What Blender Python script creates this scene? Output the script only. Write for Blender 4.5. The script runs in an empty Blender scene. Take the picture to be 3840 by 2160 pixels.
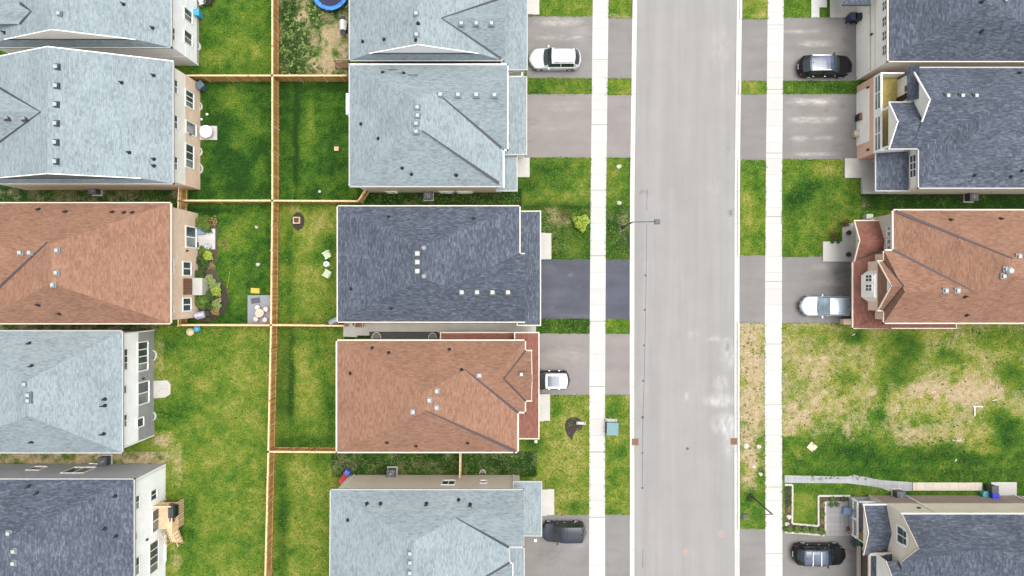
import bpy, bmesh, math, random
import numpy as np
from mathutils import Vector, Matrix
random.seed(7)
rng = np.random.default_rng(11)
S = bpy.context.scene
COL = S.collection
R = math.radians

# ---------------------------------------------------------------- camera, sky, sun, exposure
H = 62.0            # drone height above the street
PX = 40.0           # photograph pixels per metre on the ground
cam = bpy.data.cameras.new('camera')
cam.sensor_width = 36.0
cam.lens = 36.0 * H * PX / 3840.0
cam.clip_end = 2000
camo = bpy.data.objects.new('camera', cam)
COL.objects.link(camo)
camo.location = (0, 0, H)
S.camera = camo

world = bpy.data.worlds.new('World')
S.world = world
world.use_nodes = True
wn = world.node_tree
wn.nodes.clear()
sky = wn.nodes.new('ShaderNodeTexSky')
sky.sky_type = 'NISHITA'
sky.sun_disc = False
SUN_EL, SUN_AZ = R(77), R(72)      # azimuth clockwise from +Y (top of the picture)
sky.sun_elevation = SUN_EL
sky.sun_rotation = SUN_AZ
sky.dust_density = 6.0
sky.air_density = 1.0
hs = wn.nodes.new('ShaderNodeHueSaturation')
hs.inputs['Saturation'].default_value = 0.25
bg = wn.nodes.new('ShaderNodeBackground')
bg.inputs['Strength'].default_value = 0.15
wo = wn.nodes.new('ShaderNodeOutputWorld')
wn.links.new(sky.outputs[0], hs.inputs['Color'])
wn.links.new(hs.outputs[0], bg.inputs['Color'])
wn.links.new(bg.outputs[0], wo.inputs['Surface'])
sun = bpy.data.lights.new('sun', 'SUN')
sun.energy = 0.5
sun.angle = R(40)
sun.color = (1.0, 0.965, 0.91)
suno = bpy.data.objects.new('sun', sun)
COL.objects.link(suno)
sd = Vector((math.sin(SUN_AZ) * math.cos(SUN_EL), math.cos(SUN_AZ) * math.cos(SUN_EL), math.sin(SUN_EL)))
suno.rotation_euler = (-sd).to_track_quat('-Z', 'Y').to_euler()
suno.location = sd * 80
S.view_settings.view_transform = 'Standard'
S.view_settings.look = 'None'
S.view_settings.gamma = 1.0
S.view_settings.exposure = 1.2

# ---------------------------------------------------------------- geometry helpers
def P(px, py, h=0.0):
    k = (H - h) / H / PX
    return Vector(((px - 1920) * k, (1080 - py) * k, h))

class MB:
    def __init__(s):
        s.v = []; s.f = []; s.uv = []; s.m = []; s.sm = []
    def add(s, pts, faces, mi=0, uv=None, smooth=False):
        o = len(s.v)
        s.v += [Vector(p) for p in pts]
        for i, f in enumerate(faces):
            s.f.append([o + j for j in f]); s.m.append(mi); s.sm.append(smooth)
            s.uv.append(uv[i] if uv else None)
        return s
    def face(s, pts, mi=0):
        return s.add(pts, [list(range(len(pts)))], mi)
    def box(s, a, b, mi=0):
        x0, x1 = sorted((a[0], b[0])); y0, y1 = sorted((a[1], b[1])); z0, z1 = sorted((a[2], b[2]))
        p = [(x0,y0,z0),(x1,y0,z0),(x1,y1,z0),(x0,y1,z0),(x0,y0,z1),(x1,y0,z1),(x1,y1,z1),(x0,y1,z1)]
        return s.add(p, [(3,2,1,0),(4,5,6,7),(0,1,5,4),(1,2,6,5),(2,3,7,6),(3,0,4,7)], mi)
    def obox(s, c, sx, sy, sz, rz=0, mi=0, taper=1.0):
        """box standing on c, turned by rz"""
        ca, sa = math.cos(rz), math.sin(rz)
        p = []
        for z, t in ((0, 1), (sz, taper)):
            for x, y in ((-1,-1),(1,-1),(1,1),(-1,1)):
                X, Y = x*sx/2*t, y*sy/2*t
                p.append((c[0]+X*ca-Y*sa, c[1]+X*sa+Y*ca, c[2]+z))
        return s.add(p, [(3,2,1,0),(4,5,6,7),(0,1,5,4),(1,2,6,5),(2,3,7,6),(3,0,4,7)], mi)
    def tube(s, a, b, r, n=8, r2=None, mi=0):
        a = Vector(a); b = Vector(b); d = (b-a)
        if d.length < 1e-6: return s
        d.normalize()
        u = d.orthogonal().normalized(); w = d.cross(u)
        r2 = r if r2 is None else r2
        p = []
        for c, rr in ((a, r), (b, r2)):
            for i in range(n):
                t = 2*math.pi*i/n
                p.append(c + (u*math.cos(t)+w*math.sin(t))*rr)
        f = [(i, (i+1) % n, n+(i+1) % n, n+i) for i in range(n)]
        s.add(p, f, mi, smooth=True)
        s.add([p[i] for i in range(n)], [list(range(n))[::-1]], mi)
        s.add([p[n+i] for i in range(n)], [list(range(n))], mi)
        return s
    def lathe(s, c, prof, n=16, mi=0, cap=True):
        """prof: list of (radius, z)"""
        p = []
        for r, z in prof:
            for i in range(n):
                t = 2*math.pi*i/n
                p.append((c[0]+r*math.cos(t), c[1]+r*math.sin(t), c[2]+z))
        f = []
        for k in range(len(prof)-1):
            for i in range(n):
                f.append((k*n+i, k*n+(i+1) % n, (k+1)*n+(i+1) % n, (k+1)*n+i))
        s.add(p, f, mi, smooth=True)
        if cap: s.add(p[:n], [list(range(n))[::-1]], mi); s.add(p[-n:], [list(range(n))], mi)
        return s
    def seg(s, a, b, w, z0, z1, ext=0.0, mi=0):
        """upright bar along a-b (plan), z from z0 to z1 relative to the line's own height"""
        a = Vector(a); b = Vector(b); d = Vector((b.x-a.x, b.y-a.y, 0))
        if d.length < 1e-6: return s
        d.normalize(); n = Vector((-d.y, d.x, 0))*w/2
        a = a-d*ext; b = b+d*ext
        p = []
        for c in (a, b):
            for o, z in ((-n, z0), (n, z0), (n, z1), (-n, z1)):
                p.append(c+o+Vector((0, 0, z)))
        return s.add(p, [(0,1,2,3),(7,6,5,4),(0,4,5,1),(1,5,6,2),(2,6,7,3),(3,7,4,0)], mi)
    def prism(s, poly, z0, z1, mi=0):
        n = len(poly)
        p = [(q[0], q[1], z0) for q in poly]+[(q[0], q[1], z1) for q in poly]
        f = [list(range(n))[::-1], list(range(n, 2*n))]+[(i, (i+1) % n, n+(i+1) % n, n+i) for i in range(n)]
        return s.add(p, f, mi)
    def build(s, name, mat, parent=None, local=False, loc=None, fix=False):
        me = bpy.data.meshes.new(name)
        if local: o = Vector((0, 0, 0))
        elif parent is not None: o = WL[parent.name]
        else:
            xs = [v.x for v in s.v]; ys = [v.y for v in s.v]; zs = [v.z for v in s.v]
            o = Vector(((min(xs)+max(xs))/2, (min(ys)+max(ys))/2, min(zs)))
        me.from_pydata([tuple(v-o) for v in s.v], [], s.f)
        mats = mat if isinstance(mat, (list, tuple)) else [mat]
        for m in mats: me.materials.append(m)
        if len(mats) > 1: me.polygons.foreach_set('material_index', s.m)
        if any(s.sm): me.polygons.foreach_set('use_smooth', s.sm)
        if any(u is not None for u in s.uv):
            lay = me.uv_layers.new(name='UVMap'); li = 0; flat = []
            for f, u in zip(s.f, s.uv):
                flat += [c for q in (u or [(0, 0)]*len(f)) for c in q]
            lay.data.foreach_set('uv', flat)
        me.update()
        if fix:
            bm = bmesh.new(); bm.from_mesh(me)
            bmesh.ops.recalc_face_normals(bm, faces=bm.faces); bm.to_mesh(me); bm.free()
        ob = bpy.data.objects.new(name, me)
        COL.objects.link(ob)
        if parent is not None: ob.parent = parent
        else: ob.location = o if loc is None else loc
        WL[ob.name] = o
        return ob
WL = {}

def tag(o, label=None, cat=None, group=None, kind=None):
    if label: o['label'] = label
    if cat: o['category'] = cat
    if group: o['group'] = group
    if kind: o['kind'] = kind
    return o
def empty(name, loc, label, cat, group=None, rz=0.0):
    o = bpy.data.objects.new(name, None)
    COL.objects.link(o)
    o.location = loc; o.rotation_euler = (0, 0, rz); o.empty_display_size = 0.3
    WL[o.name] = Vector(loc)
    return tag(o, label, cat, group)
def copy_tree(o, parent=None):
    c = o.copy(); COL.objects.link(c)
    if parent is not None: c.parent = parent
    for ch in [x for x in ALLCH.get(o.name, [])]:
        copy_tree(ch, c)
    return c
ALLCH = {}
def index_children(root):
    ALLCH.clear()
    for o in COL.objects:
        if o.parent is not None: ALLCH.setdefault(o.parent.name, []).append(o)

# ---------------------------------------------------------------- materials
def newmat(name):
    m = bpy.data.materials.new(name); m.use_nodes = True
    nt = m.node_tree; b = nt.nodes['Principled BSDF']
    return m, nt, b
def nd(nt, t, **kw):
    n = nt.nodes.new(t)
    for k, v in kw.items(): setattr(n, k, v)
    return n
def math_n(nt, op, a, b=None, c=None):
    n = nt.nodes.new('ShaderNodeMath'); n.operation = op
    for i, x in enumerate((a, b, c)):
        if x is None: continue
        if isinstance(x, (int, float)): n.inputs[i].default_value = x
        else: nt.links.new(x, n.inputs[i])
    return n.outputs[0]
def mixc(nt, fac, a, b, mode='MIX'):
    n = nt.nodes.new('ShaderNodeMix'); n.data_type = 'RGBA'; n.blend_type = mode
    for i, x in ((0, fac), (6, a), (7, b)):
        if isinstance(x, (int, float)): n.inputs[i].default_value = x
        elif isinstance(x, (tuple, list)): n.inputs[i].default_value = (*x[:3], 1)
        else: nt.links.new(x, n.inputs[i])
    return n.outputs[2]
def noise(nt, vec, scale, detail=3, rough=0.55):
    n = nt.nodes.new('ShaderNodeTexNoise')
    n.inputs['Scale'].default_value = scale; n.inputs['Detail'].default_value = detail
    n.inputs['Roughness'].default_value = rough
    if vec is not None: nt.links.new(vec, n.inputs['Vector'])
    return n.outputs[0]
def ramp(nt, fac, stops, interp='LINEAR'):
    n = nt.nodes.new('ShaderNodeValToRGB'); n.color_ramp.interpolation = interp
    e = n.color_ramp.elements
    while len(e) < len(stops): e.new(0.5)
    for i, (p, c) in enumerate(stops):
        e[i].position = p
        e[i].color = (c, c, c, 1) if isinstance(c, (int, float)) else (*c, 1)
    nt.links.new(fac, n.inputs[0])
    return n.outputs[0]
def geo_pos(nt):
    return nt.nodes.new('ShaderNodeNewGeometry').outputs['Position']
def bump(nt, b, h, strength=0.3, dist=0.02):
    n = nt.nodes.new('ShaderNodeBump'); n.inputs['Strength'].default_value = strength
    n.inputs['Distance'].default_value = dist
    nt.links.new(h, n.inputs['Height']); nt.links.new(n.outputs[0], b.inputs['Normal'])

def plain(name, col, rough=0.6, var=0.12, scale=6.0, metal=0.0, spec=0.4, coat=0.0):
    """one colour, gently mottled"""
    m, nt, b = newmat(name)
    pos = geo_pos(nt)
    f = ramp(nt, noise(nt, pos, scale, 4), [(0.25, 1-var), (0.75, 1+var)])
    c = mixc(nt, 1.0, col, f, 'MULTIPLY')
    nt.links.new(c, b.inputs['Base Color'])
    b.inputs['Roughness'].default_value = rough; b.inputs['Metallic'].default_value = metal
    b.inputs['Specular IOR Level'].default_value = spec
    if coat: b.inputs['Coat Weight'].default_value = coat; b.inputs['Coat Roughness'].default_value = 0.05
    return m

def shingle(name, dark, mid, light, blotch=0.10):
    m, nt, b = newmat(name)
    uv = nt.nodes.new('ShaderNodeUVMap').outputs[0]
    sep = nd(nt, 'ShaderNodeSeparateXYZ'); nt.links.new(uv, sep.inputs[0])
    u, v = sep.outputs[0], sep.outputs[1]
    def layer(w, rh, off):
        row = math_n(nt, 'FLOOR', math_n(nt, 'DIVIDE', math_n(nt, 'ADD', v, off), rh))
        wn1 = nd(nt, 'ShaderNodeTexWhiteNoise', noise_dimensions='1D'); nt.links.new(row, wn1.inputs['W'])
        col = math_n(nt, 'FLOOR', math_n(nt, 'ADD', math_n(nt, 'DIVIDE', u, w), math_n(nt, 'MULTIPLY', wn1.outputs[0], 7.0)))
        cmb = nd(nt, 'ShaderNodeCombineXYZ'); nt.links.new(col, cmb.inputs[0]); nt.links.new(row, cmb.inputs[1])
        w2 = nd(nt, 'ShaderNodeTexWhiteNoise', noise_dimensions='2D'); nt.links.new(cmb.outputs[0], w2.inputs['Vector'])
        return w2.outputs[0]
    a = layer(0.42, 0.145, 0.0); c2 = layer(0.30, 0.145, 3.1)
    mp = nd(nt, 'ShaderNodeMapping'); nt.links.new(uv, mp.inputs[0]); mp.inputs['Scale'].default_value = (2.9, 8.5, 1)
    n1 = noise(nt, mp.outputs[0], 1.0, 3, 0.6); n0 = noise(nt, uv, 0.55, 5, 0.65)
    t = math_n(nt, 'ADD', math_n(nt, 'MULTIPLY', a, 0.22), math_n(nt, 'MULTIPLY', c2, 0.10))
    t = math_n(nt, 'ADD', t, math_n(nt, 'MULTIPLY', n1, 0.82))
    t = math_n(nt, 'ADD', t, math_n(nt, 'MULTIPLY', math_n(nt, 'SUBTRACT', n0, 0.5), 0.30))
    t = math_n(nt, 'SUBTRACT', t, 0.07)
    col = ramp(nt, t, [(0.20, dark), (0.50, mid), (0.84, light)])
    fr = math_n(nt, 'FRACT', math_n(nt, 'DIVIDE', v, 0.145))
    edge = ramp(nt, fr, [(0.0, 0.80), (0.16, 1.0), (1.0, 1.03)])
    col = mixc(nt, 1.0, col, edge, 'MULTIPLY')
    big = ramp(nt, noise(nt, uv, 0.22, 4, 0.6), [(0.3, 1-blotch), (0.7, 1+blotch)])
    col = mixc(nt, 1.0, col, big, 'MULTIPLY')
    nt.links.new(col, b.inputs['Base Color'])
    b.inputs['Roughness'].default_value = 0.9; b.inputs['Specular IOR Level'].default_value = 0.25
    bump(nt, b, math_n(nt, 'ADD', fr, math_n(nt, 'MULTIPLY', a, 0.6)), 0.35, 0.012)
    return m

def siding(name, col, course=0.18, dirt=0.06):
    m, nt, b = newmat(name)
    pos = geo_pos(nt)
    sep = nd(nt, 'ShaderNodeSeparateXYZ'); nt.links.new(pos, sep.inputs[0])
    fr = math_n(nt, 'FRACT', math_n(nt, 'DIVIDE', sep.outputs[2], course))
    e = ramp(nt, fr, [(0.0, 0.72), (0.12, 0.98), (1.0, 1.02)])
    c = mixc(nt, 1.0, col, e, 'MULTIPLY')
    d = ramp(nt, noise(nt, pos, 0.9, 5, 0.6), [(0.3, 1-dirt), (0.7, 1+dirt)])
    c = mixc(nt, 1.0, c, d, 'MULTIPLY')
    nt.links.new(c, b.inputs['Base Color']); b.inputs['Roughness'].default_value = 0.55
    bump(nt, b, fr, 0.25, 0.01)
    return m

def brickwork(name, c1, c2, mortar):
    m, nt, b = newmat(name)
    pos = geo_pos(nt)
    sep = nd(nt, 'ShaderNodeSeparateXYZ'); nt.links.new(pos, sep.inputs[0])
    cmb = nd(nt, 'ShaderNodeCombineXYZ')
    nt.links.new(math_n(nt, 'ADD', sep.outputs[0], sep.outputs[1]), cmb.inputs[0]); nt.links.new(sep.outputs[2], cmb.inputs[1])
    br = nd(nt, 'ShaderNodeTexBrick'); nt.links.new(cmb.outputs[0], br.inputs['Vector'])
    br.inputs['Color1'].default_value = (*c1, 1); br.inputs['Color2'].default_value = (*c2, 1)
    br.inputs['Mortar'].default_value = (*mortar, 1); br.inputs['Scale'].default_value = 1
    br.inputs['Brick Width'].default_value = 0.24; br.inputs['Row Height'].default_value = 0.08
    br.inputs['Mortar Size'].default_value = 0.008
    d = ramp(nt, noise(nt, pos, 0.7, 5, 0.6), [(0.3, 0.9), (0.7, 1.1)])
    c = mixc(nt, 1.0, br.outputs[0], d, 'MULTIPLY')
    nt.links.new(c, b.inputs['Base Color']); b.inputs['Roughness'].default_value = 0.85
    bump(nt, b, br.outputs['Fac'], -0.3, 0.008)
    return m

def asphalt(name, col, streak=0.08, speck=0.10, patch=0.08, axis='Y', stain=None):
    m, nt, b = newmat(name)
    pos = geo_pos(nt)
    mp = nd(nt, 'ShaderNodeMapping'); nt.links.new(pos, mp.inputs[0])
    mp.inputs['Scale'].default_value = (1, 0.05, 1) if axis == 'Y' else (0.09, 1, 1)
    s = ramp(nt, noise(nt, mp.outputs[0], 0.9, 5, 0.6), [(0.3, 1-streak), (0.7, 1+streak)])
    p = ramp(nt, noise(nt, pos, 0.35, 6, 0.65), [(0.3, 1-patch), (0.7, 1+patch)])
    g = ramp(nt, noise(nt, pos, 22, 3, 0.7), [(0.3, 1-speck), (0.7, 1+speck)])
    c = mixc(nt, 1.0, mixc(nt, 1.0, mixc(nt, 1.0, col, s, 'MULTIPLY'), p, 'MULTIPLY'), g, 'MULTIPLY')
    if stain:
        mp2 = nd(nt, 'ShaderNodeMapping'); nt.links.new(pos, mp2.inputs[0]); mp2.inputs['Scale'].default_value = (1, .35, 1) if axis == 'Y' else (.4, 1, 1)
        at = nd(nt, 'ShaderNodeAttribute'); at.attribute_name = 'stain'
        sp = nd(nt, 'ShaderNodeSeparateColor'); nt.links.new(at.outputs['Color'], sp.inputs[0])
        nz = ramp(nt, noise(nt, mp2.outputs[0], 2.2, 6, 0.75), [(0.38, 0.05), (0.66, 1.0)])
        c = mixc(nt, math_n(nt, 'MULTIPLY', sp.outputs[0], nz), c, stain)
        c = mixc(nt, math_n(nt, 'MULTIPLY', sp.outputs[1], nz), c, (0.035, 0.03, 0.028))
    nt.links.new(c, b.inputs['Base Color']); b.inputs['Roughness'].default_value = 0.9
    b.inputs['Specular IOR Level'].default_value = 0.25
    bump(nt, b, noise(nt, pos, 60, 2), 0.15, 0.005)
    return m

def concrete(name, col, joint=None, ax=1, var=0.05):
    m, nt, b = newmat(name)
    pos = geo_pos(nt)
    p = ramp(nt, noise(nt, pos, 0.8, 6, 0.65), [(0.3, 1-var), (0.7, 1+var)])
    g = ramp(nt, noise(nt, pos, 14, 4, 0.7), [(0.3, 1-var*0.8), (0.7, 1+var*0.6)])
    c = mixc(nt, 1.0, mixc(nt, 1.0, col, p, 'MULTIPLY'), g, 'MULTIPLY')
    if joint:
        sep = nd(nt, 'ShaderNodeSeparateXYZ'); nt.links.new(pos, sep.inputs[0])
        axes = (ax,) if isinstance(ax, int) else ax
        for A in axes:
            fr = math_n(nt, 'FRACT', math_n(nt, 'DIVIDE', math_n(nt, 'ADD', sep.outputs[A], 500.3), joint))
            e = ramp(nt, fr, [(0.0, 0.72), (0.03/joint, 0.74), (0.045/joint, 1.0)])
            c = mixc(nt, 1.0, c, e, 'MULTIPLY')
            wn_ = nd(nt, 'ShaderNodeTexWhiteNoise', noise_dimensions='1D'); nt.links.new(math_n(nt, 'FLOOR', math_n(nt, 'DIVIDE', math_n(nt, 'ADD', sep.outputs[A], 500.3), joint)), wn_.inputs['W'])
            c = mixc(nt, 1.0, c, ramp(nt, wn_.outputs[0], [(0.0, .93), (1.0, 1.04)]), 'MULTIPLY')
    nt.links.new(c, b.inputs['Base Color']); b.inputs['Roughness'].default_value = 0.85
    b.inputs['Specular IOR Level'].default_value = 0.25
    return m

def timber(name, c1, c2, rough=0.7):
    m, nt, b = newmat(name)
    pos = geo_pos(nt)
    w = nd(nt, 'ShaderNodeTexWhiteNoise', noise_dimensions='3D')
    sc = nd(nt, 'ShaderNodeVectorMath', operation='MULTIPLY'); nt.links.new(pos, sc.inputs[0]); sc.inputs[1].default_value = (6.6, 6.6, 0.0)
    fl = nd(nt, 'ShaderNodeVectorMath', operation='FLOOR'); nt.links.new(sc.outputs[0], fl.inputs[0]); nt.links.new(fl.outputs[0], w.inputs['Vector'])
    t = math_n(nt, 'ADD', math_n(nt, 'MULTIPLY', w.outputs[0], 0.6), math_n(nt, 'MULTIPLY', noise(nt, pos, 5, 4, 0.7), 0.4))
    c = ramp(nt, t, [(0.15, c1), (0.85, c2)])
    nt.links.new(c, b.inputs['Base Color']); b.inputs['Roughness'].default_value = rough
    b.inputs['Specular IOR Level'].default_value = 0.25
    return m

def glass(name, col=(0.03, 0.04, 0.045), rough=0.08):
    m, nt, b = newmat(name)
    pos = geo_pos(nt)
    c = mixc(nt, ramp(nt, noise(nt, pos, 0.7, 3), [(0.35, 0.0), (0.65, 1.0)]), col, tuple(x*2.2 for x in col))
    nt.links.new(c, b.inputs['Base Color']); b.inputs['Roughness'].default_value = rough
    b.inputs['Specular IOR Level'].default_value = 0.6
    return m

def leafmat(name, c1, c2, rough=0.6):
    m, nt, b = newmat(name)
    oi = nt.nodes.new('ShaderNodeNewGeometry')
    t = math_n(nt, 'ADD', math_n(nt, 'MULTIPLY', oi.outputs['Random Per Island'], 0.75), math_n(nt, 'MULTIPLY', noise(nt, oi.outputs['Position'], 3, 3), 0.25))
    nt.links.new(ramp(nt, t, [(0.1, c1), (0.9, c2)]), b.inputs['Base Color'])
    b.inputs['Roughness'].default_value = rough; b.inputs['Specular IOR Level'].default_value = 0.25
    return m

M = {}
M['pale_roof'] = shingle('pale_shingles', (0.108, 0.136, 0.146), (0.176, 0.214, 0.226), (0.236, 0.278, 0.288), 0.08)
M['slate_roof'] = shingle('slate_shingles', (0.027, 0.032, 0.045), (0.056, 0.066, 0.087), (0.130, 0.150, 0.180), 0.08)
M['brown_roof'] = shingle('brown_shingles', (0.122, 0.064, 0.042), (0.190, 0.102, 0.066), (0.250, 0.148, 0.100), 0.08)
M['red_roof'] = shingle('red_brown_shingles', (0.10, 0.040, 0.030), (0.155, 0.066, 0.048), (0.20, 0.095, 0.07), 0.10)
M['flash'] = plain('dark_flashing', (0.030, 0.034, 0.042), 0.6)
M['brown_flash'] = plain('brown_flashing', (0.050, 0.035, 0.038), 0.6)
M['white'] = plain('white_trim', (0.76, 0.75, 0.72), 0.5, 0.05)
M['gutter'] = plain('gutter_metal', (0.30, 0.30, 0.29), 0.5, 0.10)
M['cream'] = plain('cream_trim', (0.46, 0.41, 0.34), 0.55, 0.05)
M['white_siding'] = siding('white_siding', (0.86, 0.87, 0.89))
M['grey_siding'] = siding('grey_siding', (0.40, 0.40, 0.43))
M['beige_siding'] = siding('beige_siding', (0.66, 0.59, 0.50))
M['ivory_siding'] = siding('ivory_siding', (0.78, 0.75, 0.69))
M['dark_siding'] = siding('shaded_grey_siding', (0.20, 0.195, 0.195))  # shade on the wall between the houses is put into this colour
M['tan_brick'] = brickwork('tan_brick', (0.60, 0.42, 0.29), (0.66, 0.50, 0.37), (0.66, 0.57, 0.47))
M['grey_brick'] = brickwork('grey_brick', (0.20, 0.20, 0.205), (0.27, 0.27, 0.27), (0.31, 0.31, 0.31))
M['orange_brick'] = brickwork('orange_brick', (0.58, 0.31, 0.20), (0.64, 0.39, 0.27), (0.64, 0.52, 0.42))
M['brown_brick'] = brickwork('brown_brick', (0.21, 0.155, 0.13), (0.26, 0.20, 0.17), (0.28, 0.24, 0.21))
M['road'] = asphalt('road_asphalt', (0.198, 0.194, 0.188), 0.09, 0.05, 0.05, 'Y', (0.36, 0.355, 0.34))
M['drive_grey'] = asphalt('driveway_asphalt', (0.150, 0.143, 0.136), 0.06, 0.10, 0.12, 'X', (0.38, 0.36, 0.33))
M['drive_pink'] = asphalt('driveway_warm_asphalt', (0.168, 0.153, 0.146), 0.06, 0.10, 0.10, 'X', (0.36, 0.33, 0.30))
M['drive_dark'] = asphalt('driveway_sealed_asphalt', (0.058, 0.062, 0.078), 0.14, 0.16, 0.16, 'X', (0.12, 0.125, 0.14))
M['walk'] = concrete('sidewalk_concrete', (0.375, 0.367, 0.350), 1.525, 1, 0.05)
M['kerb'] = concrete('kerb_concrete', (0.41, 0.40, 0.385), 3.05, 1, 0.05)
M['gutterpan'] = concrete('gutter_concrete', (0.37, 0.365, 0.35), 3.05, 1, 0.05)
M['vent_pale'] = plain('pale_vent_metal', (0.26, 0.31, 0.32), .5, .06)
M['vent_base'] = plain('vent_base_metal', (0.10, 0.125, 0.135), .6, .08)
M['slab'] = concrete('slab_concrete', (0.36, 0.35, 0.32), None, 1, 0.08)
M['pavers'] = concrete('paver_concrete', (0.24, 0.25, 0.25), 0.6, (0, 1), 0.10)
M['stones'] = concrete('grey_paver_stones', (0.22, 0.215, 0.215), 0.45, (0, 1), 0.08)
M['fence'] = timber('fence_timber', (0.27, 0.135, 0.040), (0.50, 0.30, 0.120))
M['rail'] = timber('fence_rail_timber', (0.45, 0.32, 0.17), (0.56, 0.42, 0.25))
M['deck'] = timber('deck_timber', (0.44, 0.30, 0.17), (0.58, 0.43, 0.28))
M['yellow_deck'] = timber('yellow_deck_timber', (0.33, 0.255, 0.07), (0.42, 0.335, 0.12))
M['brown_wood'] = timber('brown_timber', (0.12, 0.06, 0.035), (0.19, 0.10, 0.06))
M['glass'] = glass('window_glass')
M['glass_pale'] = glass('window_glass_with_blinds', (0.10, 0.115, 0.115), 0.15)
M['black'] = plain('black_plastic', (0.012, 0.012, 0.014), 0.5)
M['rubber'] = plain('tyre_rubber', (0.014, 0.014, 0.015), 0.85)
M['steel'] = plain('brushed_steel', (0.45, 0.46, 0.48), 0.35, 0.05, metal=0.9)
M['greymetal'] = plain('grey_painted_metal', (0.16, 0.17, 0.18), 0.5)
M['darkmetal'] = plain('dark_painted_metal', (0.03, 0.032, 0.036), 0.45)
M['mulch'] = plain('dark_mulch', (0.030, 0.022, 0.018), 0.95, 0.5, 9)
M['soil'] = plain('garden_soil', (0.055, 0.042, 0.030), 0.95, 0.4, 8)
M['stone'] = plain('white_stone', (0.36, 0.345, 0.30), 0.85, 0.12, 4)
M['rust'] = plain('rusty_iron', (0.17, 0.085, 0.05), 0.8, 0.35, 8)
# ---------------------------------------------------------------- ground
def vnoise(X, Y, cell, seed):
    r = np.random.default_rng(seed)
    g = r.random((600, 900))
    x = (X+1200)/cell; y = (Y+1200)/cell
    xi = np.floor(x).astype(int); yi = np.floor(y).astype(int)
    fx = x-xi; fy = y-yi
    fx = fx*fx*(3-2*fx); fy = fy*fy*(3-2*fy)
    xi %= 899; yi %= 599
    a = g[yi, xi]; b = g[yi, xi+1]; c = g[yi+1, xi]; d = g[yi+1, xi+1]
    return (a*(1-fx)+b*fx)*(1-fy)+(c*(1-fx)+d*fx)*fy

LAWN = [  # x0, y0, x1, y1 (photo pixels), dryness, soil, dark green
 (640,-200,1024,292, .37,0,.05),(640,292,1024,752,.18,0,.20),(640,752,1022,1220,.30,0,.10),
 (380,1220,1012,1700,.57,.0,0),(380,1700,1006,2400,.53,0,0),
 (1024,-200,1312,292,.25,.45,.35),(1024,292,1312,752,.24,0,.16),(1022,752,1300,1222,.58,0,0),
 (1016,1222,1300,1690,.50,0,.05),(1006,1690,1300,2400,.55,0,0),
 (1940,-200,2230,66,.62,.05,0),(1970,286,2230,356,.46,0,.1),(1940,585,2224,775,.48,.0,.12),(1960,775,2222,980,.40,.14,.48),
 (1960,1190,2218,1256,.25,.0,.5),(1940,1470,2214,1935,.72,.0,0),
 (2270,-200,2380,72,.58,.1,0),(2270,290,2380,360,.66,.05,0),(2270,585,2380,775,.44,0,.05),(2270,775,2380,980,.32,.14,.62),
 (2262,1190,2372,1256,.45,0,0),(2262,1470,2372,1935,.62,0,0),
 (2776,-200,2884,76,.62,.1,0),(2776,300,2884,360,.58,0,0),(2770,595,2880,965,.57,.05,0),(2765,1205,2880,1640,.8,1.0,0),(2765,1640,2880,1830,.65,.65,0),(2765,1830,2880,1990,.42,0,.05),
 (2925,-200,3045,72,.44,0,0),(2925,296,3215,358,.36,0,.1),(2925,590,3280,970,.48,0,.05),
 (2925,1205,4100,1460,.70,.42,.05),(2925,1460,4100,1640,.74,.52,0),(2925,1640,4100,1800,.36,.05,.1),(2925,1800,3240,1990,.46,0,.05),
 (-200,690,700,757,.2,.3,.8),(1343,706,1960,772,.2,.2,.85),(1240,1690,2010,1790,.2,.25,.75),(3230,716,4100,788,.15,.15,.75),(-200,1690,640,1740,.5,.75,.3),
 (-200,1200,600,1245,.3,.4,.6),(1290,1240,1660,1290,.1,.1,1.0),
]
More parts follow.
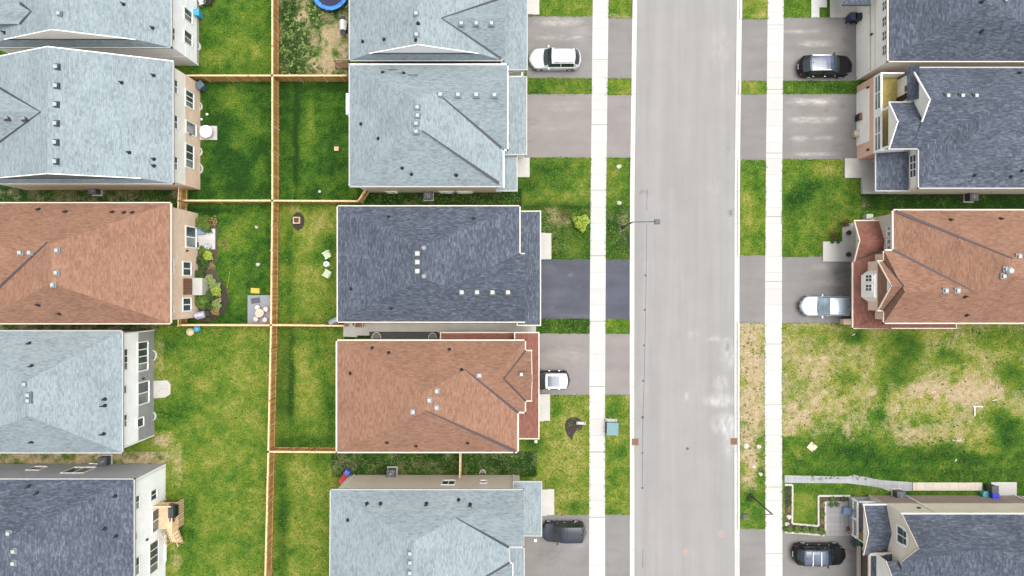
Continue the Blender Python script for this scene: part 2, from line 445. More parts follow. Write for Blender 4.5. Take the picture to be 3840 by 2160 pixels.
BLOBS = [ # cx, cy, rx, ry, d dryness, d soil, d dark green
 (850,60,70,60,.02,0,0),(910,170,70,60,.25,0,0),(800,220,60,40,.2,0,0),
 (880,380,60,70,.32,0,-.1),(960,470,40,50,.22,0,-.1),(900,520,50,40,.3,0,0),(970,640,30,60,.25,0,0),(880,700,60,25,-.1,0,.2),(800,440,60,60,-.1,0,.15),
 (880,920,70,110,.14,0,-.1),(790,790,90,12,-.3,0,.5),(960,860,40,60,.08,0,0),(760,1215,60,10,-.1,0,.3),
 (640,1290,60,50,-.22,0,0),(640,1550,60,60,-.25,0,0),(700,1480,50,60,-.15,0,0),(800,1420,100,90,.10,0,0),(880,1560,90,60,.14,.05,0),(610,1650,50,30,.2,.6,0),(600,1330,30,80,.2,.35,0),
 (660,1740,25,90,.2,.5,0),(720,1960,30,90,-.25,0,0),(820,1720,110,40,.22,.05,0),(900,2000,60,90,.12,0,0),(760,2090,50,60,-.1,0,0),(660,2100,25,80,.2,.35,0),(840,1850,60,60,.12,0,0),
 (1110,510,9,215,-.35,0,.85),(1075,510,25,215,-.08,0,.15),(1160,480,28,150,.22,0,-.1),(1240,600,40,120,-.02,0,.1),(1200,330,110,14,-.1,0,.45),
 (1140,60,24,50,.1,.6,-.4),(1240,150,60,70,.3,.85,-.6),(1220,240,60,30,.3,.85,-.6),(1080,130,30,120,-.1,-.45,.35),(1190,100,22,36,0,-.3,0),(1170,205,36,16,-.1,-.5,.2),(1055,110,14,34,.3,.5,-.3),
 (1085,990,14,210,-.2,0,.25),(1140,960,26,130,.16,0,0),(1200,830,40,60,.2,.05,0),(1230,930,40,45,-.25,0,.1),(1200,1130,50,50,-.1,0,0),(1100,790,30,20,.3,.2,0),
 (1092,1430,11,190,-.3,0,.85),(1064,1440,26,200,-.15,0,.5),(1150,1400,46,130,.2,0,-.1),(1230,1560,30,100,-.15,0,.1),(1140,1650,90,22,-.2,0,.3),
 (1060,1950,22,240,-.2,0,.45),(1130,1800,50,80,.22,0,0),(1210,1730,50,24,-.2,0,.2),(1100,2060,20,16,-.2,0,.2),(1180,2000,40,100,.1,0,0),
 (2170,690,36,30,.25,.25,-.2),(2060,640,60,30,-.15,0,.25),(2000,690,40,40,-.2,0,.35),(2100,770,160,14,-.1,-.05,.6),(2140,730,70,18,.15,.1,0),
 (2100,810,60,36,.15,.35,0),(2190,900,30,40,-.1,-.2,0),(2060,900,50,40,.1,.1,.2),(2340,850,36,70,.05,.15,.1),
 (2085,1530,26,36,-.45,0,.05),(2160,1500,30,16,-.2,0,0),(2000,1660,50,40,-.4,0,.4),(2130,1690,70,50,.08,.12,0),(2150,1900,60,24,-.35,0,.1),(2060,1740,80,60,.02,.05,0),
 (2310,1540,40,50,-.16,0,0),(2325,1690,22,20,-.2,0,0),(2300,1790,20,30,-.1,0,0),(2330,1830,24,30,.15,0,0),(2290,1650,40,20,.2,0,0),
 (2830,60,40,10,.1,.4,0),(2320,60,40,9,.2,.5,0),(2840,700,26,60,-.12,0,0),(2810,800,20,60,.2,.1,0),
 (3030,690,50,40,-.25,-.05,.05),(3000,740,60,30,-.25,0,.1),(2975,800,26,60,-.2,0,.15),(3060,850,60,40,.1,0,0),(3080,640,60,24,.25,.1,0),(3110,780,60,50,-.1,0,.25),
 (2975,340,30,12,.2,.1,0),(3120,325,50,16,-.15,0,.15),
 (3200,1265,60,22,-.25,-.6,.4),(3030,1240,60,14,-.2,-.3,0),(3390,1300,70,60,-.35,-.7,.35),(3300,1330,40,40,-.1,-.2,0),(3560,1340,60,30,-.2,-.5,.3),(3740,1280,100,50,-.1,-.35,.1),(3620,1310,60,30,.2,.05,0),
 (3380,1400,60,50,-.3,-.6,.35),(3180,1420,40,26,-.25,-.5,.2),(3060,1360,60,60,.3,.35,0),(3260,1480,60,40,.1,.25,0),(3480,1460,80,26,.2,.5,0),(3700,1460,90,40,.15,.45,0),(3620,1480,100,40,.2,.5,0),(3800,1420,60,60,-.25,-.6,.25),(3740,1560,60,40,-.25,-.5,.2),(3790,1620,60,60,-.25,-.5,.2),
 (3310,1460,20,60,-.2,-.4,.1),(2980,1560,50,60,.1,.4,0),(3060,1520,60,60,.1,.25,0),(3290,1560,40,40,-.25,-.4,0),(3480,1560,70,24,-.05,-.3,0),(3420,1640,80,30,.2,.5,0),(3600,1640,90,30,.25,.3,0),
 (3100,1680,90,34,-.15,-.3,.1),(3240,1700,100,40,-.2,-.2,.15),(3480,1710,90,26,-.25,-.3,.3),(3640,1720,90,24,-.2,-.2,.15),(3000,1700,40,30,.2,.1,0),(3700,1690,60,20,.2,.1,0),(3560,1770,260,14,-.1,0,.3),(3080,1782,140,9,-.2,0,.4),
 (2830,1300,40,60,.1,.25,0),(2820,1560,24,30,-.1,-.2,0),(2850,1650,18,16,-.2,-.5,0),(2810,1730,26,50,0,.6,0),(2850,1780,20,40,-.15,-.4,0),(2825,1250,24,30,-.1,-.25,0),
 (2815,1860,18,22,-.2,0,.45),(3010,1900,40,50,.12,0,0),(3060,1830,100,10,-.1,0,.1),(3260,1840,70,8,0,.3,0),
 (560,820,60,30,0,.2,0),(3230,770,40,20,0,.1,.2),
]
xs = np.arange(-240, 4090, 8.0); ys = np.arange(-240, 2410, 8.0)
GX, GY = np.meshgrid(xs, ys)
wob = (vnoise(GX, GY, 36, 1)-.5)*10
wob2 = (vnoise(GX, GY, 36, 2)-.5)*10
A = [np.full_like(GX, v) for v in (.40, .05, .15)]
for x0, y0, x1, y1, d, so, dk in LAWN:
    k = ((GX > x0) & (GX < x1) & (GY > y0) & (GY < y1))
    for a, v in zip(A, (d, so, dk)): a[k] = v
# broken edges for the blobs
k = GX > 2936
def blur(a, n):
    for ax in (0, 1):
        a = sum(np.roll(a, i, ax) for i in range(-n, n+1))/(2*n+1)
    return a
for a, n in zip(A, (7, 7, 3)):
    b = blur(blur(a, n), n); w = np.clip((GX-2960)/60, 0, 1)*np.clip((GY-1240)/30, 0, 1); a[:] = a*(1-w)+b*w
    b = blur(a, 4); w = ((GX > 2770) & (GX < 2880) & (GY > 1225) & (GY < 1970)).astype(float); a[:] = a*(1-w)+b*w
for cx, cy, rx, ry, d, so, dk in BLOBS:
    q = (GX+wob-cx)**2/rx**2+(GY+wob2-cy)**2/ry**2
    w = np.clip(1.25*np.exp(-q*1.05)-.06, 0, 1)
    for a, v in zip(A, (d, so, dk)): a += w*v
patch = (vnoise(GX, GY, 70, 3)-.5)*.30+(vnoise(GX, GY, 26, 4)-.5)*.30+(vnoise(GX, GY, 11, 9)-.5)*.20
A[0] += patch
A[1] *= np.clip(.55+1.1*(vnoise(GX, GY, 30, 5)+.6*vnoise(GX, GY, 12, 6)-.55), 0, 1.6)
A[2] *= np.clip(.5+1.0*vnoise(GX, GY, 22, 7), 0, 1.5)
A = [np.clip(a, 0, 1) for a in A]

def ground_material():
    m, nt, b = newmat('grass_and_soil')
    pos = geo_pos(nt)
    at = nd(nt, 'ShaderNodeAttribute'); at.attribute_name = 'lawn'
    sp = nd(nt, 'ShaderNodeSeparateColor'); nt.links.new(at.outputs['Color'], sp.inputs[0])
    n1 = noise(nt, pos, 7.5, 3, 0.65); n2 = noise(nt, pos, 2.2, 4, 0.6); n3 = noise(nt, pos, 19, 2, 0.6)
    t = math_n(nt, 'ADD', sp.outputs[0], math_n(nt, 'MULTIPLY', math_n(nt, 'SUBTRACT', n1, 0.5), 1.45))
    t = math_n(nt, 'ADD', t, math_n(nt, 'MULTIPLY', math_n(nt, 'SUBTRACT', n2, 0.5), 0.60))
    t = math_n(nt, 'ADD', t, math_n(nt, 'MULTIPLY', math_n(nt, 'SUBTRACT', n3, 0.5), 0.75))
    g = ramp(nt, t, [(0.0, (0.009, 0.034, 0.005)), (0.24, (0.023, 0.070, 0.007)), (0.48, (0.056, 0.108, 0.011)),
                     (0.70, (0.108, 0.140, 0.018)), (0.89, (0.172, 0.168, 0.036)), (1.0, (0.22, 0.20, 0.07))])
    g = mixc(nt, 1.0, g, ramp(nt, noise(nt, pos, 5.2, 2, 0.5), [(0.30, 0.45), (0.41, 1.0)]), 'MULTIPLY')
    dk = math_n(nt, 'MULTIPLY', sp.outputs[2], ramp(nt, n2, [(0.3, 0.55), (0.7, 1.0)]))
    g = mixc(nt, dk, g, mixc(nt, n1, (0.006, 0.018, 0.003), (0.016, 0.036, 0.007)))
    sc = ramp(nt, math_n(nt, 'ADD', math_n(nt, 'MULTIPLY', n1, 0.5), math_n(nt, 'MULTIPLY', n2, 0.5)), [(0.3, (0.13, 0.095, 0.05)), (0.5, (0.265, 0.208, 0.118)), (0.68, (0.35, 0.30, 0.21))])
    e = math_n(nt, 'ADD', sp.outputs[1], math_n(nt, 'MULTIPLY', math_n(nt, 'SUBTRACT', n1, 0.5), 0.75))
    e = math_n(nt, 'ADD', e, math_n(nt, 'MULTIPLY', math_n(nt, 'SUBTRACT', n2, 0.5), 0.5))
    k = ramp(nt, e, [(0.20, 0.0), (0.84, 1.0)])
    c = mixc(nt, k, g, sc)
    nt.links.new(c, b.inputs['Base Color']); b.inputs['Roughness'].default_value = 0.95
    b.inputs['Specular IOR Level'].default_value = 0.1
    bump(nt, b, math_n(nt, 'ADD', n1, math_n(nt, 'MULTIPLY', n3, 0.6)), 0.55, 0.10)
    return m
M['ground'] = ground_material()
ny, nx = GX.shape
gv = np.stack([(GX-1920)/PX, (1080-GY)/PX, np.zeros_like(GX)], -1).reshape(-1, 3)
ii = np.arange(nx*ny).reshape(ny, nx)
gf = np.stack([ii[1:, :-1], ii[1:, 1:], ii[:-1, 1:], ii[:-1, :-1]], -1).reshape(-1, 4).tolist()
B = 600.0
X0, X1, Y1, Y0 = gv[:, 0].min(), gv[:, 0].max(), gv[:, 1].max(), gv[:, 1].min()
o = len(gv)
ring = [(X0,Y0,0),(X1,Y0,0),(X1,Y1,0),(X0,Y1,0),(-B,-B,0),(B,-B,0),(B,B,0),(-B,B,0)]
gv = np.vstack([gv, np.array(ring)])
gf += [[o+4,o+5,o+1,o],[o+5,o+6,o+2,o+1],[o+6,o+7,o+3,o+2],[o+7,o+4,o,o+3]]
me = bpy.data.meshes.new('lawn')
me.from_pydata(gv.tolist(), [], gf)
ca = me.color_attributes.new('lawn', 'FLOAT_COLOR', 'POINT')
cd = np.ones((len(gv), 4), np.float32); cd[:, :3] = (.4, .05, .15)
cd[:o, 0] = A[0].ravel(); cd[:o, 1] = A[1].ravel(); cd[:o, 2] = A[2].ravel()
ca.data.foreach_set('color', cd.ravel())
me.materials.append(M['ground']); me.update()
lawn = bpy.data.objects.new('lawn', me); COL.objects.link(lawn)
tag(lawn, 'patchy green and yellow grass with bare soil around the houses', 'lawn', kind='structure')

# ---------------------------------------------------------------- paved sheets
def interp(pl, y):
    for (y0, x0), (y1, x1) in zip(pl, pl[1:]):
        if y <= y1 or (y1, x1) == pl[-1]:
            return x0+(x1-x0)*(y-y0)/(y1-y0)
def strip(name, left, right, y0, y1, z, mat, label, cat, stains=(), step=24, nxs=None, wobble=0.0):
    """sheet between two edge lines (x at y, photo pixels), with worn or oily spots where the photo has them"""
    n = max(2, int((y1-y0)/step)+1); yy = np.linspace(y0, y1, n)
    w = abs(interp(right, (y0+y1)/2)-interp(left, (y0+y1)/2))
    k = nxs or max(2, int(w/step)+1)
    vs = []; col = []
    for j, y in enumerate(yy):
        a, b_ = interp(left, y), interp(right, y)
        for i in range(k):
            x = a+(b_-a)*i/(k-1)
            yw = y
            if wobble and j in (0, n-1): yw = y+random.uniform(-wobble, wobble)
            p = P(x, yw); vs.append((p.x, p.y, z))
            s = [0, 0]
            for cx, cy, rx, ry, am, ch in stains:
                q = (x-cx)**2/rx**2+(y-cy)**2/ry**2
                s[ch] += am*max(0.0, min(1.0, 1.35-q))
            col.append((min(s[0], 1), min(s[1], 1), 0, 1))
    fs = [((j+1)*k+i, (j+1)*k+i+1, j*k+i+1, j*k+i) for j in range(n-1) for i in range(k-1)]
    me = bpy.data.meshes.new(name); me.from_pydata(vs, [], fs)
    c = me.color_attributes.new('stain', 'FLOAT_COLOR', 'POINT')
    c.data.foreach_set('color', np.array(col, np.float32).ravel())
    me.materials.append(mat); me.update()
    ob = bpy.data.objects.new(name, me); COL.objects.link(ob)
    return tag(ob, label, cat, kind='structure')
LK = [(-260, 2393), (0, 2391), (720, 2381), (1440, 2380), (2160, 2381), (2420, 2381)]      # road edge, left
RK = [(-260, 2763), (0, 2762), (720, 2753), (1440, 2752), (2160, 2753), (2420, 2753)]      # road edge, right
off = lambda pl, d: [(y, x+d) for y, x in pl]
road_stains = [(2735,560,6,26,.5,1),(2700,1500,60,26,.8,0),(2715,1590,50,40,.7,0),(2700,1440,30,30,.6,0),(2730,1330,34,60,.5,0),(2690,1270,40,10,.5,0),(2573,1488,10,14,1,0),
  (2700,170,40,90,.25,0),(2600,1250,20,16,.3,0),(2680,700,30,30,.2,0),(2735,1640,24,90,.5,0),(2400,1300,14,400,.12,1),
  (2738,797,9,14,.9,1),(2743,834,5,5,.8,1),(2727,1300,9,16,.9,1),(2410,720,10,8,.8,1),(2425,725,5,10,.7,1),(2418,168,5,7,.8,1),(2426,710,3,20,.5,1)]
strip('road', LK, RK, -1800, 3960, 0.010, M['road'], 'light grey asphalt street running between the two rows of houses', 'road', road_stains, 12)
for nm, L_, s_ in (('gutter_strip', LK, 1), ('gutter_strip', RK, -1)):
    strip(nm, off(L_, -13 if s_ > 0 else 1), off(L_, -1 if s_ > 0 else 13), -1800, 3960, 0.016, M['gutterpan'],
          'pale concrete gutter on the %s edge of the street' % ('house driveway' if s_ > 0 else 'vacant lot'), 'gutter', nxs=2)
# driveways: left row and right row, each with its apron
SL0 = [(-260, 2225), (0, 2223), (720, 2215), (1440, 2210), (2160, 2209), (2420, 2209)]
SL1 = [(-260, 2283), (0, 2282), (720, 2273), (1440, 2269), (2160, 2269), (2420, 2269)]
SR0 = [(-260, 2881), (0, 2879), (720, 2871), (1440, 2867), (2160, 2871), (2420, 2872)]
SR1 = [(-260, 2941), (0, 2939), (720, 2932), (1440, 2932), (2160, 2934), (2420, 2935)]
const = lambda x: [(-300, x), (2500, x)]
DL = [('drive_grey', 62, 293, 68, 294, 1975, 'grey driveway under the white car, with pale tyre marks', [(2100,82,90,18,.6,0),(2100,142,90,10,.6,0),(2045,116,10,4,.9,1),(2180,130,40,40,.2,0),(2000,230,30,60,.3,1)]),
      ('drive_pink', 353, 591, 356, 592, 1960, 'empty warm grey driveway with a dark patch by the garage', [(1990,455,34,12,.5,1),(1985,530,24,10,.4,1),(2120,400,70,24,.25,0),(2060,480,80,14,.2,0)]),
      ('drive_dark', 973, 1195, 973, 1196, 2010, 'empty freshly sealed dark blue grey driveway', [(2140,1030,12,8,.8,0),(2170,1070,5,5,.9,0),(2070,1155,6,5,.9,0),(2130,1120,5,5,.9,0),(2150,1185,60,5,.5,0),(2060,1010,30,20,.3,0)]),
      ('drive_pink', 1251, 1481, 1251, 1481, 2005, 'warm grey driveway under the small car with the white roof', [(2120,1330,80,30,.25,0),(2050,1310,40,20,.3,1)]),
      ('drive_grey', 1930, 2420, 1930, 2420, 1960, 'grey driveway under the dark slate car', [(2060,2080,60,40,.3,1),(2160,2030,40,30,.2,0)])]
for i, (mt, y0, y1, a0, a1, x0, lab, st) in enumerate(DL):
    strip('driveway', const(x0), off(SL0, 0.5), y0, y1, 0.012, M[mt], lab, 'driveway', st, 10, wobble=1.5)
    strip('driveway_apron', off(SL1, -.5), off(LK, -19), a0, a1, 0.012, M[mt], 'kerbside apron of the '+lab.split(' driveway')[0]+' driveway on the left of the street', 'apron', (), 14, wobble=1.5)
DR = [('drive_grey', 66, 303, 73, 304, 3225, 'grey stained driveway under the black car below the bins', [(3000,118,70,8,.6,0),(3060,165,70,10,.6,0),(3127,121,7,3,.9,1),(3155,123,6,3,.9,1),(3180,150,30,60,.35,1),(3150,215,34,20,.5,1)]),
      ('drive_grey', 353, 598, 354, 600, 3220, 'empty grey driveway with broad pale worn streaks', [(3040,382,90,14,.95,0),(3050,448,90,12,.9,0),(3000,520,40,7,.7,0),(3085,517,34,7,.7,0),(3060,580,90,7,.7,0),(3160,398,12,8,.7,1),(3100,413,7,4,.8,1),(3150,560,40,40,.3,1)]),
      ('drive_grey', 963, 1212, 957, 1212, 3230, 'grey driveway under the silver car', [(3160,1020,50,24,.6,1),(3134,1051,6,6,.9,1),(3080,1000,60,6,.4,0),(3110,1060,60,14,.3,0)]),
      ('drive_grey', 1990, 2420, 1983, 2420, 3225, 'grey driveway under the black car beside the stone garden', [(3190,2060,20,60,.4,1)])]
for i, (mt, y0, y1, a0, a1, x1, lab, st) in enumerate(DR):
    strip('driveway', off(SR1, -.5), const(x1), y0, y1, 0.012, M[mt], lab, 'driveway', st, 10, wobble=1.5)
    strip('driveway_apron', off(RK, 19), off(SR0, .5), a0, a1, 0.012, M[mt], 'kerbside apron of the '+lab.split(' driveway')[0]+(' driveway under the silver car' if 'silver' in lab else ' driveway on the right of the street') + (' by the stone garden' if 'stone' in lab else ' near the bins' if 'bins' in lab else ''), 'apron', (), 14, wobble=1.5)
# sidewalks as slabs with open expansion joints
def sidewalk(l0, l1, ys_, label):
    m = MB()
    for a, b_ in zip(ys_, ys_[1:]):
        mid = [a+(b_-a)*t for t in (0, .25, .5, .75, 1)]
        for c, d in zip(mid, mid[1:]):
            c2 = c+(0.7 if c == a else 0); d2 = d-(0.7 if d == b_ else 0)
            q = [P(interp(l0, c2), c2), P(interp(l1, c2), c2), P(interp(l1, d2), d2), P(interp(l0, d2), d2)]
            m.prism([(v.x, v.y) for v in q][::-1], 0.0, 0.022)
    o = m.build('sidewalk', M['walk'])
    tag(o, label, 'sidewalk', kind='structure')
sidewalk(SL0, SL1, [222+245.5*k for k in range(-8, 16)], 'white concrete sidewalk on the side of the fenced back gardens')
sidewalk(SR0, SR1, [-1800, -1310, -820, -330, 94, 335, 574, 812, 1055, 1290, 1518, 1826, 2075, 2420, 2910, 3400, 3890], 'white concrete sidewalk along the vacant lot side')
# kerbs: raised along grass, dropped at the driveways
def kerb(line, d0, d1, cuts, label):
    m = MB(); ys_ = sorted({-1800, 3960, 0, 720, 1440, 2160} | {c for ab in cuts for c in ab})
    for a, b_ in zip(ys_, ys_[1:]):
        mid = (a+b_)/2; h = 0.035 if any(c0 < mid < c1 for c0, c1 in cuts) else 0.11
        q = [P(interp(line, a)+d0, a), P(interp(line, a)+d1, a), P(interp(line, b_)+d1, b_), P(interp(line, b_)+d0, b_)]
        m.prism([(v.x, v.y) for v in q][::-1], 0.0, h)
    tag(m.build('kerb', M['kerb']), label, 'kerb', kind='structure')
kerb(LK, -19, -12.5, [(a[3], a[4]) for a in DL], 'concrete kerb along the sealed driveway side of the street')
kerb(RK, 12.5, 20, [(a[3], a[4]) for a in DR], 'concrete kerb along the vacant lot side of the street')
# crack sealing in the road, drains, manholes
m = MB()
pts = [(2427,716),(2425,790)],[(2425,840),(2424,960),(2421,1180)],[(2421,1180),(2416,1420),(2411,1560)],[(2410,1560),(2410,1700),(2409,1830)],[(2411,2060),(2410,2130)]
for pl in pts:
    for a, b_ in zip(pl, pl[1:]): m.seg(P(*a), P(*b_), 0.035, 0.011, 0.016)
m.build('crack_seal', M['flash'])['kind'] = 'structure'
for (x, y, r, lab) in ((2421,1033,.13,'top spot beside the driveway of the slate roofed house'),(2417,1162,.10,'second spot down'),(2415,1295,.10,'third spot down'),(2412,1428,.10,'fourth spot down'),(2410,1565,.14,'largest lower spot'),(2409,1698,.10,'spot just below the left rusty drain'),(2409,1830,.10,'lowest spot on the line'),(2578,1682,.13,'lone spot in the middle of the street')):
    mm = MB(); c = P(x, y, 0); mm.lathe((c.x, c.y, 0.0105), [(r, 0), (r*.9, .008)], 12)
    tag(mm.build('water_valve_cap', M['darkmetal']), 'dark valve cap in the road, '+lab, 'valve cap', 'small dark caps in the road')
for x, y, lab in ((2382,1657,'rusty square storm drain at the left kerb beside the green utility box'),(2752,1655,'rusty square storm drain at the right kerb beside the vacant lot')):
    r = empty('storm_drain', P(x, y), lab, 'drain', 'storm drains in the gutter')
    m = MB(); c = P(x, y); m.box((c.x-.3, c.y-.3, .0), (c.x+.3, c.y+.3, .06)); m.build('drain_frame', M['rust'], r)
    m = MB()
    for k in range(6): m.box((c.x-.23, c.y-.22+k*.085, .06), (c.x+.23, c.y-.19+k*.085, .075))
    m.build('drain_grate', plain('grate_iron', (0.09, 0.055, 0.04), .8, .3), r)
for x, y, lab in ((2572,2071,'pale round manhole cover in the lane by the dark slate car'),(2702,2002,'faint round manhole cover near the right kerb')):
    r = empty('manhole_cover', P(x, y), lab, 'manhole cover', 'manhole covers in the road'); c = P(x, y)
    m = MB(); m.lathe((c.x, c.y, .008), [(.36, 0), (.36, .008)], 24); m.build('frame_ring', plain('manhole_ring', (0.23, .20, .18), .8), r)
    m = MB(); m.lathe((c.x, c.y, .016), [(.29, 0), (.28, .007)], 24); m.build('lid', plain('manhole_lid', (0.24, .185, .16), .8, .2), r)

# ---------------------------------------------------------------- fences
def fence(name, pts, label, hgt=1.8, side=1, posts=2.4, cat='fence', cap=M['rail']):
    """pts: top line in photo pixels"""
    w = [P(x, y, hgt) for x, y in pts]; w = [Vector((p.x, p.y, 0)) for p in w]
    root = empty(name, w[0].copy(), label, cat, 'board fences')
    bd, tr, lr = MB(), MB(), MB()
    first = True
    for a, b_ in zip(w, w[1:]):
        L = (b_-a).length; d = (b_-a)/L; n = Vector((-d.y, d.x, 0))
        k = max(1, int(L/.15)); bw = L/k
        for i in range(k):
            s = (i % 2)*.022-.011
            c = a+d*(bw*(i+.5))+n*s; jz = random.uniform(-.012, .012)
            bd.seg(c-d*bw*.485, c+d*bw*.485, .018, .04, hgt-.03+jz)
        tr.seg(a+Vector((0,0,hgt-.03)), b_+Vector((0,0,hgt-.03)), .15, 0, .035, .04)
        for z in (.35, hgt-.35): lr.seg(a+n*.045*side+Vector((0,0,z)), b_+n*.045*side+Vector((0,0,z)), .04, 0, .09)
        kp = max(1, round(L/posts))
        for i in range(0 if first else 1, kp+1):
            c = a+d*(L*i/kp)
            m = MB(); m.obox((c.x, c.y, 0), .115, .115, hgt+.05, math.atan2(d.y, d.x)); m.obox((c.x, c.y, hgt+.05), .15, .15, .03, math.atan2(d.y, d.x))
            m.build('post', M['rail'] if i % 3 else M['fence'], root)
        first = False
    bd.build('board_panel', M['fence'], root); tr.build('top_rail', cap, root); lr.build('cross_rail', M['fence'], root)
    return root
fence('board_fence', [(1021,-160),(1021,283)], 'long timber fence between the trampoline yard and the yard with the blue bin')
fence('board_fence', [(1021,283),(1021,752)], 'timber fence beside the dark green yard with the wooden crate')
fence('board_fence', [(1021,752),(1016,1219)], 'timber fence behind the grey patio with the pink table')
fence('board_fence', [(1016,1219),(1006,1694)], 'timber fence along the narrow yard of the brown roofed house')
fence('board_fence', [(1006,1694),(990,2360)], 'longest timber fence facing the yard with the wooden deck')
fence('board_fence', [(668,283),(1020,283)], 'timber cross fence above the yard with the round white table')
fence('board_fence', [(1022,283),(1300,283)], 'timber cross fence below the weedy trampoline yard')
fence('board_fence', [(690,752),(1020,752)], 'timber cross fence above the garden with round shrubs')
fence('board_fence', [(1022,752),(1343,754)], 'timber cross fence above the yard with two white chairs')
fence('board_fence', [(675,1219),(1015,1220)], 'timber cross fence with a blue ball lying below it')
fence('board_fence', [(1017,1219),(1290,1222)], 'timber cross fence ending at the white concrete side path')
fence('board_fence', [(1007,1694),(1262,1696)], 'timber cross fence meeting the corner of the large brown roof')
def gate(pts, label):
    w = [P(x, y, 1.8) for x, y in pts]; w = [Vector((p.x, p.y, 0)) for p in w]
    r = empty('garden_gate', w[0].copy(), label, 'gate', 'side yard gates')
    a, b_ = w; L = (b_-a).length; d = (b_-a)/L; n = Vector((-d.y, d.x, 0))
    m = MB(); k = int(L/.14)
    for i in range(k): m.seg(a+d*(L*i/k), a+d*(L*(i+.93)/k), .02, .06, 1.75)
    m.build('board_panel', M['fence'], r)
    m = MB(); m.seg(a+Vector((0,0,1.75)), b_+Vector((0,0,1.75)), .12, 0, .04, .03); m.seg(a+n*.03+Vector((0,0,.3)), b_+n*.03+Vector((0,0,.3)), .04, 0, .09); m.seg(a+n*.03+Vector((0,0,1.35)), b_+n*.03+Vector((0,0,1.35)), .04, 0, .09)
    m.seg(a+d*.07+Vector((0,0,.3))+n*.03, a+d*.13+Vector((0,0,.3))+n*.03, .04, 0, 1.46); m.seg(b_-d*.13+Vector((0,0,.3))+n*.03, b_-d*.07+Vector((0,0,.3))+n*.03, .04, 0, 1.46); m.build('gate_frame', M['rail'], r)
    for c in (a, b_):
        m = MB(); m.obox((c.x, c.y, 0), .12, .12, 1.86); m.build('post', M['rail'], r)
    m = MB(); c = a+d*L*.5; m.tube(c+n*.05+Vector((0,0,1.0)), c+n*.12+Vector((0,0,1.0)), .02); m.build('latch', M['black'], r)
gate([(670,700),(668,752)], 'orange timber gate above the cross fence closing the gap beside the pale roof')
gate([(668,754),(666,800)], 'orange timber gate below the cross fence at the corner of the tan brick wall')
gate([(1375,702),(1345,750)], 'slanting timber gate at the corner of the pale roof with two dark valleys')
gate([(1725,1702),(1724,1790)], 'narrow timber gate between the large brown roof and the beige wall')
gate([(668,1190),(668,1222)], 'short timber gate below the tan brick wall')
# ---------------------------------------------------------------- house helpers
E, RG, LO = 5.5, 8.8, 2.9
class House: pass
def house(label, px, py):
    h = House(); h.root = empty('house', P(px, py), label, 'house', 'two storey houses'); h.faces = []; h.roofobj = None
    return h
def roof(h, faces, mat, name='roof', label=None):
    m = MB()
    for f in faces:
        f = [Vector(p) for p in f]
        n = Vector((0, 0, 0))
        for i in range(1, len(f)-1): n += (f[i]-f[0]).cross(f[i+1]-f[0])
        n.normalize()
        if n.z < 0: f = f[::-1]; n = -n
        u = Vector((0, 0, 1)).cross(n)
        u = u.normalized() if u.length > 1e-4 else Vector((1, 0, 0))
        v = n.cross(u)
        o = random.uniform(0, 5)
        m.add(f, [list(range(len(f)))], 0, [[(p.dot(u)+o, p.dot(v)) for p in f]])
        h.faces.append((f, n))
    ob = m.build(name, mat, h.root)
    if label: ob['label'] = label
    if h.roofobj is None: h.roofobj = ob
    return ob
def plane(a, b, c):
    n = (b-a).cross(c-a).normalized(); return (a, n)
def on(pl, px, py):
    o = Vector((0, 0, H)); d = P(px, py, 0)-o
    t = (pl[0]-o).dot(pl[1])/d.dot(pl[1]); return o+d*t
def hit(h, px, py):
    o = Vector((0, 0, H)); d = (P(px, py, 0)-o).normalized(); best = None
    for f, n in h.faces:
        dn = d.dot(n)
        if abs(dn) < 1e-6: continue
        t = (f[0]-o).dot(n)/dn; q = o+d*t; ins = False
        for i in range(len(f)):
            a, b = f[i], f[(i+1) % len(f)]
            if (a.y > q.y) != (b.y > q.y) and q.x < a.x+(q.y-a.y)*(b.x-a.x)/(b.y-a.y): ins = not ins
        if ins and t > 0 and (best is None or t < best[0]): best = (t, q, n)
    return (best[1], best[2]) if best else None
def gutter(h, pts, close=False, mat=None, w=.10, name='gutter', z0=-.13, z1=.035):
    m = MB(); p = [Vector(q) for q in pts]
    if close: p.append(p[0])
    for a, b in zip(p, p[1:]): m.seg(a, b, w, z0, z1, w/2)
    return m.build(name, mat or M['gutter'], h.root)
def inset(poly, d):
    n = len(poly); ar = sum(poly[i][0]*poly[(i+1) % n][1]-poly[(i+1) % n][0]*poly[i][1] for i in range(n))
    if ar < 0: poly = poly[::-1]
    out = []
    for i in range(n):
        a = Vector(poly[i-1][:2]); b = Vector(poly[i][:2]); c = Vector(poly[(i+1) % n][:2])
        d1 = (b-a).normalized(); d2 = (c-b).normalized()
        n1 = Vector((-d1.y, d1.x)); n2 = Vector((-d2.y, d2.x))
        k = 1+n1.dot(n2)
        out.append(b+(n1+n2)*(d/max(k, .3)))
    return out
def walls(h, poly, ins, z0, z1, mat, name='wall', soffit=True, label=None):
    q = inset([(p[0], p[1]) for p in poly], ins)
    m = MB(); n = len(q)
    p = [(v.x, v.y, z0) for v in q]+[(v.x, v.y, z1) for v in q]
    m.add(p, [(i, (i+1) % n, n+(i+1) % n, n+i) for i in range(n)])
    ob = m.build(name, mat, h.root)
    if label: ob['label'] = label
    if soffit:
        q2 = inset([(p[0], p[1]) for p in poly], .03)
        m = MB(); m.add([(v.x, v.y, z1) for v in q2], [list(range(n))[::-1]]); m.build('soffit', M['white'], h.root)
    return q
def band(h, q, z, mat=None, hgt=.16, out=.03, name='belt_trim'):
    m = MB(); n = len(q)
    for i in range(n):
        a, b = q[i], q[(i+1) % n]
        m.seg((a.x, a.y, z), (b.x, b.y, z), out*2, 0, hgt, out)
    m.build(name, mat or M['white'], h.root)
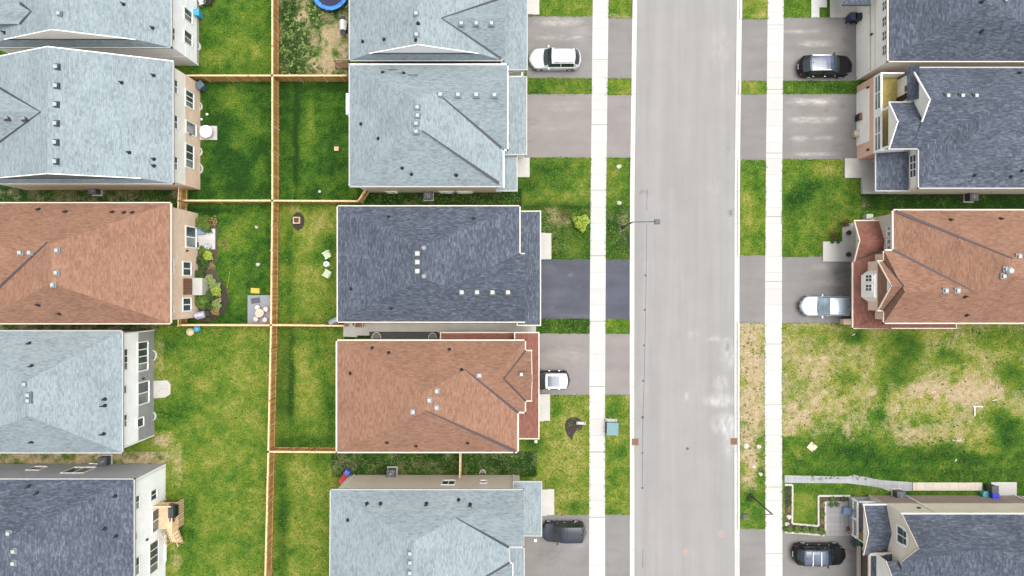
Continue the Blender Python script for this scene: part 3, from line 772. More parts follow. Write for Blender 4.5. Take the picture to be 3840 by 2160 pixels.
def lower_cladding(h, q, z, mat, name='lower_wall', out=.012, label=None):
    """brick or siding laid proud of the lower storey"""
    p = inset([(v.x, v.y) for v in q], -out); m = MB(); n = len(p)
    pp = [(v.x, v.y, 0) for v in p]+[(v.x, v.y, z) for v in p]
    m.add(pp, [(i, (i+1) % n, n+(i+1) % n, n+i) for i in range(n)]+[list(range(n, 2*n))])
    ob = m.build(name, mat, h.root)
    if label: ob['label'] = label
def quad_on_wall(side, wc, a0, a1, b0, b1):
    """side E/W: wall at X=wc; a0 (upper edge) a1 (lower edge) are photo x; b0,b1 photo y at mid height. N/S: swapped"""
    hh = []
    for a in (a0, a1):
        d = (a-1920) if side in 'EW' else (1080-a)
        hh.append(H*(1-wc*PX/d))
    zt, zb = hh; zm = (zt+zb)/2
    if side in 'EW': s0, s1 = P(0, b0, zm).y, P(0, b1, zm).y
    else: s0, s1 = P(b0, 0, zm).x, P(b1, 0, zm).x
    return max(.05, min(zt, zb)), max(zt, zb), min(s0, s1), max(s0, s1)
def window(h, side, wc, a0, a1, b0, b1, nx=2, nz=1, frame=None, pane=None, name='window', fw=.075, out=.06, blind=False):
    zb, zt, s0, s1 = quad_on_wall(side, wc, a0, a1, b0, b1)
    return window_m(h, side, wc, zb, zt, s0, s1, nx, nz, frame, pane, name, fw, out, blind)
def window_m(h, side, wc, zb, zt, s0, s1, nx=2, nz=1, frame=None, pane=None, name='window', fw=.075, out=.06, blind=False):
    sg = 1 if side in 'EN' else -1
    def bx(m, sa, sb, za, zc, o0, o1):
        if side in 'EW': m.box((wc+sg*o0, sa, za), (wc+sg*o1, sb, zc))
        else: m.box((sa, wc+sg*o0, za), (sb, wc+sg*o1, zc))
    m = MB(); f = fw
    bx(m, s0-f, s0, zb-f, zt+f, .0, out); bx(m, s1, s1+f, zb-f, zt+f, .0, out)
    bx(m, s0, s1, zt, zt+f, .0, out); bx(m, s0, s1, zb-f, zb, .0, out+.03)
    for i in range(1, nx):
        c = s0+(s1-s0)*i/nx; bx(m, c-f*.4, c+f*.4, zb, zt, .0, out-.01)
    for i in range(1, nz):
        c = zb+(zt-zb)*i/nz
        for j in range(nx):
            c0, c1 = s0+(s1-s0)*j/nx+(f*.4 if j else 0), s0+(s1-s0)*(j+1)/nx-(f*.4 if j < nx-1 else 0)
            bx(m, c0, c1, c-f*.3, c+f*.3, .0, out-.015)
    w = m.build(name, frame or M['white'], h.root)
    if blind:
        m = MB(); bx(m, s0, s0+(s1-s0)/nx, zb, zt, 0.004, .02); m.build('pane', M['glass_pale'], w)
        m = MB(); bx(m, s0+(s1-s0)/nx, s1, zb, zt, 0.004, .02); m.build('pane', M['glass'], w)
    else:
        m = MB(); bx(m, s0, s1, zb, zt, 0.004, .02); m.build('pane', pane or M['glass'], w)
    return w
def flash(h, segs, mat=None, w0=.06, w1=.28):
    """valley metal: narrow at the ridge, wide at the eave"""
    for a, b in segs:
        a = Vector(a); b = Vector(b); d = Vector((b.x-a.x, b.y-a.y, 0)).normalized(); n = Vector((-d.y, d.x, 0))
        m = MB(); up = Vector((0, 0, .05))
        p = [a-n*w0/2+up, b-n*w1/2+up, b+n*w1/2+up, a+n*w0/2+up]
        m.add(p+[q-Vector((0, 0, .06)) for q in p], [(0,1,2,3),(4,5,1,0),(5,6,2,1),(6,7,3,2),(7,4,0,3)])
        m.build('valley_flashing', mat or M['flash'], h.roofobj, fix=True)
def vents(h, pts, capmat=None, basemat=None, size=.31):
    for x, y in pts:
        r = hit(h, x, y)
        if not r: print('no roof at', x, y); continue
        p, n = r; z = Vector((n.x, n.y, 0))
        rz = math.atan2(n.y, n.x) if z.length > .05 else 0
        m = MB(); m.obox(p-Vector((0,0,.10)), size*1.6, size*1.6, .15, rz, 0, .95)
        m.obox(p+Vector((0,0,.05)), size*.72, size*.72, .10, rz, 0)
        m.obox(p+Vector((0,0,.15)), size*.95, size*.95, .055, rz, 1, .86)
        m.build('roof_vent', [basemat or M['greymetal'], M['gutter'] if capmat in (None, M['white']) else capmat], h.roofobj)
def pipes(h, pts, r=.06, t=False):
    for x, y in pts:
        q = hit(h, x, y)
        if not q: print('no roof at', x, y); continue
        p, n = q
        m = MB(); m.lathe(p-Vector((0,0,.1)), [(.17, 0), (.16, .12), (r*1.3, .2), (r, .22), (r, .50), (r*.8, .50)], 10)
        if t: m.tube(p+Vector((-.16,0,.42)), p+Vector((.16,0,.42)), .05)
        m.build('vent_pipe', M['black'], h.roofobj)
def downspout(h, x, y, z1=5.3):
    m = MB(); m.obox((x, y, .1), .09, .09, z1-.1); m.build('downspout', M['white'], h.root)
def flat_roof(h, x0, y0, x1, y1, e, rise, slope, mat, zwall=None, wallmat=None, ins=.25, name='porch_roof', g=True, gmat=None):
    """single slope roof, photo pixel outline; slope = side its eave is on"""
    za = {'E': (e+rise, e, e, e+rise), 'W': (e, e+rise, e+rise, e), 'N': (e, e, e+rise, e+rise), 'S': (e+rise, e+rise, e, e)}[slope]
    c = [P(x0, y0, za[0]), P(x1, y0, za[1]), P(x1, y1, za[2]), P(x0, y1, za[3])]
    ob = roof(h, [c], mat, name)
    if g: gutter(h, c, True, gmat)
    if wallmat is not None: walls(h, [(p.x, p.y) for p in c], ins, 0, e-.1, wallmat, 'porch_wall' if 'porch' in name else 'garage_wall')
    return c
def poly2(*pts, h=E): return [P(x, y, h) for x, y in pts]

# ---------------------------------------------------------------- left column
# pale roof at the top left, gablet towards the garden fence
h = house('pale shingle house with white siding at the top left corner, beside the blue bin', 300, -60)
e = [P(-60,-260,E), P(643,-260,E), P(643,178,E), P(-60,178,E)]
rt, rb = P(195,-260,8.65), P(197,116,8.65)
pe = plane(e[1], e[2], rt); pw = plane(e[0], e[3], rt)
yS = P(0,152,6.5).y
def at_y(pl, x, y): # point on plane at plan x,y
    a, n = pl; return Vector((x, y, a.z-(n.x*(x-a.x)+n.y*(y-a.y))/n.z))
def solve_z(a, b, z): t = (z-a.z)/(b.z-a.z); return a+(b-a)*t
rb = Vector((rb.x, yS-.12, rb.z))
def dutch(h, NE, SE, SW, NW, rN, rS, zs, mat, depth, gmat):
    """ridge north-south; the south end is a gablet over a steep pent skirt"""
    ye = SE.y; yg = ye+depth
    ks = (zs-SE.z)/(rS.z-SE.z)
    sE = Vector((SE.x+(rS.x-SE.x)*ks, yg, zs)); sW = Vector((SW.x+(rS.x-SW.x)*ks, yg, zs))
    rr = Vector((rS.x, yg, rS.z))
    roof(h, [[NE, SE, sE, rr, rN], [NW, SW, sW, rr, rN], [SE, SW, sW, sE]], mat)
    m = MB(); m.add([sE+Vector((0,.02,0)), sW+Vector((0,.02,0)), rr+Vector((0,.02,0))], [(0,1,2)]); m.build('gable_wall', gmat, h.root)
    o = Vector((0,-.02,.02))
    gutter(h, [sE+o, rr+o, sW+o], False, M['white'], .06, 'rake_trim', -.06, .02)
    m = MB(); m.seg(sE, sW, .10, .0, .05); m.build('skirt_shadow_strip', M['flash'], h.root)  # dark strip standing in for the shadow along the skirt top
    return sE, sW, rr
dutch(h, e[1], e[2], e[3], e[0], rt, P(195,116,8.65), 6.5, M['pale_roof'], .32, M['ivory_siding'])
a = on(pw, 118, 43)
b0, b1 = on(pw, 75, 12), on(pw, 75, 90)
roof(h, [[a, b0, P(-60,12,b0.z), Vector((P(-60,0,a.z).x, a.y, a.z))], [a, b1, P(-60,90,b1.z), Vector((P(-60,0,a.z).x, a.y, a.z))]], M['pale_roof'], 'dormer_roof')
flash(h, [(a, b0), (a, b1)])
gutter(h, [e[1], e[2]]); gutter(h, [e[2], e[3]])
q = walls(h, e, .30, 0, E-.1, M['white_siding'])
X = max(v.x for v in q)
lower_cladding(h, q, 2.45, M['white_siding'])
window(h, 'E', X+.012, 690, 718, 38, 79, 2, 1, blind=True); window(h, 'E', X+.012, 690, 718, 122, 165, 2, 1, blind=True)
window(h, 'E', X, 646, 654, 107, 150, 2, 1)
m = MB(); m.box((X+.012, P(0,236,0).y-.06, 0), (X+.05, P(0,-200,0).y, .45)); m.build('foundation', M['slab'], h.root)
vents(h, [(222,52)], M['vent_pale'], M['vent_base'])
pipes(h, [(463,16),(572,105)]); pipes(h, [(18,123)])

# pale roof with six vents
h = house('pale shingle house with a row of six roof vents, white siding over tan brick', 260, 450)
NE, SE = P(650,229,E), P(650,689,E); NW, SW = P(-93,229,E), P(-93,689,E)
rN = P(177,169,8.65); NEy = NE.copy(); rS = P(177,644,8.65)
rN = Vector((rN.x, NE.y+.1, rN.z))
dutch(h, NE, SE, SW, NW, rN, rS, 6.35, M['pale_roof'], .34, M['pale_roof'])
pw = plane(NW, SW, rN)
a = on(pw, 153, 420); xw = NW.x-.5
va, vb = on(pw, -80, 284), on(pw, -80, 590)
roof(h, [[a, va, Vector((xw, va.y, va.z)), Vector((xw, a.y, a.z))], [a, vb, Vector((xw, vb.y, vb.z)), Vector((xw, a.y, a.z))]], M['pale_roof'], 'gable_roof')
flash(h, [(a, va), (a, vb)])
gutter(h, [NE, SE]); gutter(h, [SE, SW]); gutter(h, [NE, rN, NW], False, M['white'], .07, 'rake_trim', -.12, .02)
m = MB(); d = Vector((0,-.28,0)); m.add([NE+d-Vector((.3,0,0)), NW+d+Vector((.3,0,0)), rN+d-Vector((0,0,.05))], [(0,1,2)]); m.build('gable_wall', M['ivory_siding'], h.root)
q = walls(h, [NE, SE, SW, NW], .30, 0, E-.1, M['ivory_siding']); X = max(v.x for v in q)
lower_cladding(h, q, 2.85, M['tan_brick'])
XL = X+.012
window(h, 'E', XL, 696, 724, 345, 402, 3, 1, fw=.1, blind=True); window(h, 'E', XL, 696, 724, 545, 628, 3, 1, fw=.1, blind=True)
window(h, 'E', XL, 697, 733, 461, 503, 1, 1, pane=M['glass_pale'], name='back_door')
for b0, b1 in ((302,350),(434,482),(590,636)): window(h, 'E', X, 653, 664, b0, b1, 2, 1, blind=True)
vents(h, [(212,251),(211,322),(209,392),(209,463),(208,534),(208,606)], M['vent_pale'], M['darkmetal'], .34)
vents(h, [(27,442),(92,444)], M['greymetal'], M['darkmetal'])
pipes(h, [(456,310),(484,572),(576,283),(577,597),(577,622)])
m = MB(); c = P(710, 505, 1.9)
m.obox((XL+.06, P(0,505,1.9).y, 1.9), .12, .12, .3); m.build('wall_lamp', M['black'], h.root)

# brown roof, tan brick
h = house('brown shingle house with tan brick back wall beside the garden of round shrubs', 260, 985)
NE, SE, NW, SW = P(642,760,E), P(642,1214,E), P(-95,760,E), P(-95,1214,E)
r1, r2 = P(190,915,RG), P(190,1062,RG)
pW = plane(NW, SW, r2)
v0 = on(pW, 178, 962); zr = v0.z-.0
pn = plane(NW, NE, r1)
# wing ridge to the west
tN = (zr-E)/(RG-E); yr = NE.y+(r1.y-NE.y)*tN
wr0 = Vector((r1.x+(NW.x-r1.x)*(1-tN)*.98, yr, zr)); wr1 = Vector((NW.x-1, yr, zr))
vE = on(pW, -60, 1132)
roof(h, [[NE, SE, r2, r1], [NW-Vector((1,0,0)), NE, r1, wr0, wr1], [SE, SW, r2], [r2, SW, vE, wr0, r1], [wr0, vE, Vector((wr1.x, vE.y, vE.z)), wr1]], M['brown_roof'])
flash(h, [(wr0, vE)], M['brown_flash'], .10, .30)
gutter(h, [NW, NE, SE, SW], False, M['cream'])
q = walls(h, [NW, NE, SE, SW], .30, 0, E-.1, M['tan_brick']); X = max(v.x for v in q)
window(h, 'E', X, 697, 733, 853, 926, 2, 1, fw=.12, blind=True, name='patio_door')
window(h, 'E', X, 686, 714, 984, 1031, 2, 1, fw=.12); window(h, 'E', X, 686, 714, 1120, 1164, 2, 1, fw=.12)
zb, zt, s0, s1 = quad_on_wall('E', X, 686, 716, 1044, 1105)
m = MB(); m.box((X, s0, 1.25), (X+.05, s1, zt)); dr = m.build('back_door', M['brown_wood'], h.root)
m = MB(); m.obox((X+.08, s0+.12, 2.0), .05, .05, .12); m.build('handle', M['steel'], dr)
m = MB(); m.box((X+.02, s0-.05, 0), (X+.95, s1+.05, 1.22)); m.build('door_landing', M['slab'], h.root)
for b0, b1 in ((975,1000),(1005,1025),(1150,1170)): window(h, 'E', X, 643, 649, b0, b1, 1, 1, pane=M['glass_pale'])
for y in (940, 1005): pass
m = MB(); m.obox((X+.06, P(0,941,2).y, 2.1), .12, .14, .26); m.build('wall_lamp', M['black'], h.root)
vents(h, [(215,939),(213,1023),(200,1068),(77,947),(113,947)], M['white'], M['greymetal'])
pipes(h, [(145,786),(246,795),(422,796),(466,798),(497,798),(144,1143),(222,1176)])

# pale roof with grey brick below white siding
h = house('pale shingle house with white siding over grey brick, left edge of the photo', 250, 1450)
NE, SE, NW, SW = P(460,1240,E), P(460,1698,E), P(-250,1240,E), P(-250,1698,E)
r1, r2 = P(105,1425,RG), P(105,1560,RG)
roof(h, [[NE, SE, r2, r1], [NW, SW, r2, r1], [NW, NE, r1], [SW, SE, r2]], M['pale_roof'])
gutter(h, [NW, NE, SE, SW], False)
q = walls(h, [NW, NE, SE, SW], .30, 0, E-.1, M['white_siding']); X = max(v.x for v in q)
lower_cladding(h, q, 2.6, M['grey_brick'])
XL = X+.012
window(h, 'E', XL, 517, 552, 1284, 1388, 4, 1, fw=.11, blind=True)
window(h, 'E', XL, 517, 556, 1434, 1512, 2, 1, fw=.10, blind=True, name='patio_door')
window(h, 'E', XL, 515, 536, 1569, 1598, 1, 1, fw=.11)
window(h, 'E', X, 464, 477, 1310, 1385, 3, 1, blind=True); window(h, 'E', X, 464, 472, 1446, 1474, 1, 1); window(h, 'E', X, 464, 474, 1556, 1598, 2, 1, blind=True)
m = MB(); m.obox((XL+.06, P(0,1420,2).y, 1.8), .12, .14, .26); m.build('wall_lamp', M['black'], h.root)
for c in (NE, SE): downspout(h, X+.06, c.y+(.3 if c is SE else -.3))
vents(h, [(95,1441),(108,1481),(108,1502)], M['vent_pale'], M['vent_base'])
pipes(h, [(110,1288),(118,1373),(392,1497),(119,1657)]); pipes(h, [(392,1521),(388,1627)], t=True)

# slate roof with the deck
h = house('slate grey house with white siding and a raised timber deck, bottom left', 300, 2000)
NE, SE, NW, SW = P(504,1796,E), P(504,2420,E), P(-420,1796,E), P(-420,2420,E)
r1, r2 = P(40,2010,RG), P(40,2420,RG)
roof(h, [[NE, SE, r2, r1], [NW, SW, r2, r1], [NW, NE, r1]], M['slate_roof'])
gutter(h, [NW, NE, SE], False)
q = walls(h, [NW, NE, SE, SW], .22, 0, E-.1, M['white_siding']); X = max(v.x for v in q); Yn = max(v.y for v in q)
m = MB(); m.box((NW.x, Yn+.002, 0), (X+.002, Yn+.03, E-.1)); m.build('side_wall', M['grey_siding'], h.root)
m = MB(); m.box((X-.02, Yn-.1, 0), (X+.04, Yn+.05, E-.1)); m.build('corner_trim', M['white'], h.root)
window(h, 'N', Yn+.03, 1763, 1751, 115, 160, 1, 1); window(h, 'N', Yn+.03, 1774, 1754, 255, 335, 2, 1); window(h, 'N', Yn+.03, 1739, 1736, 340, 375, 1, 1)
window(h, 'E', X, 565, 586, 1838, 1872, 2, 1, fw=.09); window(h, 'E', X, 571, 606, 1908, 1986, 2, 1, fw=.09, blind=True, name='patio_door')
window(h, 'E', X, 561, 592, 2032, 2142, 4, 1, fw=.09, blind=True)
window(h, 'E', X, 508, 521, 1860, 1906, 2, 1, blind=True); window(h, 'E', X, 506, 511, 1998, 2022, 1, 1); window(h, 'E', X, 508, 521, 2090, 2152, 2, 1, blind=True)
window(h, 'E', X, 618, 627, 2000, 2102, 4, 1, fw=.07)
m = MB(); m.obox((X+.06, P(0,2017,2.8).y, 3.1), .12, .14, .26); m.build('wall_lamp', M['black'], h.root)
downspout(h, X+.06, Yn-.2)
vents(h, [(34,1999),(53,2066),(52,2111)], M['white'], M['greymetal'])
pipes(h, [(138,1850),(432,1860),(392,1982),(436,2010),(108,1825)])
# the deck, a part of that house
ya, yb = P(0,1886,1.3).y, P(0,1985,1.3).y
x1 = X+1.75; dz = 1.25
m = MB()
k = 12
for i in range(k): m.box((X+.02+(1.72)*i/k, yb, dz-.04), (X+.02+(1.72)*(i+.94)/k, ya, dz))
m.build('deck_floor', M['deck'], h.root)
m = MB()
for x_ in (X+.1, x1-.08):
    for y_ in (ya-.08, yb+.08): m.obox((x_, y_, 0), .12, .12, dz-.05)
m.box((X+.02, yb, dz-.24), (x1, yb+.05, dz-.05)); m.box((X+.02, ya-.05, dz-.24), (x1, ya, dz-.05)); m.box((x1-.05, yb+.06, dz-.24), (x1, ya-.06, dz-.05))
for i in range(9): m.box((x1+.01, yb+.1+i*(ya-yb-.2)/9, .1), (x1+.03, yb+.1+(i+.8)*(ya-yb-.2)/9, dz-.06))
m.build('deck_frame', M['deck'], h.root)
m = MB()
for a_, b_ in (((X+.05, ya-.05), (x1-.05, ya-.05)), ((x1-.05, ya-.05), (x1-.05, yb+.05))):
    m.seg((*a_, dz+.92), (*b_, dz+.92), .13, 0, .05, .06); m.seg((*a_, dz+.12), (*b_, dz+.12), .05, 0, .07)
    L = Vector((b_[0]-a_[0], b_[1]-a_[1], 0)); n_ = int(L.length/.13)
    for i in range(n_+1): m.obox((a_[0]+L.x*i/n_, a_[1]+L.y*i/n_, dz+.1), .04, .04, .84)
m.build('deck_railing', M['rail'], h.root)
m = MB()
sx0, sx1 = x1-1.1, x1-.05
for i in range(6):
    z = dz-(i+1)*dz/7; m.box((sx0, yb-.27*(i+1), z-.05), (sx1, yb-.27*i, z))
m.build('deck_stairs', M['deck'], h.root)
for x_ in (sx0, sx1):
    m = MB()
    m.seg((x_, yb, dz+.85), (x_, yb-1.7, .95), .10, 0, .05); m.seg((x_, yb, dz-.25), (x_, yb-1.7, -.02), .05, 0, .25)
    for i in range(5): m.obox((x_, yb-.08-.38*i, max(0, dz-.2-i*.28)), .05, .05, 1.05)
    m.build('stair_railing', M['rail'], h.root)
# ---------------------------------------------------------------- middle column
# pale roof beside the trampoline
h = house('pale shingle house beside the trampoline, with three vents on its front gable', 1590, -60)
NE, SE, NW, SW = P(1888,-330,E), P(1888,227,E), P(1310,-330,E), P(1310,227,E)
rN, rS = P(1566,-330,8.45), P(1566,176,8.45)
dutch(h, NE, SE, SW, NW, rN, rS, 6.4, M['pale_roof'], .30, M['white'])
pe = plane(NE, SE, rN)
a = on(pe, 1655, 68); va, vb = on(pe, 1880, -4), on(pe, 1880, 219)
xe = NE.x+.12
roof(h, [[a, va, Vector((xe, va.y, va.z)), Vector((xe, a.y, a.z))], [a, vb, Vector((xe, vb.y, vb.z)), Vector((xe, a.y, a.z))]], M['pale_roof'], 'gable_roof')
flash(h, [(a, va), (a, vb)])
m = MB(); m.add([Vector((xe-.05, va.y, E-.2)), Vector((xe-.05, vb.y, E-.2)), Vector((xe-.05, vb.y, vb.z)), Vector((xe-.05, a.y, a.z-.03)), Vector((xe-.05, va.y, va.z))], [(0,1,2,3,4)]); m.build('gable_wall', M['ivory_siding'], h.root)
gutter(h, [NW, SW, SE, NE])
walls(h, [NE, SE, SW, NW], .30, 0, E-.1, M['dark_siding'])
flat_roof(h, 1880, -330, 1977, 262, 2.9, 1.3, 'E', M['pale_roof'], wallmat=M['ivory_siding'], name='garage_roof')
vents(h, [(1561,52),(1562,131)], M['vent_pale'], M['vent_base']); vents(h, [(1730,89),(1786,89),(1843,89)], M['vent_pale'], M['vent_base'])
pipes(h, [(1361,156),(1441,148),(1568,88),(1560,150)])

# pale roof with two dark valleys
h = house('pale shingle house with two long dark valleys and a patch of missing shingles', 1590, 470)
NW, SW = P(1310,242,E), P(1310,700,E); NE, SE = P(1889,242,E), P(1889,700,E); NE2 = P(1903,242,E)
r1, r2 = P(1563,372,8.6), P(1563,476,8.6)
pE = plane(P(1889,400,E), P(1889,600,E), r1); pN = plane(NW, NE, r1)
v0 = on(pE, 1634, 372); v1 = on(pE, 1880, 556)
tN = (v0.z-E)/(r1.z-E); yw = NW.y+(r1.y-NW.y)*tN
v0 = Vector((v0.x, yw, v0.z))
cor = P(1889,562,E); xg = NE2.x
S4 = P(1874,700,E); c3 = P(1880,690,E+.05)
roof(h, [[NW, SW, r2, r1], [NW, Vector((xg, NW.y, E)), Vector((xg, yw, v0.z)), v0, r1], [v0, cor, Vector((xg, cor.y, E)), Vector((xg, yw, v0.z))],
         [r1, v0, cor, SE, r2], [SW, SE, r2]], M['pale_roof'])
# open valley down to the inside corner, capped hip to the far corner
flash(h, [(v0+(cor-v0)*.02, cor-(cor-v0)*.03), (r2+(SE-r2)*.06, SE-(SE-r2)*.06)], M['flash'], .09, .26)
gutter(h, [NW, SW, P(1880,700,E)]); gutter(h, [NW, Vector((xg, NW.y, E)), Vector((xg, cor.y, E)), cor, SE], False, M['white'], .13)
m = MB(); m.add([Vector((xg-.06, NW.y, E-.2)), Vector((xg-.06, cor.y, E-.2)), Vector((xg-.06, cor.y, E)), Vector((xg-.06, yw, v0.z-.05)), Vector((xg-.06, NW.y, E))], [(0,1,2,3,4)]); m.build('gable_wall', M['ivory_siding'], h.root)
q = walls(h, [NW, SW, SE, NE], .30, 0, E-.1, M['beige_siding']); Ys = min(v.y for v in q)
flat_roof(h, 1890, 289, 1975, 580, 2.9, 1.2, 'E', M['pale_roof'], wallmat=M['ivory_siding'], name='garage_roof')
flat_roof(h, 1862, 582, 1939, 716, 2.9, 1.1, 'E', M['pale_roof'], name='porch_roof')
for y in (600, 700):
    c = P(1925, y, 0); m = MB(); m.obox((c.x-.3, c.y, 0), .22, .22, 2.8); m.build('porch_post', M['white'], h.root)
vents(h, [(1565,403),(1566,434),(1561,464),(1561,494)], M['vent_pale'], M['vent_base']); vents(h, [(1651,355),(1718,356),(1786,356),(1854,357)], M['vent_pale'], M['vent_base'], .34)
pipes(h, [(1354,465),(1419,519),(1508,629),(1543,652),(1435,272),(1514,275)]); pipes(h, [(1711,656)], t=True)
pB = []
m = MB()
for (x, y, w, l) in ((1472,262,40,10),(1512,276,34,5),(1548,282,44,9),(1430,258,20,3),(1500,283,16,3),(1627,298,12,4),(1440,268,26,3),(1560,288,20,4),(1610,303,5,5),(1606,452,3,14)):
    r_ = hit(h, x, y)
    if r_:
        p, n = r_; d = Vector((w/PX/2*.86, 0, 0)); u = Vector((0, -n.z, n.y))*(l/PX/2)*1.0; o = n*.012
        k = random.uniform(.6, 1)
        m.add([p-d-u+o, p+d*k-u+o, p+d+u*.6+o, p-d*.7+u+o], [(0,1,2,3)])
m.build('bare_patch', plain('bare_roof_felt', (0.10, 0.095, 0.10), .9, .4, 6), h.roofobj)
for x0, x1_ in ((1650,1700),(1716,1770),(1450,1490)): window(h, 'S', Ys, 717, 722, x0, x1_, 2, 1)
m = MB(); m.box((P(1336,0,0).x-.22, P(0,385,0).y, .2), (P(1336,0,0).x+.35, P(0,460,0).y, 3.0)); m.build('bay_window', M['white'], h.root)

# slate roof with the sealed driveway
h = house('slate grey hip roofed house with four vents in a row above the sealed driveway', 1610, 1000)
NW, SW = P(1265,772,E), P(1265,1208,E); NE, SE = P(1950,772,E), P(1950,1208,E)
r1, r2 = P(1585,922,RG), P(1585,1042,RG)
pE = plane(NE, SE, r1); pS = plane(SW, SE, r2)
cor = P(1950,951,E); xg = P(1966,0,E).x
w0 = on(pE, 1680, 1078); ts = (w0.z-E)/(RG-E); yw = SW.y+(r2.y-SW.y)*ts; w0 = Vector((w0.x, yw, w0.z))
wE = Vector((xg, yw, w0.z))
roof(h, [[NW, SW, r2, r1], [NW, NE, r1], [r1, NE, cor, w0, r2], [cor, Vector((xg, cor.y, E)), wE, w0], [SW, Vector((xg, SW.y, E)), wE, w0, r2]], M['slate_roof'])
flash(h, [(w0, cor)], M['slate_roof'], .04, .05)
gutter(h, [Vector((xg, SW.y, E)), SW, NW, NE, cor, Vector((xg, cor.y, E))], False, M['cream'])
m = MB(); m.add([Vector((xg-.05, cor.y, E-.2)), Vector((xg-.05, SW.y, E-.2)), Vector((xg-.05, SW.y, E)), wE-Vector((.05,0,.04)), Vector((xg-.05, cor.y, E))], [(0,1,2,3,4)]); m.build('gable_wall', M['beige_siding'], h.root)
walls(h, [NW, SW, SE, NE], .30, 0, E-.1, M['beige_siding'])
flat_roof(h, 1940, 792, 2027, 1220, 2.9, 1.5, 'E', M['slate_roof'], wallmat=None, name='porch_roof', gmat=M['cream'])
c0, c1 = P(1945, 960, 0), P(2012, 1205, 0); m = MB(); m.box((c0.x, c1.y, 0), (c1.x, c0.y, 2.78)); m.build('garage_wall', M['orange_brick'], h.root)
for y in (815, 945):
    c = P(2006, y, 0); m = MB(); m.obox((c.x, c.y, 0), .25, .25, 2.78); m.build('porch_post', M['cream'], h.root)
vents(h, [(1566,951),(1566,983),(1566,1017)], M['white'], M['darkmetal'], .40); vents(h, [(1732,1096),(1789,1096),(1847,1096),(1905,1096)], M['white'], M['darkmetal'], .36)
pipes(h, [(1457,815),(1775,821),(1316,1083),(1466,1155)], .045)
for y in (930, 1036):
    r_ = hit(h, 1590, y)
    if r_:
        m = MB(); m.lathe(r_[0]-Vector((0,0,.05)), [(.24, 0), (.24, .10), (.16, .22), (.16, .26)], 14); m.build('roof_turbine', M['greymetal'], h.roofobj)

# large brown roof
h = house('brown shingle house with a gabled front, in the middle column', 1610, 1480)
NW, SW = P(1262,1276,E), P(1262,1696,E); NE, SE = P(1943,1276,E), P(1943,1696,E)
r1, r2 = P(1598,1468,RG), P(1598,1540,RG)
pE = plane(NE, SE, r1); xa = P(1970,0,E).x
w0 = on(pE, 1745, 1430); tN = (w0.z-E)/(RG-E); yw = NW.y+(r1.y-NW.y)*tN; w0 = Vector((w0.x, yw, w0.z))
cor = P(1943,1547,E)
wE = Vector((P(1883,0,8.0).x, yw, w0.z))
Na = Vector((xa, NW.y, E)); Sa = Vector((xa, cor.y, E))
roof(h, [[NW, SW, r2, r1], [NW, Na, wE, w0, r1], [w0, wE, Sa, cor], [wE, Na, Sa], [r1, w0, cor, SE, r2], [SW, SE, r2]], M['brown_roof'])
xg = P(1993,0,E).x
gN, gS = P(1993,1315,E), P(1993,1503,E); gR = Vector((xg, wE.y, wE.z-.15)); gR.y = (gN.y+gS.y)/2
pEE = plane(wE, Na, Sa); g0 = on(pEE, 1888, 1424); 
def xplane(pl, y, z):
    a, n = pl; return Vector((a.x-(n.y*(y-a.y)+n.z*(z-a.z))/n.x, y, z))
g0 = xplane(pEE, gR.y, gR.z); nb, sb = xplane(pEE, gN.y, E+.02), xplane(pEE, gS.y, E+.02)
roof(h, [[g0, gR, gN, nb], [g0, gR, gS, sb]], M['brown_roof'], 'gable_roof')
flash(h, [(w0, cor-(cor-w0)*.02), (r2, SE-(SE-r2)*.03), (g0, nb), (g0, sb)], M['brown_flash'], .08, .26)
gutter(h, [NW, SW, P(1928,1696,E), SE, cor, Sa, Vector((xa, gS.y, E)), gS], False, M['cream'], .13); gutter(h, [NW, Na, Vector((xa, gN.y, E)), gN], False, M['cream'], .13); gutter(h, [gN, gR, gS], False, M['cream'], .07, 'rake_trim', -.12, .02)
m = MB(); m.add([gN-Vector((.06,0,0)), gR-Vector((.06,0,.05)), gS-Vector((.06,0,0))], [(0,1,2)]); m.build('gable_wall', M['beige_siding'], h.root)
walls(h, [NW, SW, SE, NE], .30, 0, E-.1, M['tan_brick'])
m = MB(); c0, c1 = P(1930,1290,E), P(1980,1520,E); m.box((c0.x, c1.y, 2.5), (c1.x-.2, c0.y, E-.15)); m.build('upper_wall', M['beige_siding'], h.root)
# lower roof round the front and the side
c = flat_roof(h, 1930, 1247, 2021, 1645, 2.9, 1.3, 'E', M['red_roof'], wallmat=None, name='porch_roof', gmat=M['cream'])
flat_roof(h, 1652, 1247, 1932, 1320, 2.9, .75, 'N', M['red_roof'], wallmat=None, name='side_roof', gmat=M['cream'])
c0, c1 = P(1940, 1262, 0), P(2006, 1490, 0); m = MB(); m.box((c0.x, c1.y, 0), (c1.x, c0.y, 2.78)); m.build('garage_wall', M['tan_brick'], h.root)
for y in (1510, 1630):
    cc = P(2006, y, 0); m = MB(); m.obox((cc.x, cc.y, 0), .25, .25, 2.78); m.build('porch_post', M['cream'], h.root)
vents(h, [(1550,1544),(1610,1500),(1638,1466),(1637,1528),(1797,1407)], M['white'], M['greymetal']); vents(h, [(1955,1403)], M['white'], M['brown_flash'])
pipes(h, [(1395,1306),(1457,1324),(1685,1312),(1731,1388),(1314,1400),(1451,1659),(1560,1672),(1754,1661)])

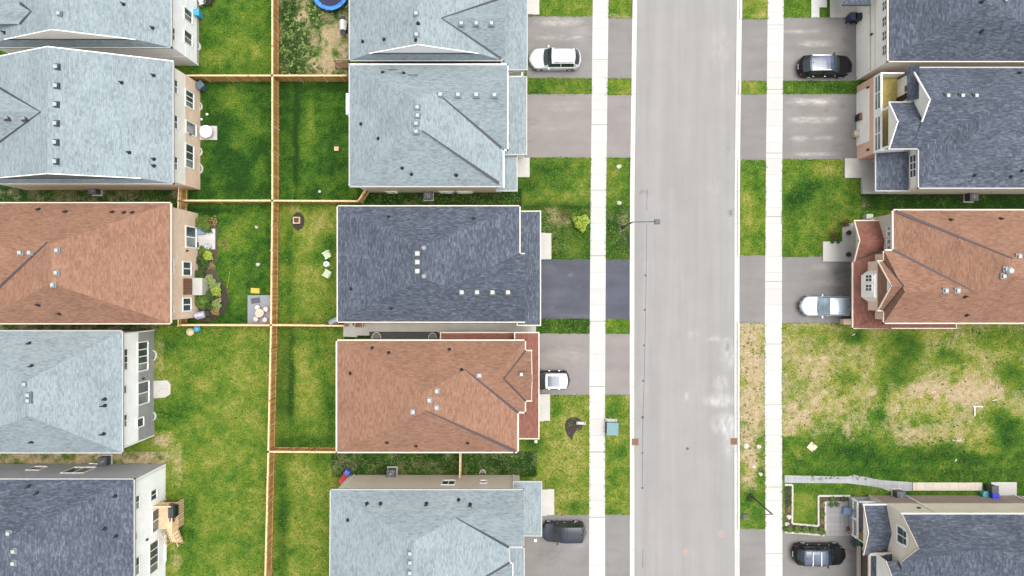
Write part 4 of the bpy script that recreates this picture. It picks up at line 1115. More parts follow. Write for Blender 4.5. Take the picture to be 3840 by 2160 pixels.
# pale roof at the bottom
h = house('pale shingle house with beige siding and three roof vents beside the dark slate car', 1600, 2060)
NW, SW = P(1239,1836,E), P(1235,2420,E); NE, SE = P(1964,1836,E), P(1964,2420,E)
r1, r2 = P(1550,2030,RG), P(1550,2420,RG)
xe = P(1909,0,E).x
pE = plane(P(1909,2100,E), P(1909,2300,E), r1); pN = plane(NW, NE, r1)
w0 = on(pE, 1712, 1982); tN = (w0.z-E)/(RG-E); yw = NW.y+(r1.y-NW.y)*tN; w0 = Vector((w0.x, yw, w0.z))
cor = P(1909,2051,E); wE = Vector((NE.x, yw, w0.z)); S2 = Vector((NE.x, cor.y, E))
vx = on(pE, 1840, 2160); v2 = P(1912,2112,E)
roof(h, [[NW, SW, r2, r1], [NW, NE, wE, w0, r1], [w0, wE, S2, cor], [r1, w0, cor, Vector((xe, SE.y, E)), r2]], M['pale_roof'])
gS_ = P(1964,2330,E); gR = Vector((P(1914,0,E).x+.2, P(0,2240,7.5).y, 7.6)); g0 = xplane(pE, gR.y, 7.6); gn = Vector((gR.x, v2.y, E)); gs = Vector((gR.x, 2*gR.y-gn.y, E))
roof(h, [[g0, gR, gn, v2], [g0, gR, gs, Vector((xe, gs.y, E))]], M['pale_roof'], 'gable_roof')
flash(h, [(w0, cor), (g0, v2)])
gutter(h, [SW, NW, NE, S2, cor, v2]); gutter(h, [v2, gn, gR, gs], False, M['white'], .08)
q = walls(h, [NW, SW, Vector((xe, SE.y, E)), cor, S2, NE], .30, 0, E-.1, M['beige_siding']); Yn = max(v.y for v in q)
window(h, 'N', Yn, 1818, 1803, 1660, 1704, 2, 1, fw=.1); window(h, 'N', Yn, 1812, 1803, 1802, 1824, 1, 1, pane=M['glass_pale'])
c = flat_roof(h, 1925, 1806, 2031, 2009, 2.9, 1.1, 'E', M['pale_roof'], wallmat=None, name='porch_roof')
flat_roof(h, 1890, 2054, 1966, 2420, 2.9, 1.1, 'E', M['pale_roof'], wallmat=M['beige_siding'], name='garage_roof')
for y in (1830, 1985):
    cc = P(2008, y, 0); m = MB(); m.obox((cc.x-.1, cc.y, 0), .22, .22, 2.78); m.build('porch_post', M['white'], h.root)
for x in (1330, 1925):
    downspout(h, P(x,0,0).x, Yn+.06)
vents(h, [(1538,2074),(1538,2108),(1538,2146)], M['vent_pale'], M['vent_base'])
pipes(h, [(1376,1890),(1427,1890),(1305,1950),(1720,1876)]); pipes(h, [(1599,1890),(1763,1893)], t=True)

# ---------------------------------------------------------------- right column
# slate roof top right
h = house('slate grey house with ivory siding behind the two dark bins, top right', 3540, -60)
SW, NW, SE = P(3329,231,E), P(3329,-330,E), P(4060,231,E); NE = P(4060,-330,E)
r2 = P(3705,6,8.9); r1 = Vector((r2.x, NW.y, r2.z))
roof(h, [[NW, SW, r2, r1], [SW, SE, r2], [SE, NE, r1, r2]], M['slate_roof'])
gutter(h, [NW, SW, SE], False, M['cream'])
q = walls(h, [NW, SW, SE, NE], .22, 0, E-.1, M['ivory_siding']); Xw = min(v.x for v in q); Ys = min(v.y for v in q)
m = MB(); m.box((Xw+.05, Ys-.03, 0), (q[2].x+20, Ys-.002, E-.1)); m.build('side_wall', M['beige_siding'], h.root)
m = MB(); m.box((Xw-.04, P(0,-200,0).y, 2.32), (Xw, Ys, 2.5)); m.box((Xw-.03, P(0,-200,0).y, 3.15), (Xw, Ys, 3.22)); m.build('belt_trim', M['cream'], h.root)
m = MB(); m.box((Xw-.05, P(0,288,0).y, 0), (Xw-.005, P(0,86,0).y, 2.2)); gd = m.build('garage_door', M['ivory_siding'], h.root)
for b0, b1 in ((6,38),(64,98),(118,150),(170,206)): window(h, 'W', Xw, 3325, 3311, b0, b1, 2, 2, fw=.06)
m = MB(); m.obox((Xw-.08, P(0,133,2.4).y, 2.55), .16, .12, .26); m.build('wall_lamp', M['black'], h.root)
downspout(h, Xw-.05, Ys-.05)
c0, c1 = P(3160,-200,0), P(3270,16,0)
c = flat_roof(h, 3161, -260, 3264, 18, 2.9, .9, 'W', M['slate_roof'], wallmat=None, name='porch_roof', g=False)
gutter(h, [c[2], c[3]], False, M['flash'])
cc = P(3185, 10, 0); m = MB(); m.obox((cc.x, cc.y-.1, 0), .24, .24, 2.8); m.build('porch_post', M['cream'], h.root)
pipes(h, [(3680,118),(3682,8)]); vents(h, [(3768,2)], M['greymetal'], M['darkmetal'])

# slate roof with the balcony
h = house('slate grey house with a white railed yellow balcony over an orange brick garage', 3540, 480)
NWc = P(3418,253,E); xg1 = NWc.x; NE = P(4150,253,E); SE = P(4150,706,E)
cw = P(3443,559,E); SW = P(3443,706,E)
zr = 8.04; R1 = P(3495,373,zr); R1.x = xg1
pW = (SW, Vector((-.424, 0, 1)).normalized())
vJ = xplane(pW, R1.y, zr)
rE = Vector((NE.x, R1.y, zr))
sx = vJ+(SW-cw)*0
pS = plane(SW, SE, Vector((SE.x, R1.y+.001, zr+.0)))
hipS = Vector((vJ.x, vJ.y, zr))
roof(h, [[NWc, NE, rE, R1], [R1, vJ, cw, Vector((xg1, cw.y, E))], [cw, SW, hipS], [SW, SE, rE, hipS]], M['slate_roof'])
# lower gable over the balcony
pS1 = plane(R1, vJ, cw)
x2 = P(3333,0,E).x; zr2 = 6.85
N2, S2 = P(3333,383,E), Vector((x2, cw.y, E)); R2 = Vector((x2, (N2.y+S2.y)/2, zr2))
def yplane(pl, x, z):
    a, n = pl; return Vector((x, a.y-(n.x*(x-a.x)+n.z*(z-a.z))/n.y, z))
xb = P(3466,0,7.0).x
j = yplane(pS1, xg1, zr2)
e2 = Vector((xg1, N2.y, E)); xr = P(3466,0,zr2).x
roof(h, [[R2, Vector((xg1+.2, R2.y, zr2)), Vector((xg1+.2, N2.y, E)), N2], [R2, S2, Vector((xg1+.3, S2.y, E)), Vector((xg1+.3, R2.y, zr2))]], M['slate_roof'], 'gable_roof')
m = MB(); d = Vector((.16, 0, 0))
m.add([N2+d, R2+d-Vector((0,0,.08)), S2+d, S2+d-Vector((0,0,.35)), N2+d-Vector((0,0,.35))], [(0,1,2,3,4)]); m.build('gable_wall', M['ivory_siding'], h.root)
gutter(h, [N2, R2, S2], False, M['white'], .08, 'rake_trim', -.14, .03); gutter(h, [N2, e2]); gutter(h, [S2, cw, SW])
# upper gable wall and its pent strip
y449 = yplane(pS1, xg1, 6.95)
m = MB(); d = Vector((.20, 0, 0))
m.add([NWc+d, R1+d-Vector((0,0,.06)), y449+d, Vector((xg1, y449.y, E))+d], [(0,1,2,3)]); m.build('gable_wall', M['ivory_siding'], h.root)
gutter(h, [NWc, R1, y449], False, M['white'], .09, 'rake_trim', -.14, .03); gutter(h, [NWc, NE]); gutter(h, [SW, SE])
p0 = Vector((xg1-.35, NWc.y, E-.05)); p1 = Vector((xg1-.35, e2.y+.1, E-.05))
roof(h, [[p0, p1, Vector((xg1+.22, e2.y+.1, E+.75)), Vector((xg1+.22, NWc.y, E+.75))]], M['slate_roof'], 'pent_roof')
wallpoly = [Vector((xg1, NWc.y, 0)), Vector((xg1, cw.y, 0)), cw, SW, SE, NE]
q = walls(h, wallpoly, .28, 0, E-.1, M['ivory_siding']); Xup = xg1+.28; Xs = SW.x+.28; Ys = min(v.y for v in q)
window(h, 'W', Xup, 3415, 3394, 318, 368, 2, 2, fw=.1)
window(h, 'W', Xs, 3436, 3414, 583, 663, 3, 2, fw=.1)
# garage block in brick with the balcony above
Xg = P(3213,0,0).x; yN, yS = P(0,287,2.9).y, P(0,575,2.9).y; zd = 2.95
m = MB(); m.box((Xg, yS, 0), (Xup-.01, yN, zd-.06)); m.build('garage_wall', M['orange_brick'], h.root)
m = MB(); m.box((Xg-.04, P(0,548,0).y, 0), (Xg-.005, P(0,350,0).y, 2.15)); m.build('garage_door', M['ivory_siding'], h.root)
m = MB()
for k in range(12): 
    ww = (Xup-.02-Xg)/12; m.box((Xg+k*ww, yS+.12, zd-.05), (Xg+(k+.95)*ww, yN-.12, zd))
m.build('balcony_floor', M['yellow_deck'], h.root)
m = MB()
m.box((Xg-.02, yS, zd-.05), (Xup-.02, yS+.12, zd+1.1)); m.box((Xg-.02, yN-.12, zd-.05), (Xup-.02, yN, zd+1.1))
m.box((Xg-.02, yS+.12, zd-.05), (Xg+.12, yN-.12, zd+.14)); m.build('balcony_parapet', M['white'], h.root)
ym = (yS+yN)/2
rl = MB(); gl = MB()
rl.box((Xg-.02, ym-.3, zd+.14), (Xg+.12, ym+.3, zd+1.12))
for a_, b_ in ((yS+.14, ym-.32), (ym+.32, yN-.14)):
    for t in (0, .5, 1):
        y_ = a_+(b_-a_)*t; rl.box((Xg, y_-.05, zd+.14), (Xg+.09, y_+.05, zd+1.02))
    rl.box((Xg-.02, a_-.05, zd+1.02), (Xg+.12, b_+.05, zd+1.12)); rl.box((Xg, a_, zd+.5), (Xg+.07, b_, zd+.56))
    gl.box((Xg+.03, a_, zd+.15), (Xg+.05, b_, zd+1.0))
r_ = rl.build('balcony_railing', M['white'], h.root); gl.build('pane', M['glass_pale'], r_)
for y_ in (S2.y+.35, N2.y-.3):
    m = MB(); m.obox((x2+.32, y_, zd), .16, .16, E-.3-zd); m.build('balcony_post', M['white'], h.root)
m = MB(); m.obox((Xup-.05, P(0,366,4).y, zd), .10, .5, 2.1); m.build('balcony_door', M['black'], h.root)
for y_ in (P(0,329,2).y, P(0,562,2).y):
    m = MB(); m.obox((Xg-.08, y_, 1.9), .14, .14, .3); m.build('wall_lamp', M['black'], h.root)
# porch at the side
c = flat_roof(h, 3283, 567, 3410, 716, 3.0, .9, 'W', M['slate_roof'], wallmat=None, name='porch_roof')
m = MB(); x0_, x1_ = P(3228,0,0).x, Xs; m.box((x0_, Ys, 0), (x1_, yS-.02, .35)); m.build('porch_floor', M['slab'], h.root)
for y_ in (Ys+.15, yS-.2):
    m = MB(); m.obox((x0_+.9, y_, .35), .2, .2, 2.6); m.build('porch_post', M['cream'], h.root)
m = MB(); m.box((Xs-.05, P(0,640,1).y, .36), (Xs, P(0,600,1).y, 2.4)); m.build('front_door', M['darkmetal'], h.root)
vents(h, [(3552,360),(3606,360),(3658,360)], M['white'], M['darkmetal']); pipes(h, [(3654,657),(3790,662),(3832,640),(3822,275)], .05)

# brown roof with the wide front
h = house('brown shingle house with a small front gable above the silver car', 3540, 1000)
NW = P(3355,787,E); NE, SE = P(4250,787,E), P(4250,1212,E)
xw = P(3347,0,E).x; cN = P(3347,938,E); xw2 = P(3314,0,E).x; SW = P(3314,1212,E)
r1, r2 = P(3796,968,RG), P(3796,1036,RG)
pW = plane(Vector((xw, 0, E)), Vector((xw, 5, E)), r1)
NWa = Vector((xw, NW.y, E))
w0 = on(pW, 3650, 1068); tS = (w0.z-E)/(RG-E); yw = SW.y+(r2.y-SW.y)*tS; w0 = Vector((w0.x, yw, w0.z))
wW = Vector((P(3400,0,8).x, yw, w0.z)); cN2 = Vector((xw2, cN.y, E))
rE1, rE2 = Vector((NE.x, r1.y, RG)), Vector((NE.x, r2.y, RG))
roof(h, [[NWa, NE, rE1, r1], [NWa, cN, w0, r2, r1], [w0, cN, cN2, wW], [wW, cN2, SW], [SW, SE, rE2, r2, w0, wW], [r1, rE1, rE2, r2]], M['brown_roof'])
flash(h, [(r1, NWa+(r1-NWa)*.03), (w0, cN)], M['brown_flash'], .10, .26)
pWW = plane(wW, cN2, SW)
gN, gS = P(3291,979,E), P(3291,1165,E); gz = 7.6; gR = Vector((gN.x, (gN.y+gS.y)/2, gz))
pS = plane(SW, SE, r2); pN2 = plane(w0, cN, cN2)
g0 = Vector((P(3459,0,gz).x, gR.y, gz))
nb, sb = P(3316,980,E+.05), P(3316,1167,E+.05)
g0 = xplane(pWW, gR.y, gz); nb = xplane(pWW, gN.y, E+.02); sb = xplane(pWW, gS.y, E+.02)
roof(h, [[g0, gR, gN, nb], [g0, gR, gS, sb]], M['brown_roof'], 'gable_roof')
flash(h, [(g0, nb), (g0, sb)], M['brown_flash'], .08, .26)
gutter(h, [NE, NWa, cN, cN2, Vector((xw2, gN.y, E)), gN], False, M['cream'], .13); gutter(h, [gS, Vector((xw2, gS.y, E)), SW, SE], False, M['cream'], .13)
gutter(h, [gN, gR, gS], False, M['cream'], .08, 'rake_trim', -.12, .03)
wp = [NWa, cN, Vector((xw2, cN.y, 0)), SW, SE, NE]
q = walls(h, wp, .28, 0, E-.1, M['tan_brick']); Xa = xw+.28
m = MB(); m.box((Xa-.03, cN.y+.25, 2.6), (Xa-.002, NWa.y-.3, E-.1)); m.build('upper_wall', M['cream'], h.root)
for b0, b1 in ((850,863),(869,885),(898,914),(922,934)): window(h, 'W', Xa-.03, 3341, 3329, b0, b1, 1, 2, fw=.05)
# gablet face, pent strip and bay window of the front gable
ks = .42; m = MB(); d = Vector((.30, 0, 0))
pN_, pS_ = gN+(gR-gN)*ks+d, gS+(gR-gS)*ks+d
m.add([pN_, gR+d-Vector((0,0,.05)), pS_], [(0,1,2)]); m.build('gable_wall', M['white'], h.root)
roof(h, [[gN, gS, pS_, pN_]], M['brown_roof'], 'pent_roof')
Xb = gN.x+.3
yb0, yb1 = P(0,1006,4.5).y, P(0,1140,4.5).y
bay = [(Xb+.25, yb0), (Xb-.55, yb0-.62), (Xb-.55, yb1+.62), (Xb+.25, yb1)]
m = MB(); m.prism(bay, 3.3, E-.12); m.build('bay_wall', M['ivory_siding'], h.root)
for s0, s1 in ((1032,1055),(1068,1090)): 
    ya_, yb_ = P(0,s0,4.4).y, P(0,s1,4.4).y; window_m(h, 'W', Xb-.55, 4.1, 5.1, yb_, ya_, 2, 2, fw=.07)
m = MB(); m.box((Xb, gS.y-.02, 2.9), (xw2+.3, gN.y+.02, E-.13)); m.build('upper_wall', M['tan_brick'], h.root)
# garage roof along the front, turning along the side
X0 = 3197; Xi = P(3312,0,3.9).x
roof(h, [[P(X0,985,LO), P(X0,1230,LO), Vector((Xi+.6, P(0,1230,LO).y, 4.15)), Vector((Xi+.6, P(0,930,LO).y, 4.15)), ]], M['red_roof'], 'garage_roof')
ys_ = P(0,1230,LO).y
roof(h, [[P(X0+2,1231,LO), P(3586,1231,LO), P(3586,1205,LO+.62), P(X0+60,1205,LO+.62)]], M['red_roof'], 'side_roof')
gutter(h, [P(X0,985,LO), P(X0,1231,LO), P(3586,1231,LO), P(3586,1214,LO+.4)], False, M['cream'])
# porch gable
a_, b_ = P(3203,827,LO), P(3203,981,LO); k_ = Vector((a_.x, (a_.y+b_.y)/2, LO+.95)); xi = Xa-.02
ji = Vector((xi, k_.y, k_.z)); 
roof(h, [[a_, k_, ji, Vector((xi, a_.y, LO))], [b_, k_, ji, Vector((P(3318,0,LO).x, P(0,928,LO).y, LO+.85))]], M['red_roof'], 'porch_roof')
flash(h, [(Vector((P(3315,0,LO).x, P(0,928,LO).y, LO+.9)), b_)], M['brown_flash'], .10, .16)
gutter(h, [a_, k_, b_], False, M['cream'], .10, 'rake_trim', -.14, .03); gutter(h, [a_, Vector((xi, a_.y, LO))], False, M['cream'])
m = MB(); dd = Vector((.15,0,0)); m.add([a_+dd, k_+dd-Vector((0,0,.05)), b_+dd], [(0,1,2)]); m.build('porch_gable', M['cream'], h.root)
Xg = P(3214,0,0).x
m = MB(); m.box((Xg, P(0,1218,0).y, 0), (xw2+.3, P(0,988,0).y, LO-.1)); m.build('garage_wall', M['tan_brick'], h.root)
m = MB(); m.box((Xg-.04, P(0,1200,0).y, 0), (Xg-.004, P(0,1005,0).y, 2.2)); m.build('garage_door', M['ivory_siding'], h.root)
for y in (838, 975):
    cc = P(3212, y, 0); m = MB(); m.obox((cc.x, cc.y, .3), .25, .25, LO-.42); m.build('porch_post', M['cream'], h.root)
vents(h, [(3820,962),(3546,1090),(3590,1090),(3762,1036),(3772,1010)], M['white'], M['greymetal']); pipes(h, [(3565,825),(3753,821),(3619,1112),(3625,1181)])
m = MB(); cc = P(3780,1008,RG); r_ = hit(h, 3785, 1015)
if r_: m.lathe(r_[0]-Vector((0,0,.05)), [(.32, 0), (.32, .12), (.22, .26), (.20, .32)], 14); m.build('roof_turbine', M['vent_pale'], h.roofobj)

# slate roof bottom right
h = house('slate grey house with a tall beige gable and arched window beside the stone garden', 3540, 2060)
NW, NE = P(3381,1926,E), P(4150,1926,E); xg = NW.x
zr = 7.9; R1 = P(3426,2057,zr); R1.x = xg
yS = 2*R1.y-NW.y; S1 = Vector((xg, yS, E)); rE = Vector((NE.x, R1.y, zr))
pWr = (S1, Vector((-.424, 0, 1)).normalized()); vJ = xplane(pWr, R1.y, zr); zm = zr+1.4; mx = vJ.x+1.4/.424; my = R1.y-1.67; yf = -62.0
roof(h, [[NW, NE, Vector((NE.x, my, zm)), Vector((mx, my, zm)), vJ, R1], [R1, vJ, S1], [S1, Vector((xg, yf, E)), Vector((mx, yf, zm)), Vector((mx, my, zm)), vJ], [Vector((mx, my, zm)), Vector((NE.x, my, zm)), Vector((NE.x, yf, zm)), Vector((mx, yf, zm))]], M['slate_roof'])
d = Vector((.12, 0, 0)); Xw = xg+.12
m = MB(); m.add([NW+d, R1+d-Vector((0,0,.06)), S1+d, S1+d-Vector((0,0,E)), NW+d-Vector((0,0,E))], [(0,1,2,3,4)]); m.build('gable_wall', M['beige_siding'], h.root)
gutter(h, [NE, NW], False, M['white']); gutter(h, [NW, R1, S1], False, M['cream'], .06, 'rake_trim', -.10, .03)
Yn = NW.y-.22
m = MB(); m.box((Xw+.02, -62, 0), (NE.x, Yn, E-.12)); m.build('wall', M['beige_siding'], h.root)
m = MB(); m.box((Xw+.25, Yn+.002, 0), (P(3822,0,0).x, Yn+.06, 2.2)); lw = m.build('lower_wall', M['brown_brick'], h.root)
m = MB(); m.obox((P(3446,0,3.5).x, Yn+.05, 3.4), .25, .1, .2); m.build('wall_vent', M['black'], h.root)
for x0_, x1_ in ((3548,3596),(3600,3645)): pass
# arched window
w_y0, w_y1 = P(0,2052,6).y, P(0,1988,6).y; wz0, wz1 = 4.75, 6.2; yc = (w_y0+w_y1)/2; rr = (w_y1-w_y0)/2
m = MB(); n_ = 12
arch = lambda o, dx: [Vector((Xw-dx, yc-rr-o, wz0-o))]+[Vector((Xw-dx, yc-(rr+o)*math.cos(math.pi*i/n_), wz1-.45+(.5+o)*math.sin(math.pi*i/n_))) for i in range(n_+1)]+[Vector((Xw-dx, yc+rr+o, wz0-o))]
m.add(arch(.14, .05), [list(range(n_+3))]); fr = m.build('arched_window', M['white'], h.root)
m = MB(); m.box((Xw-.075, yc-rr+.08, wz0+.08), (Xw-.06, yc-.05, wz1-.62)); m.box((Xw-.075, yc+.05, wz0+.08), (Xw-.06, yc+rr-.08, wz1-.62)); m.box((Xw-.075, yc-rr+.16, wz1-.55), (Xw-.06, yc-.05, wz1-.15)); m.box((Xw-.075, yc+.05, wz1-.55), (Xw-.06, yc+rr-.16, wz1-.15)); m.build('pane', M['glass'], fr)
# second, lower gable further down
S3 = P(3322,2104,4.9); R3 = P(3362,2215,6.6); R3.x = S3.x; S4 = Vector((S3.x, 2*R3.y-S3.y, S3.z))
roof(h, [[S3, R3, R3+Vector((4,0,0)), S3+Vector((4,0,0))], [S4, R3, R3+Vector((4,0,0)), S4+Vector((4,0,0))]], M['slate_roof'], 'gable_roof')
m = MB(); dd = Vector((.10,0,0)); m.add([S3+dd, R3+dd-Vector((0,0,.05)), S4+dd, Vector((S4.x,S4.y,2.9))+dd, Vector((S3.x,S3.y,2.9))+dd], [(0,1,2,3,4)]); m.build('gable_wall', M['ivory_siding'], h.root)
gutter(h, [S3, R3, S4], False, M['cream'], .07, 'rake_trim', -.12, .03)
# porch gable and garage roof
a_, b_ = P(3238,1892,3.0), P(3238,2081,3.0); k_ = Vector((a_.x, (a_.y+b_.y)/2, 3.85)); xi = Xw-.01
roof(h, [[a_, k_, Vector((xi, k_.y, k_.z)), Vector((xi, a_.y, 3.0))], [b_, k_, Vector((xi, k_.y, k_.z)), Vector((xi, b_.y, 3.0))]], M['slate_roof'], 'porch_roof')
gutter(h, [a_, k_, b_], False, M['cream'], .08, 'rake_trim', -.14, .03); gutter(h, [a_, Vector((xi, a_.y, 3.0))], False, M['white'])
m = MB(); dd = Vector((.12,0,0)); m.add([a_+dd, k_+dd-Vector((0,0,.05)), b_+dd, b_+dd-Vector((0,0,.25)), a_+dd-Vector((0,0,.25))], [(0,1,2,3,4)]); m.build('porch_gable', M['ivory_siding'], h.root)
c = [P(3262,2078,2.95), P(3345,2078,3.9), P(3345,2460,3.9), P(3262,2460,2.95)]
roof(h, [c], M['slate_roof'], 'garage_roof'); gutter(h, [c[1], c[0], c[3]], False, M['cream'], .26)
Xg = P(3232,0,0).x
m = MB(); m.box((Xg+.02, P(0,2460,0).y, 0), (Xw, P(0,2052,0).y, 2.8)); m.build('garage_wall', M['ivory_siding'], h.root)
m = MB(); m.box((Xg-.02, P(0,2460,0).y, 0), (Xg+.02, P(0,2062,0).y, 2.25)); m.build('garage_door', plain('brown_door', (0.11, 0.085, 0.07), .6), h.root)
m = MB(); m.box((P(3212,0,0).x, P(0,2460,0).y, 0), (P(3226,0,0).x, P(0,2046,0).y, .12)); m.build('door_sill', M['cream'], h.root)
m = MB(); m.box((P(3186,0,.3).x, P(0,2000,0).y, 0), (Xw, P(0,1862,0).y, .28)); m.build('porch_floor', M['stones'], h.root)
m = MB()
xp = P(3186,0,2.4).x
for y in (1866, 1935, 2000):
    cc = P(3190, y, 0); m.obox((cc.x, cc.y, .28), .16, .16, .95)
ya_, yb_ = P(0,1866,0).y, P(0,2000,0).y; xq = P(3190,0,0).x
m.seg((xq, ya_, 1.2), (xq, yb_, 1.2), .16, 0, .08, .08); m.seg((xq, ya_, .4), (xq, yb_, .4), .08, 0, .06)
for i in range(16): m.obox((xq, ya_+(yb_-ya_)*(i+.5)/16, .45), .04, .04, .78)
m.seg((xq, ya_, 1.2), (Xw, ya_, 1.2), .14, 0, .08); m.seg((xq, yb_, 1.2), (P(3240,0,0).x, yb_-.9, 1.2), .14, 0, .08)
m.build('porch_railing', M['white'], h.root)
for y in (1880, 1990):
    cc = P(3232, y, 0); m = MB(); m.obox((cc.x, cc.y, .28), .22, .22, 2.6); m.build('porch_post', M['white'], h.root)
for x in (3390, 3800): downspout(h, P(x,0,0).x, Yn+.11)
# ---------------------------------------------------------------- cars
def paint(name, col, metal=0.0, rough=0.35, coat=1.0, spec=.4):
    m, nt, b = newmat(name)
    pos = geo_pos(nt)
    f = ramp(nt, noise(nt, pos, 2.5, 4, .6), [(0.3, .93), (0.7, 1.05)])
    nt.links.new(mixc(nt, 1.0, col, f, 'MULTIPLY'), b.inputs['Base Color'])
    b.inputs['Metallic'].default_value = metal; b.inputs['Roughness'].default_value = rough
    b.inputs['Coat Weight'].default_value = coat; b.inputs['Coat Roughness'].default_value = 0.04; b.inputs['Specular IOR Level'].default_value = spec
    return m
M['car_white'] = paint('white_paint', (0.40, 0.42, 0.44)); M['car_silver'] = paint('silver_paint', (0.27, 0.31, 0.36), 0.25)
M['car_black'] = paint('black_paint', (0.006, 0.006, 0.008), 0, .3, .12, .12); M['car_slate'] = paint('slate_blue_paint', (0.017, 0.020, 0.031), .0, .4, .2, .2)
M['car_glass'] = glass('car_glass', (0.012, 0.016, 0.018), 0.05)
M['tail'] = plain('red_lens', (0.16, 0.012, 0.012), .25, .1, 6, 0, .5, 1.0)
M['lamp_lens'] = plain('clear_lens', (0.42, 0.44, 0.45), .15, .05, 6, 0, .5, 1.0)
M['chrome'] = plain('chrome', (0.62, 0.63, 0.65), .18, .03, 6, 1.0)
M['roof_glass'] = glass('sunroof_glass', (0.030, 0.040, 0.064), 0.12)  # bluish tint paints the sky reflection onto the dark car roofs
def car(name, label, px, py, head, L, W, Ht, pm, roofm=None, cowl=.27, wsr=.42, rwf=.87, rwr=.96, hood=None, rails=True, sunroof=None, bars=False, railm=None, pillars=(.60,), roofw=.74, gm=None):
    root = empty(name, P(px, py), label, 'car', 'parked cars', rz=head)
    belt = Ht*.60; hd = hood or Ht*.57
    prof = [(0, Ht*.40), (.012, Ht*.46), (.04, Ht*.515), (.09, hd*.95), (.18, hd*.99), (cowl, hd*1.06), (cowl+(wsr-cowl)*.5, Ht*.83), (wsr, Ht*.955), (wsr+.06, Ht*.985), (wsr+.14, Ht), (.66, Ht), (.76, Ht*.99), (rwf-.03, Ht*.975), (rwf, Ht*.95), ((rwf+rwr)/2, Ht*.80), (rwr, Ht*.64), (.985, Ht*.57), (1.0, Ht*.46)]
    ts = sorted({t for t, _ in prof} | set(p for p in pillars) | {p+.018 for p in pillars} | {cowl-.02, .025, .06, .13, .22, wsr+.02, .5, .55, .7, .8})
    def pz(t):
        for (a, za), (b, zb) in zip(prof, prof[1:]):
            if t <= b: return za+(zb-za)*(t-a)/(b-a)
        return prof[-1][1]
    def hw(t):   # plan outline, rounded at nose and tail
        q = 1.0
        if t < .14: q = .64+.36*(1-(1-t/.14)**2.4)**(1/2.0)
        if t > .90: q = .80+.20*(1-((t-.90)/.10)**2.2)**(1/2.0)
        return W/2*q
    vs = [0, .2, .4, .58, roofw-.06, roofw, roofw+.035, .90, .95, .985, 1.0]
    nv = len(vs)
    def pt(t, k, s):
        v = vs[k]; z0 = pz(t); y = v*hw(t)
        if cowl-.001 < t < rwr+.001:
            edge = min(z0, belt+(z0-belt)*1.0)
            if v <= roofw: z = z0-.045*(v/roofw)**3*min(1, max(0, (z0-belt))/.3+.4)
            elif v <= roofw+.036: z = z0-.075 if z0 > belt+.1 else min(z0, belt)-.01
            elif v <= .901: z = min(belt, z0)-.01
            elif v <= .951: z = min(belt, z0)-.05
            elif v <= .986: z = min(belt, z0)-.13
            else: z = min(belt, z0)-.26
        else:
            z = z0-.05*v**2-(.03 if v > .93 else 0)-(.10 if v > .97 else 0)-(.10 if v > .99 else 0)
        x = L/2-t*L
        if t < .5: x -= .36*v*v*(1-t/.5)
        else: x += .24*v*v*((t-.5)/.5)
        return (x, s*y, max(z, .32))
    n = len(ts)
    G = {}
    for s in (-1, 1):
        for i, t in enumerate(ts):
            for k in range(nv): G[s, i, k] = pt(t, k, s)
    parts = {k: MB() for k in ('body', 'windshield', 'rear_window', 'side_l', 'side_r', 'roof')}
    for s in (-1, 1):
        for i in range(n-1):
            tm = (ts[i]+ts[i+1])/2
            for k in range(nv-1):
                vm = (vs[k]+vs[k+1])/2
                q = [G[s, i, k], G[s, i+1, k], G[s, i+1, k+1], G[s, i, k+1]]
                if s > 0: q = q[::-1]
                w = 'body'
                if cowl < tm < wsr and vm < roofw+.03: w = 'windshield'
                elif rwf < tm < rwr-.004 and vm < roofw-.02: w = 'rear_window'
                elif roofw+.03 < vm < .90 and cowl+.09 < tm < rwf-.01 and not any(p < tm < p+.018 for p in pillars): w = 'side_l' if s > 0 else 'side_r'
                elif wsr < tm < rwf and vm < roofw and (roofm or True): w = 'roof'
                parts[w].add(q, [(0, 1, 2, 3)], 0, None, w in ('body', 'roof', 'windshield', 'rear_window'))
        # flanks with wheel arches
        for i in range(n-1):
            a, b = G[s, i, nv-1], G[s, i+1, nv-1]
            def low(x): 
                z = .26
                for wx in (L*.31, -L*.29):
                    d = abs(x-wx)
                    if d < .40: z = max(z, .26+math.sqrt(max(0, .40**2-d*d)))
                return z
            m_ = 6
            for j in range(m_):
                pa = Vector(a).lerp(Vector(b), j/m_); pb = Vector(a).lerp(Vector(b), (j+1)/m_)
                la, lb = min(low(pa.x), pa.z-.02), min(low(pb.x), pb.z-.02)
                q = [pa, pb, Vector((pb.x, pb.y*.975, lb)), Vector((pa.x, pa.y*.975, la))]
                parts['body'].add(q if s < 0 else q[::-1], [(0, 1, 2, 3)])
    for i0, sg in ((0, 1), (n-1, -1)):   # nose and tail faces
        for s in (-1, 1):
            for k in range(nv-1):
                a, b = Vector(G[s, i0, k]), Vector(G[s, i0, k+1])
                q = [a, b, Vector((b.x-.02*sg, b.y*.98, .26)), Vector((a.x+.03*sg*0-.02*sg, a.y*.98, .26))]
                parts['body'].add(q if s*sg > 0 else q[::-1], [(0, 1, 2, 3)])
    body = parts['body']
    body.box((-L/2+.42, -W*.42, .20), (L/2-.62, W*.42, .34)); body.box((L/2-.60, -W*.26, .22), (L/2-.16, W*.26, .33))
    body.build('body', pm, root, local=True)
    rf = parts['roof'].build('roof', roofm or pm, root, local=True)
    parts['windshield'].build('windshield', gm or M['car_glass'], root, local=True)
    parts['rear_window'].build('rear_window', M['car_glass'], root, local=True)
    for w in ('side_l', 'side_r'): parts[w].build('side_window', M['car_glass'], root, local=True)
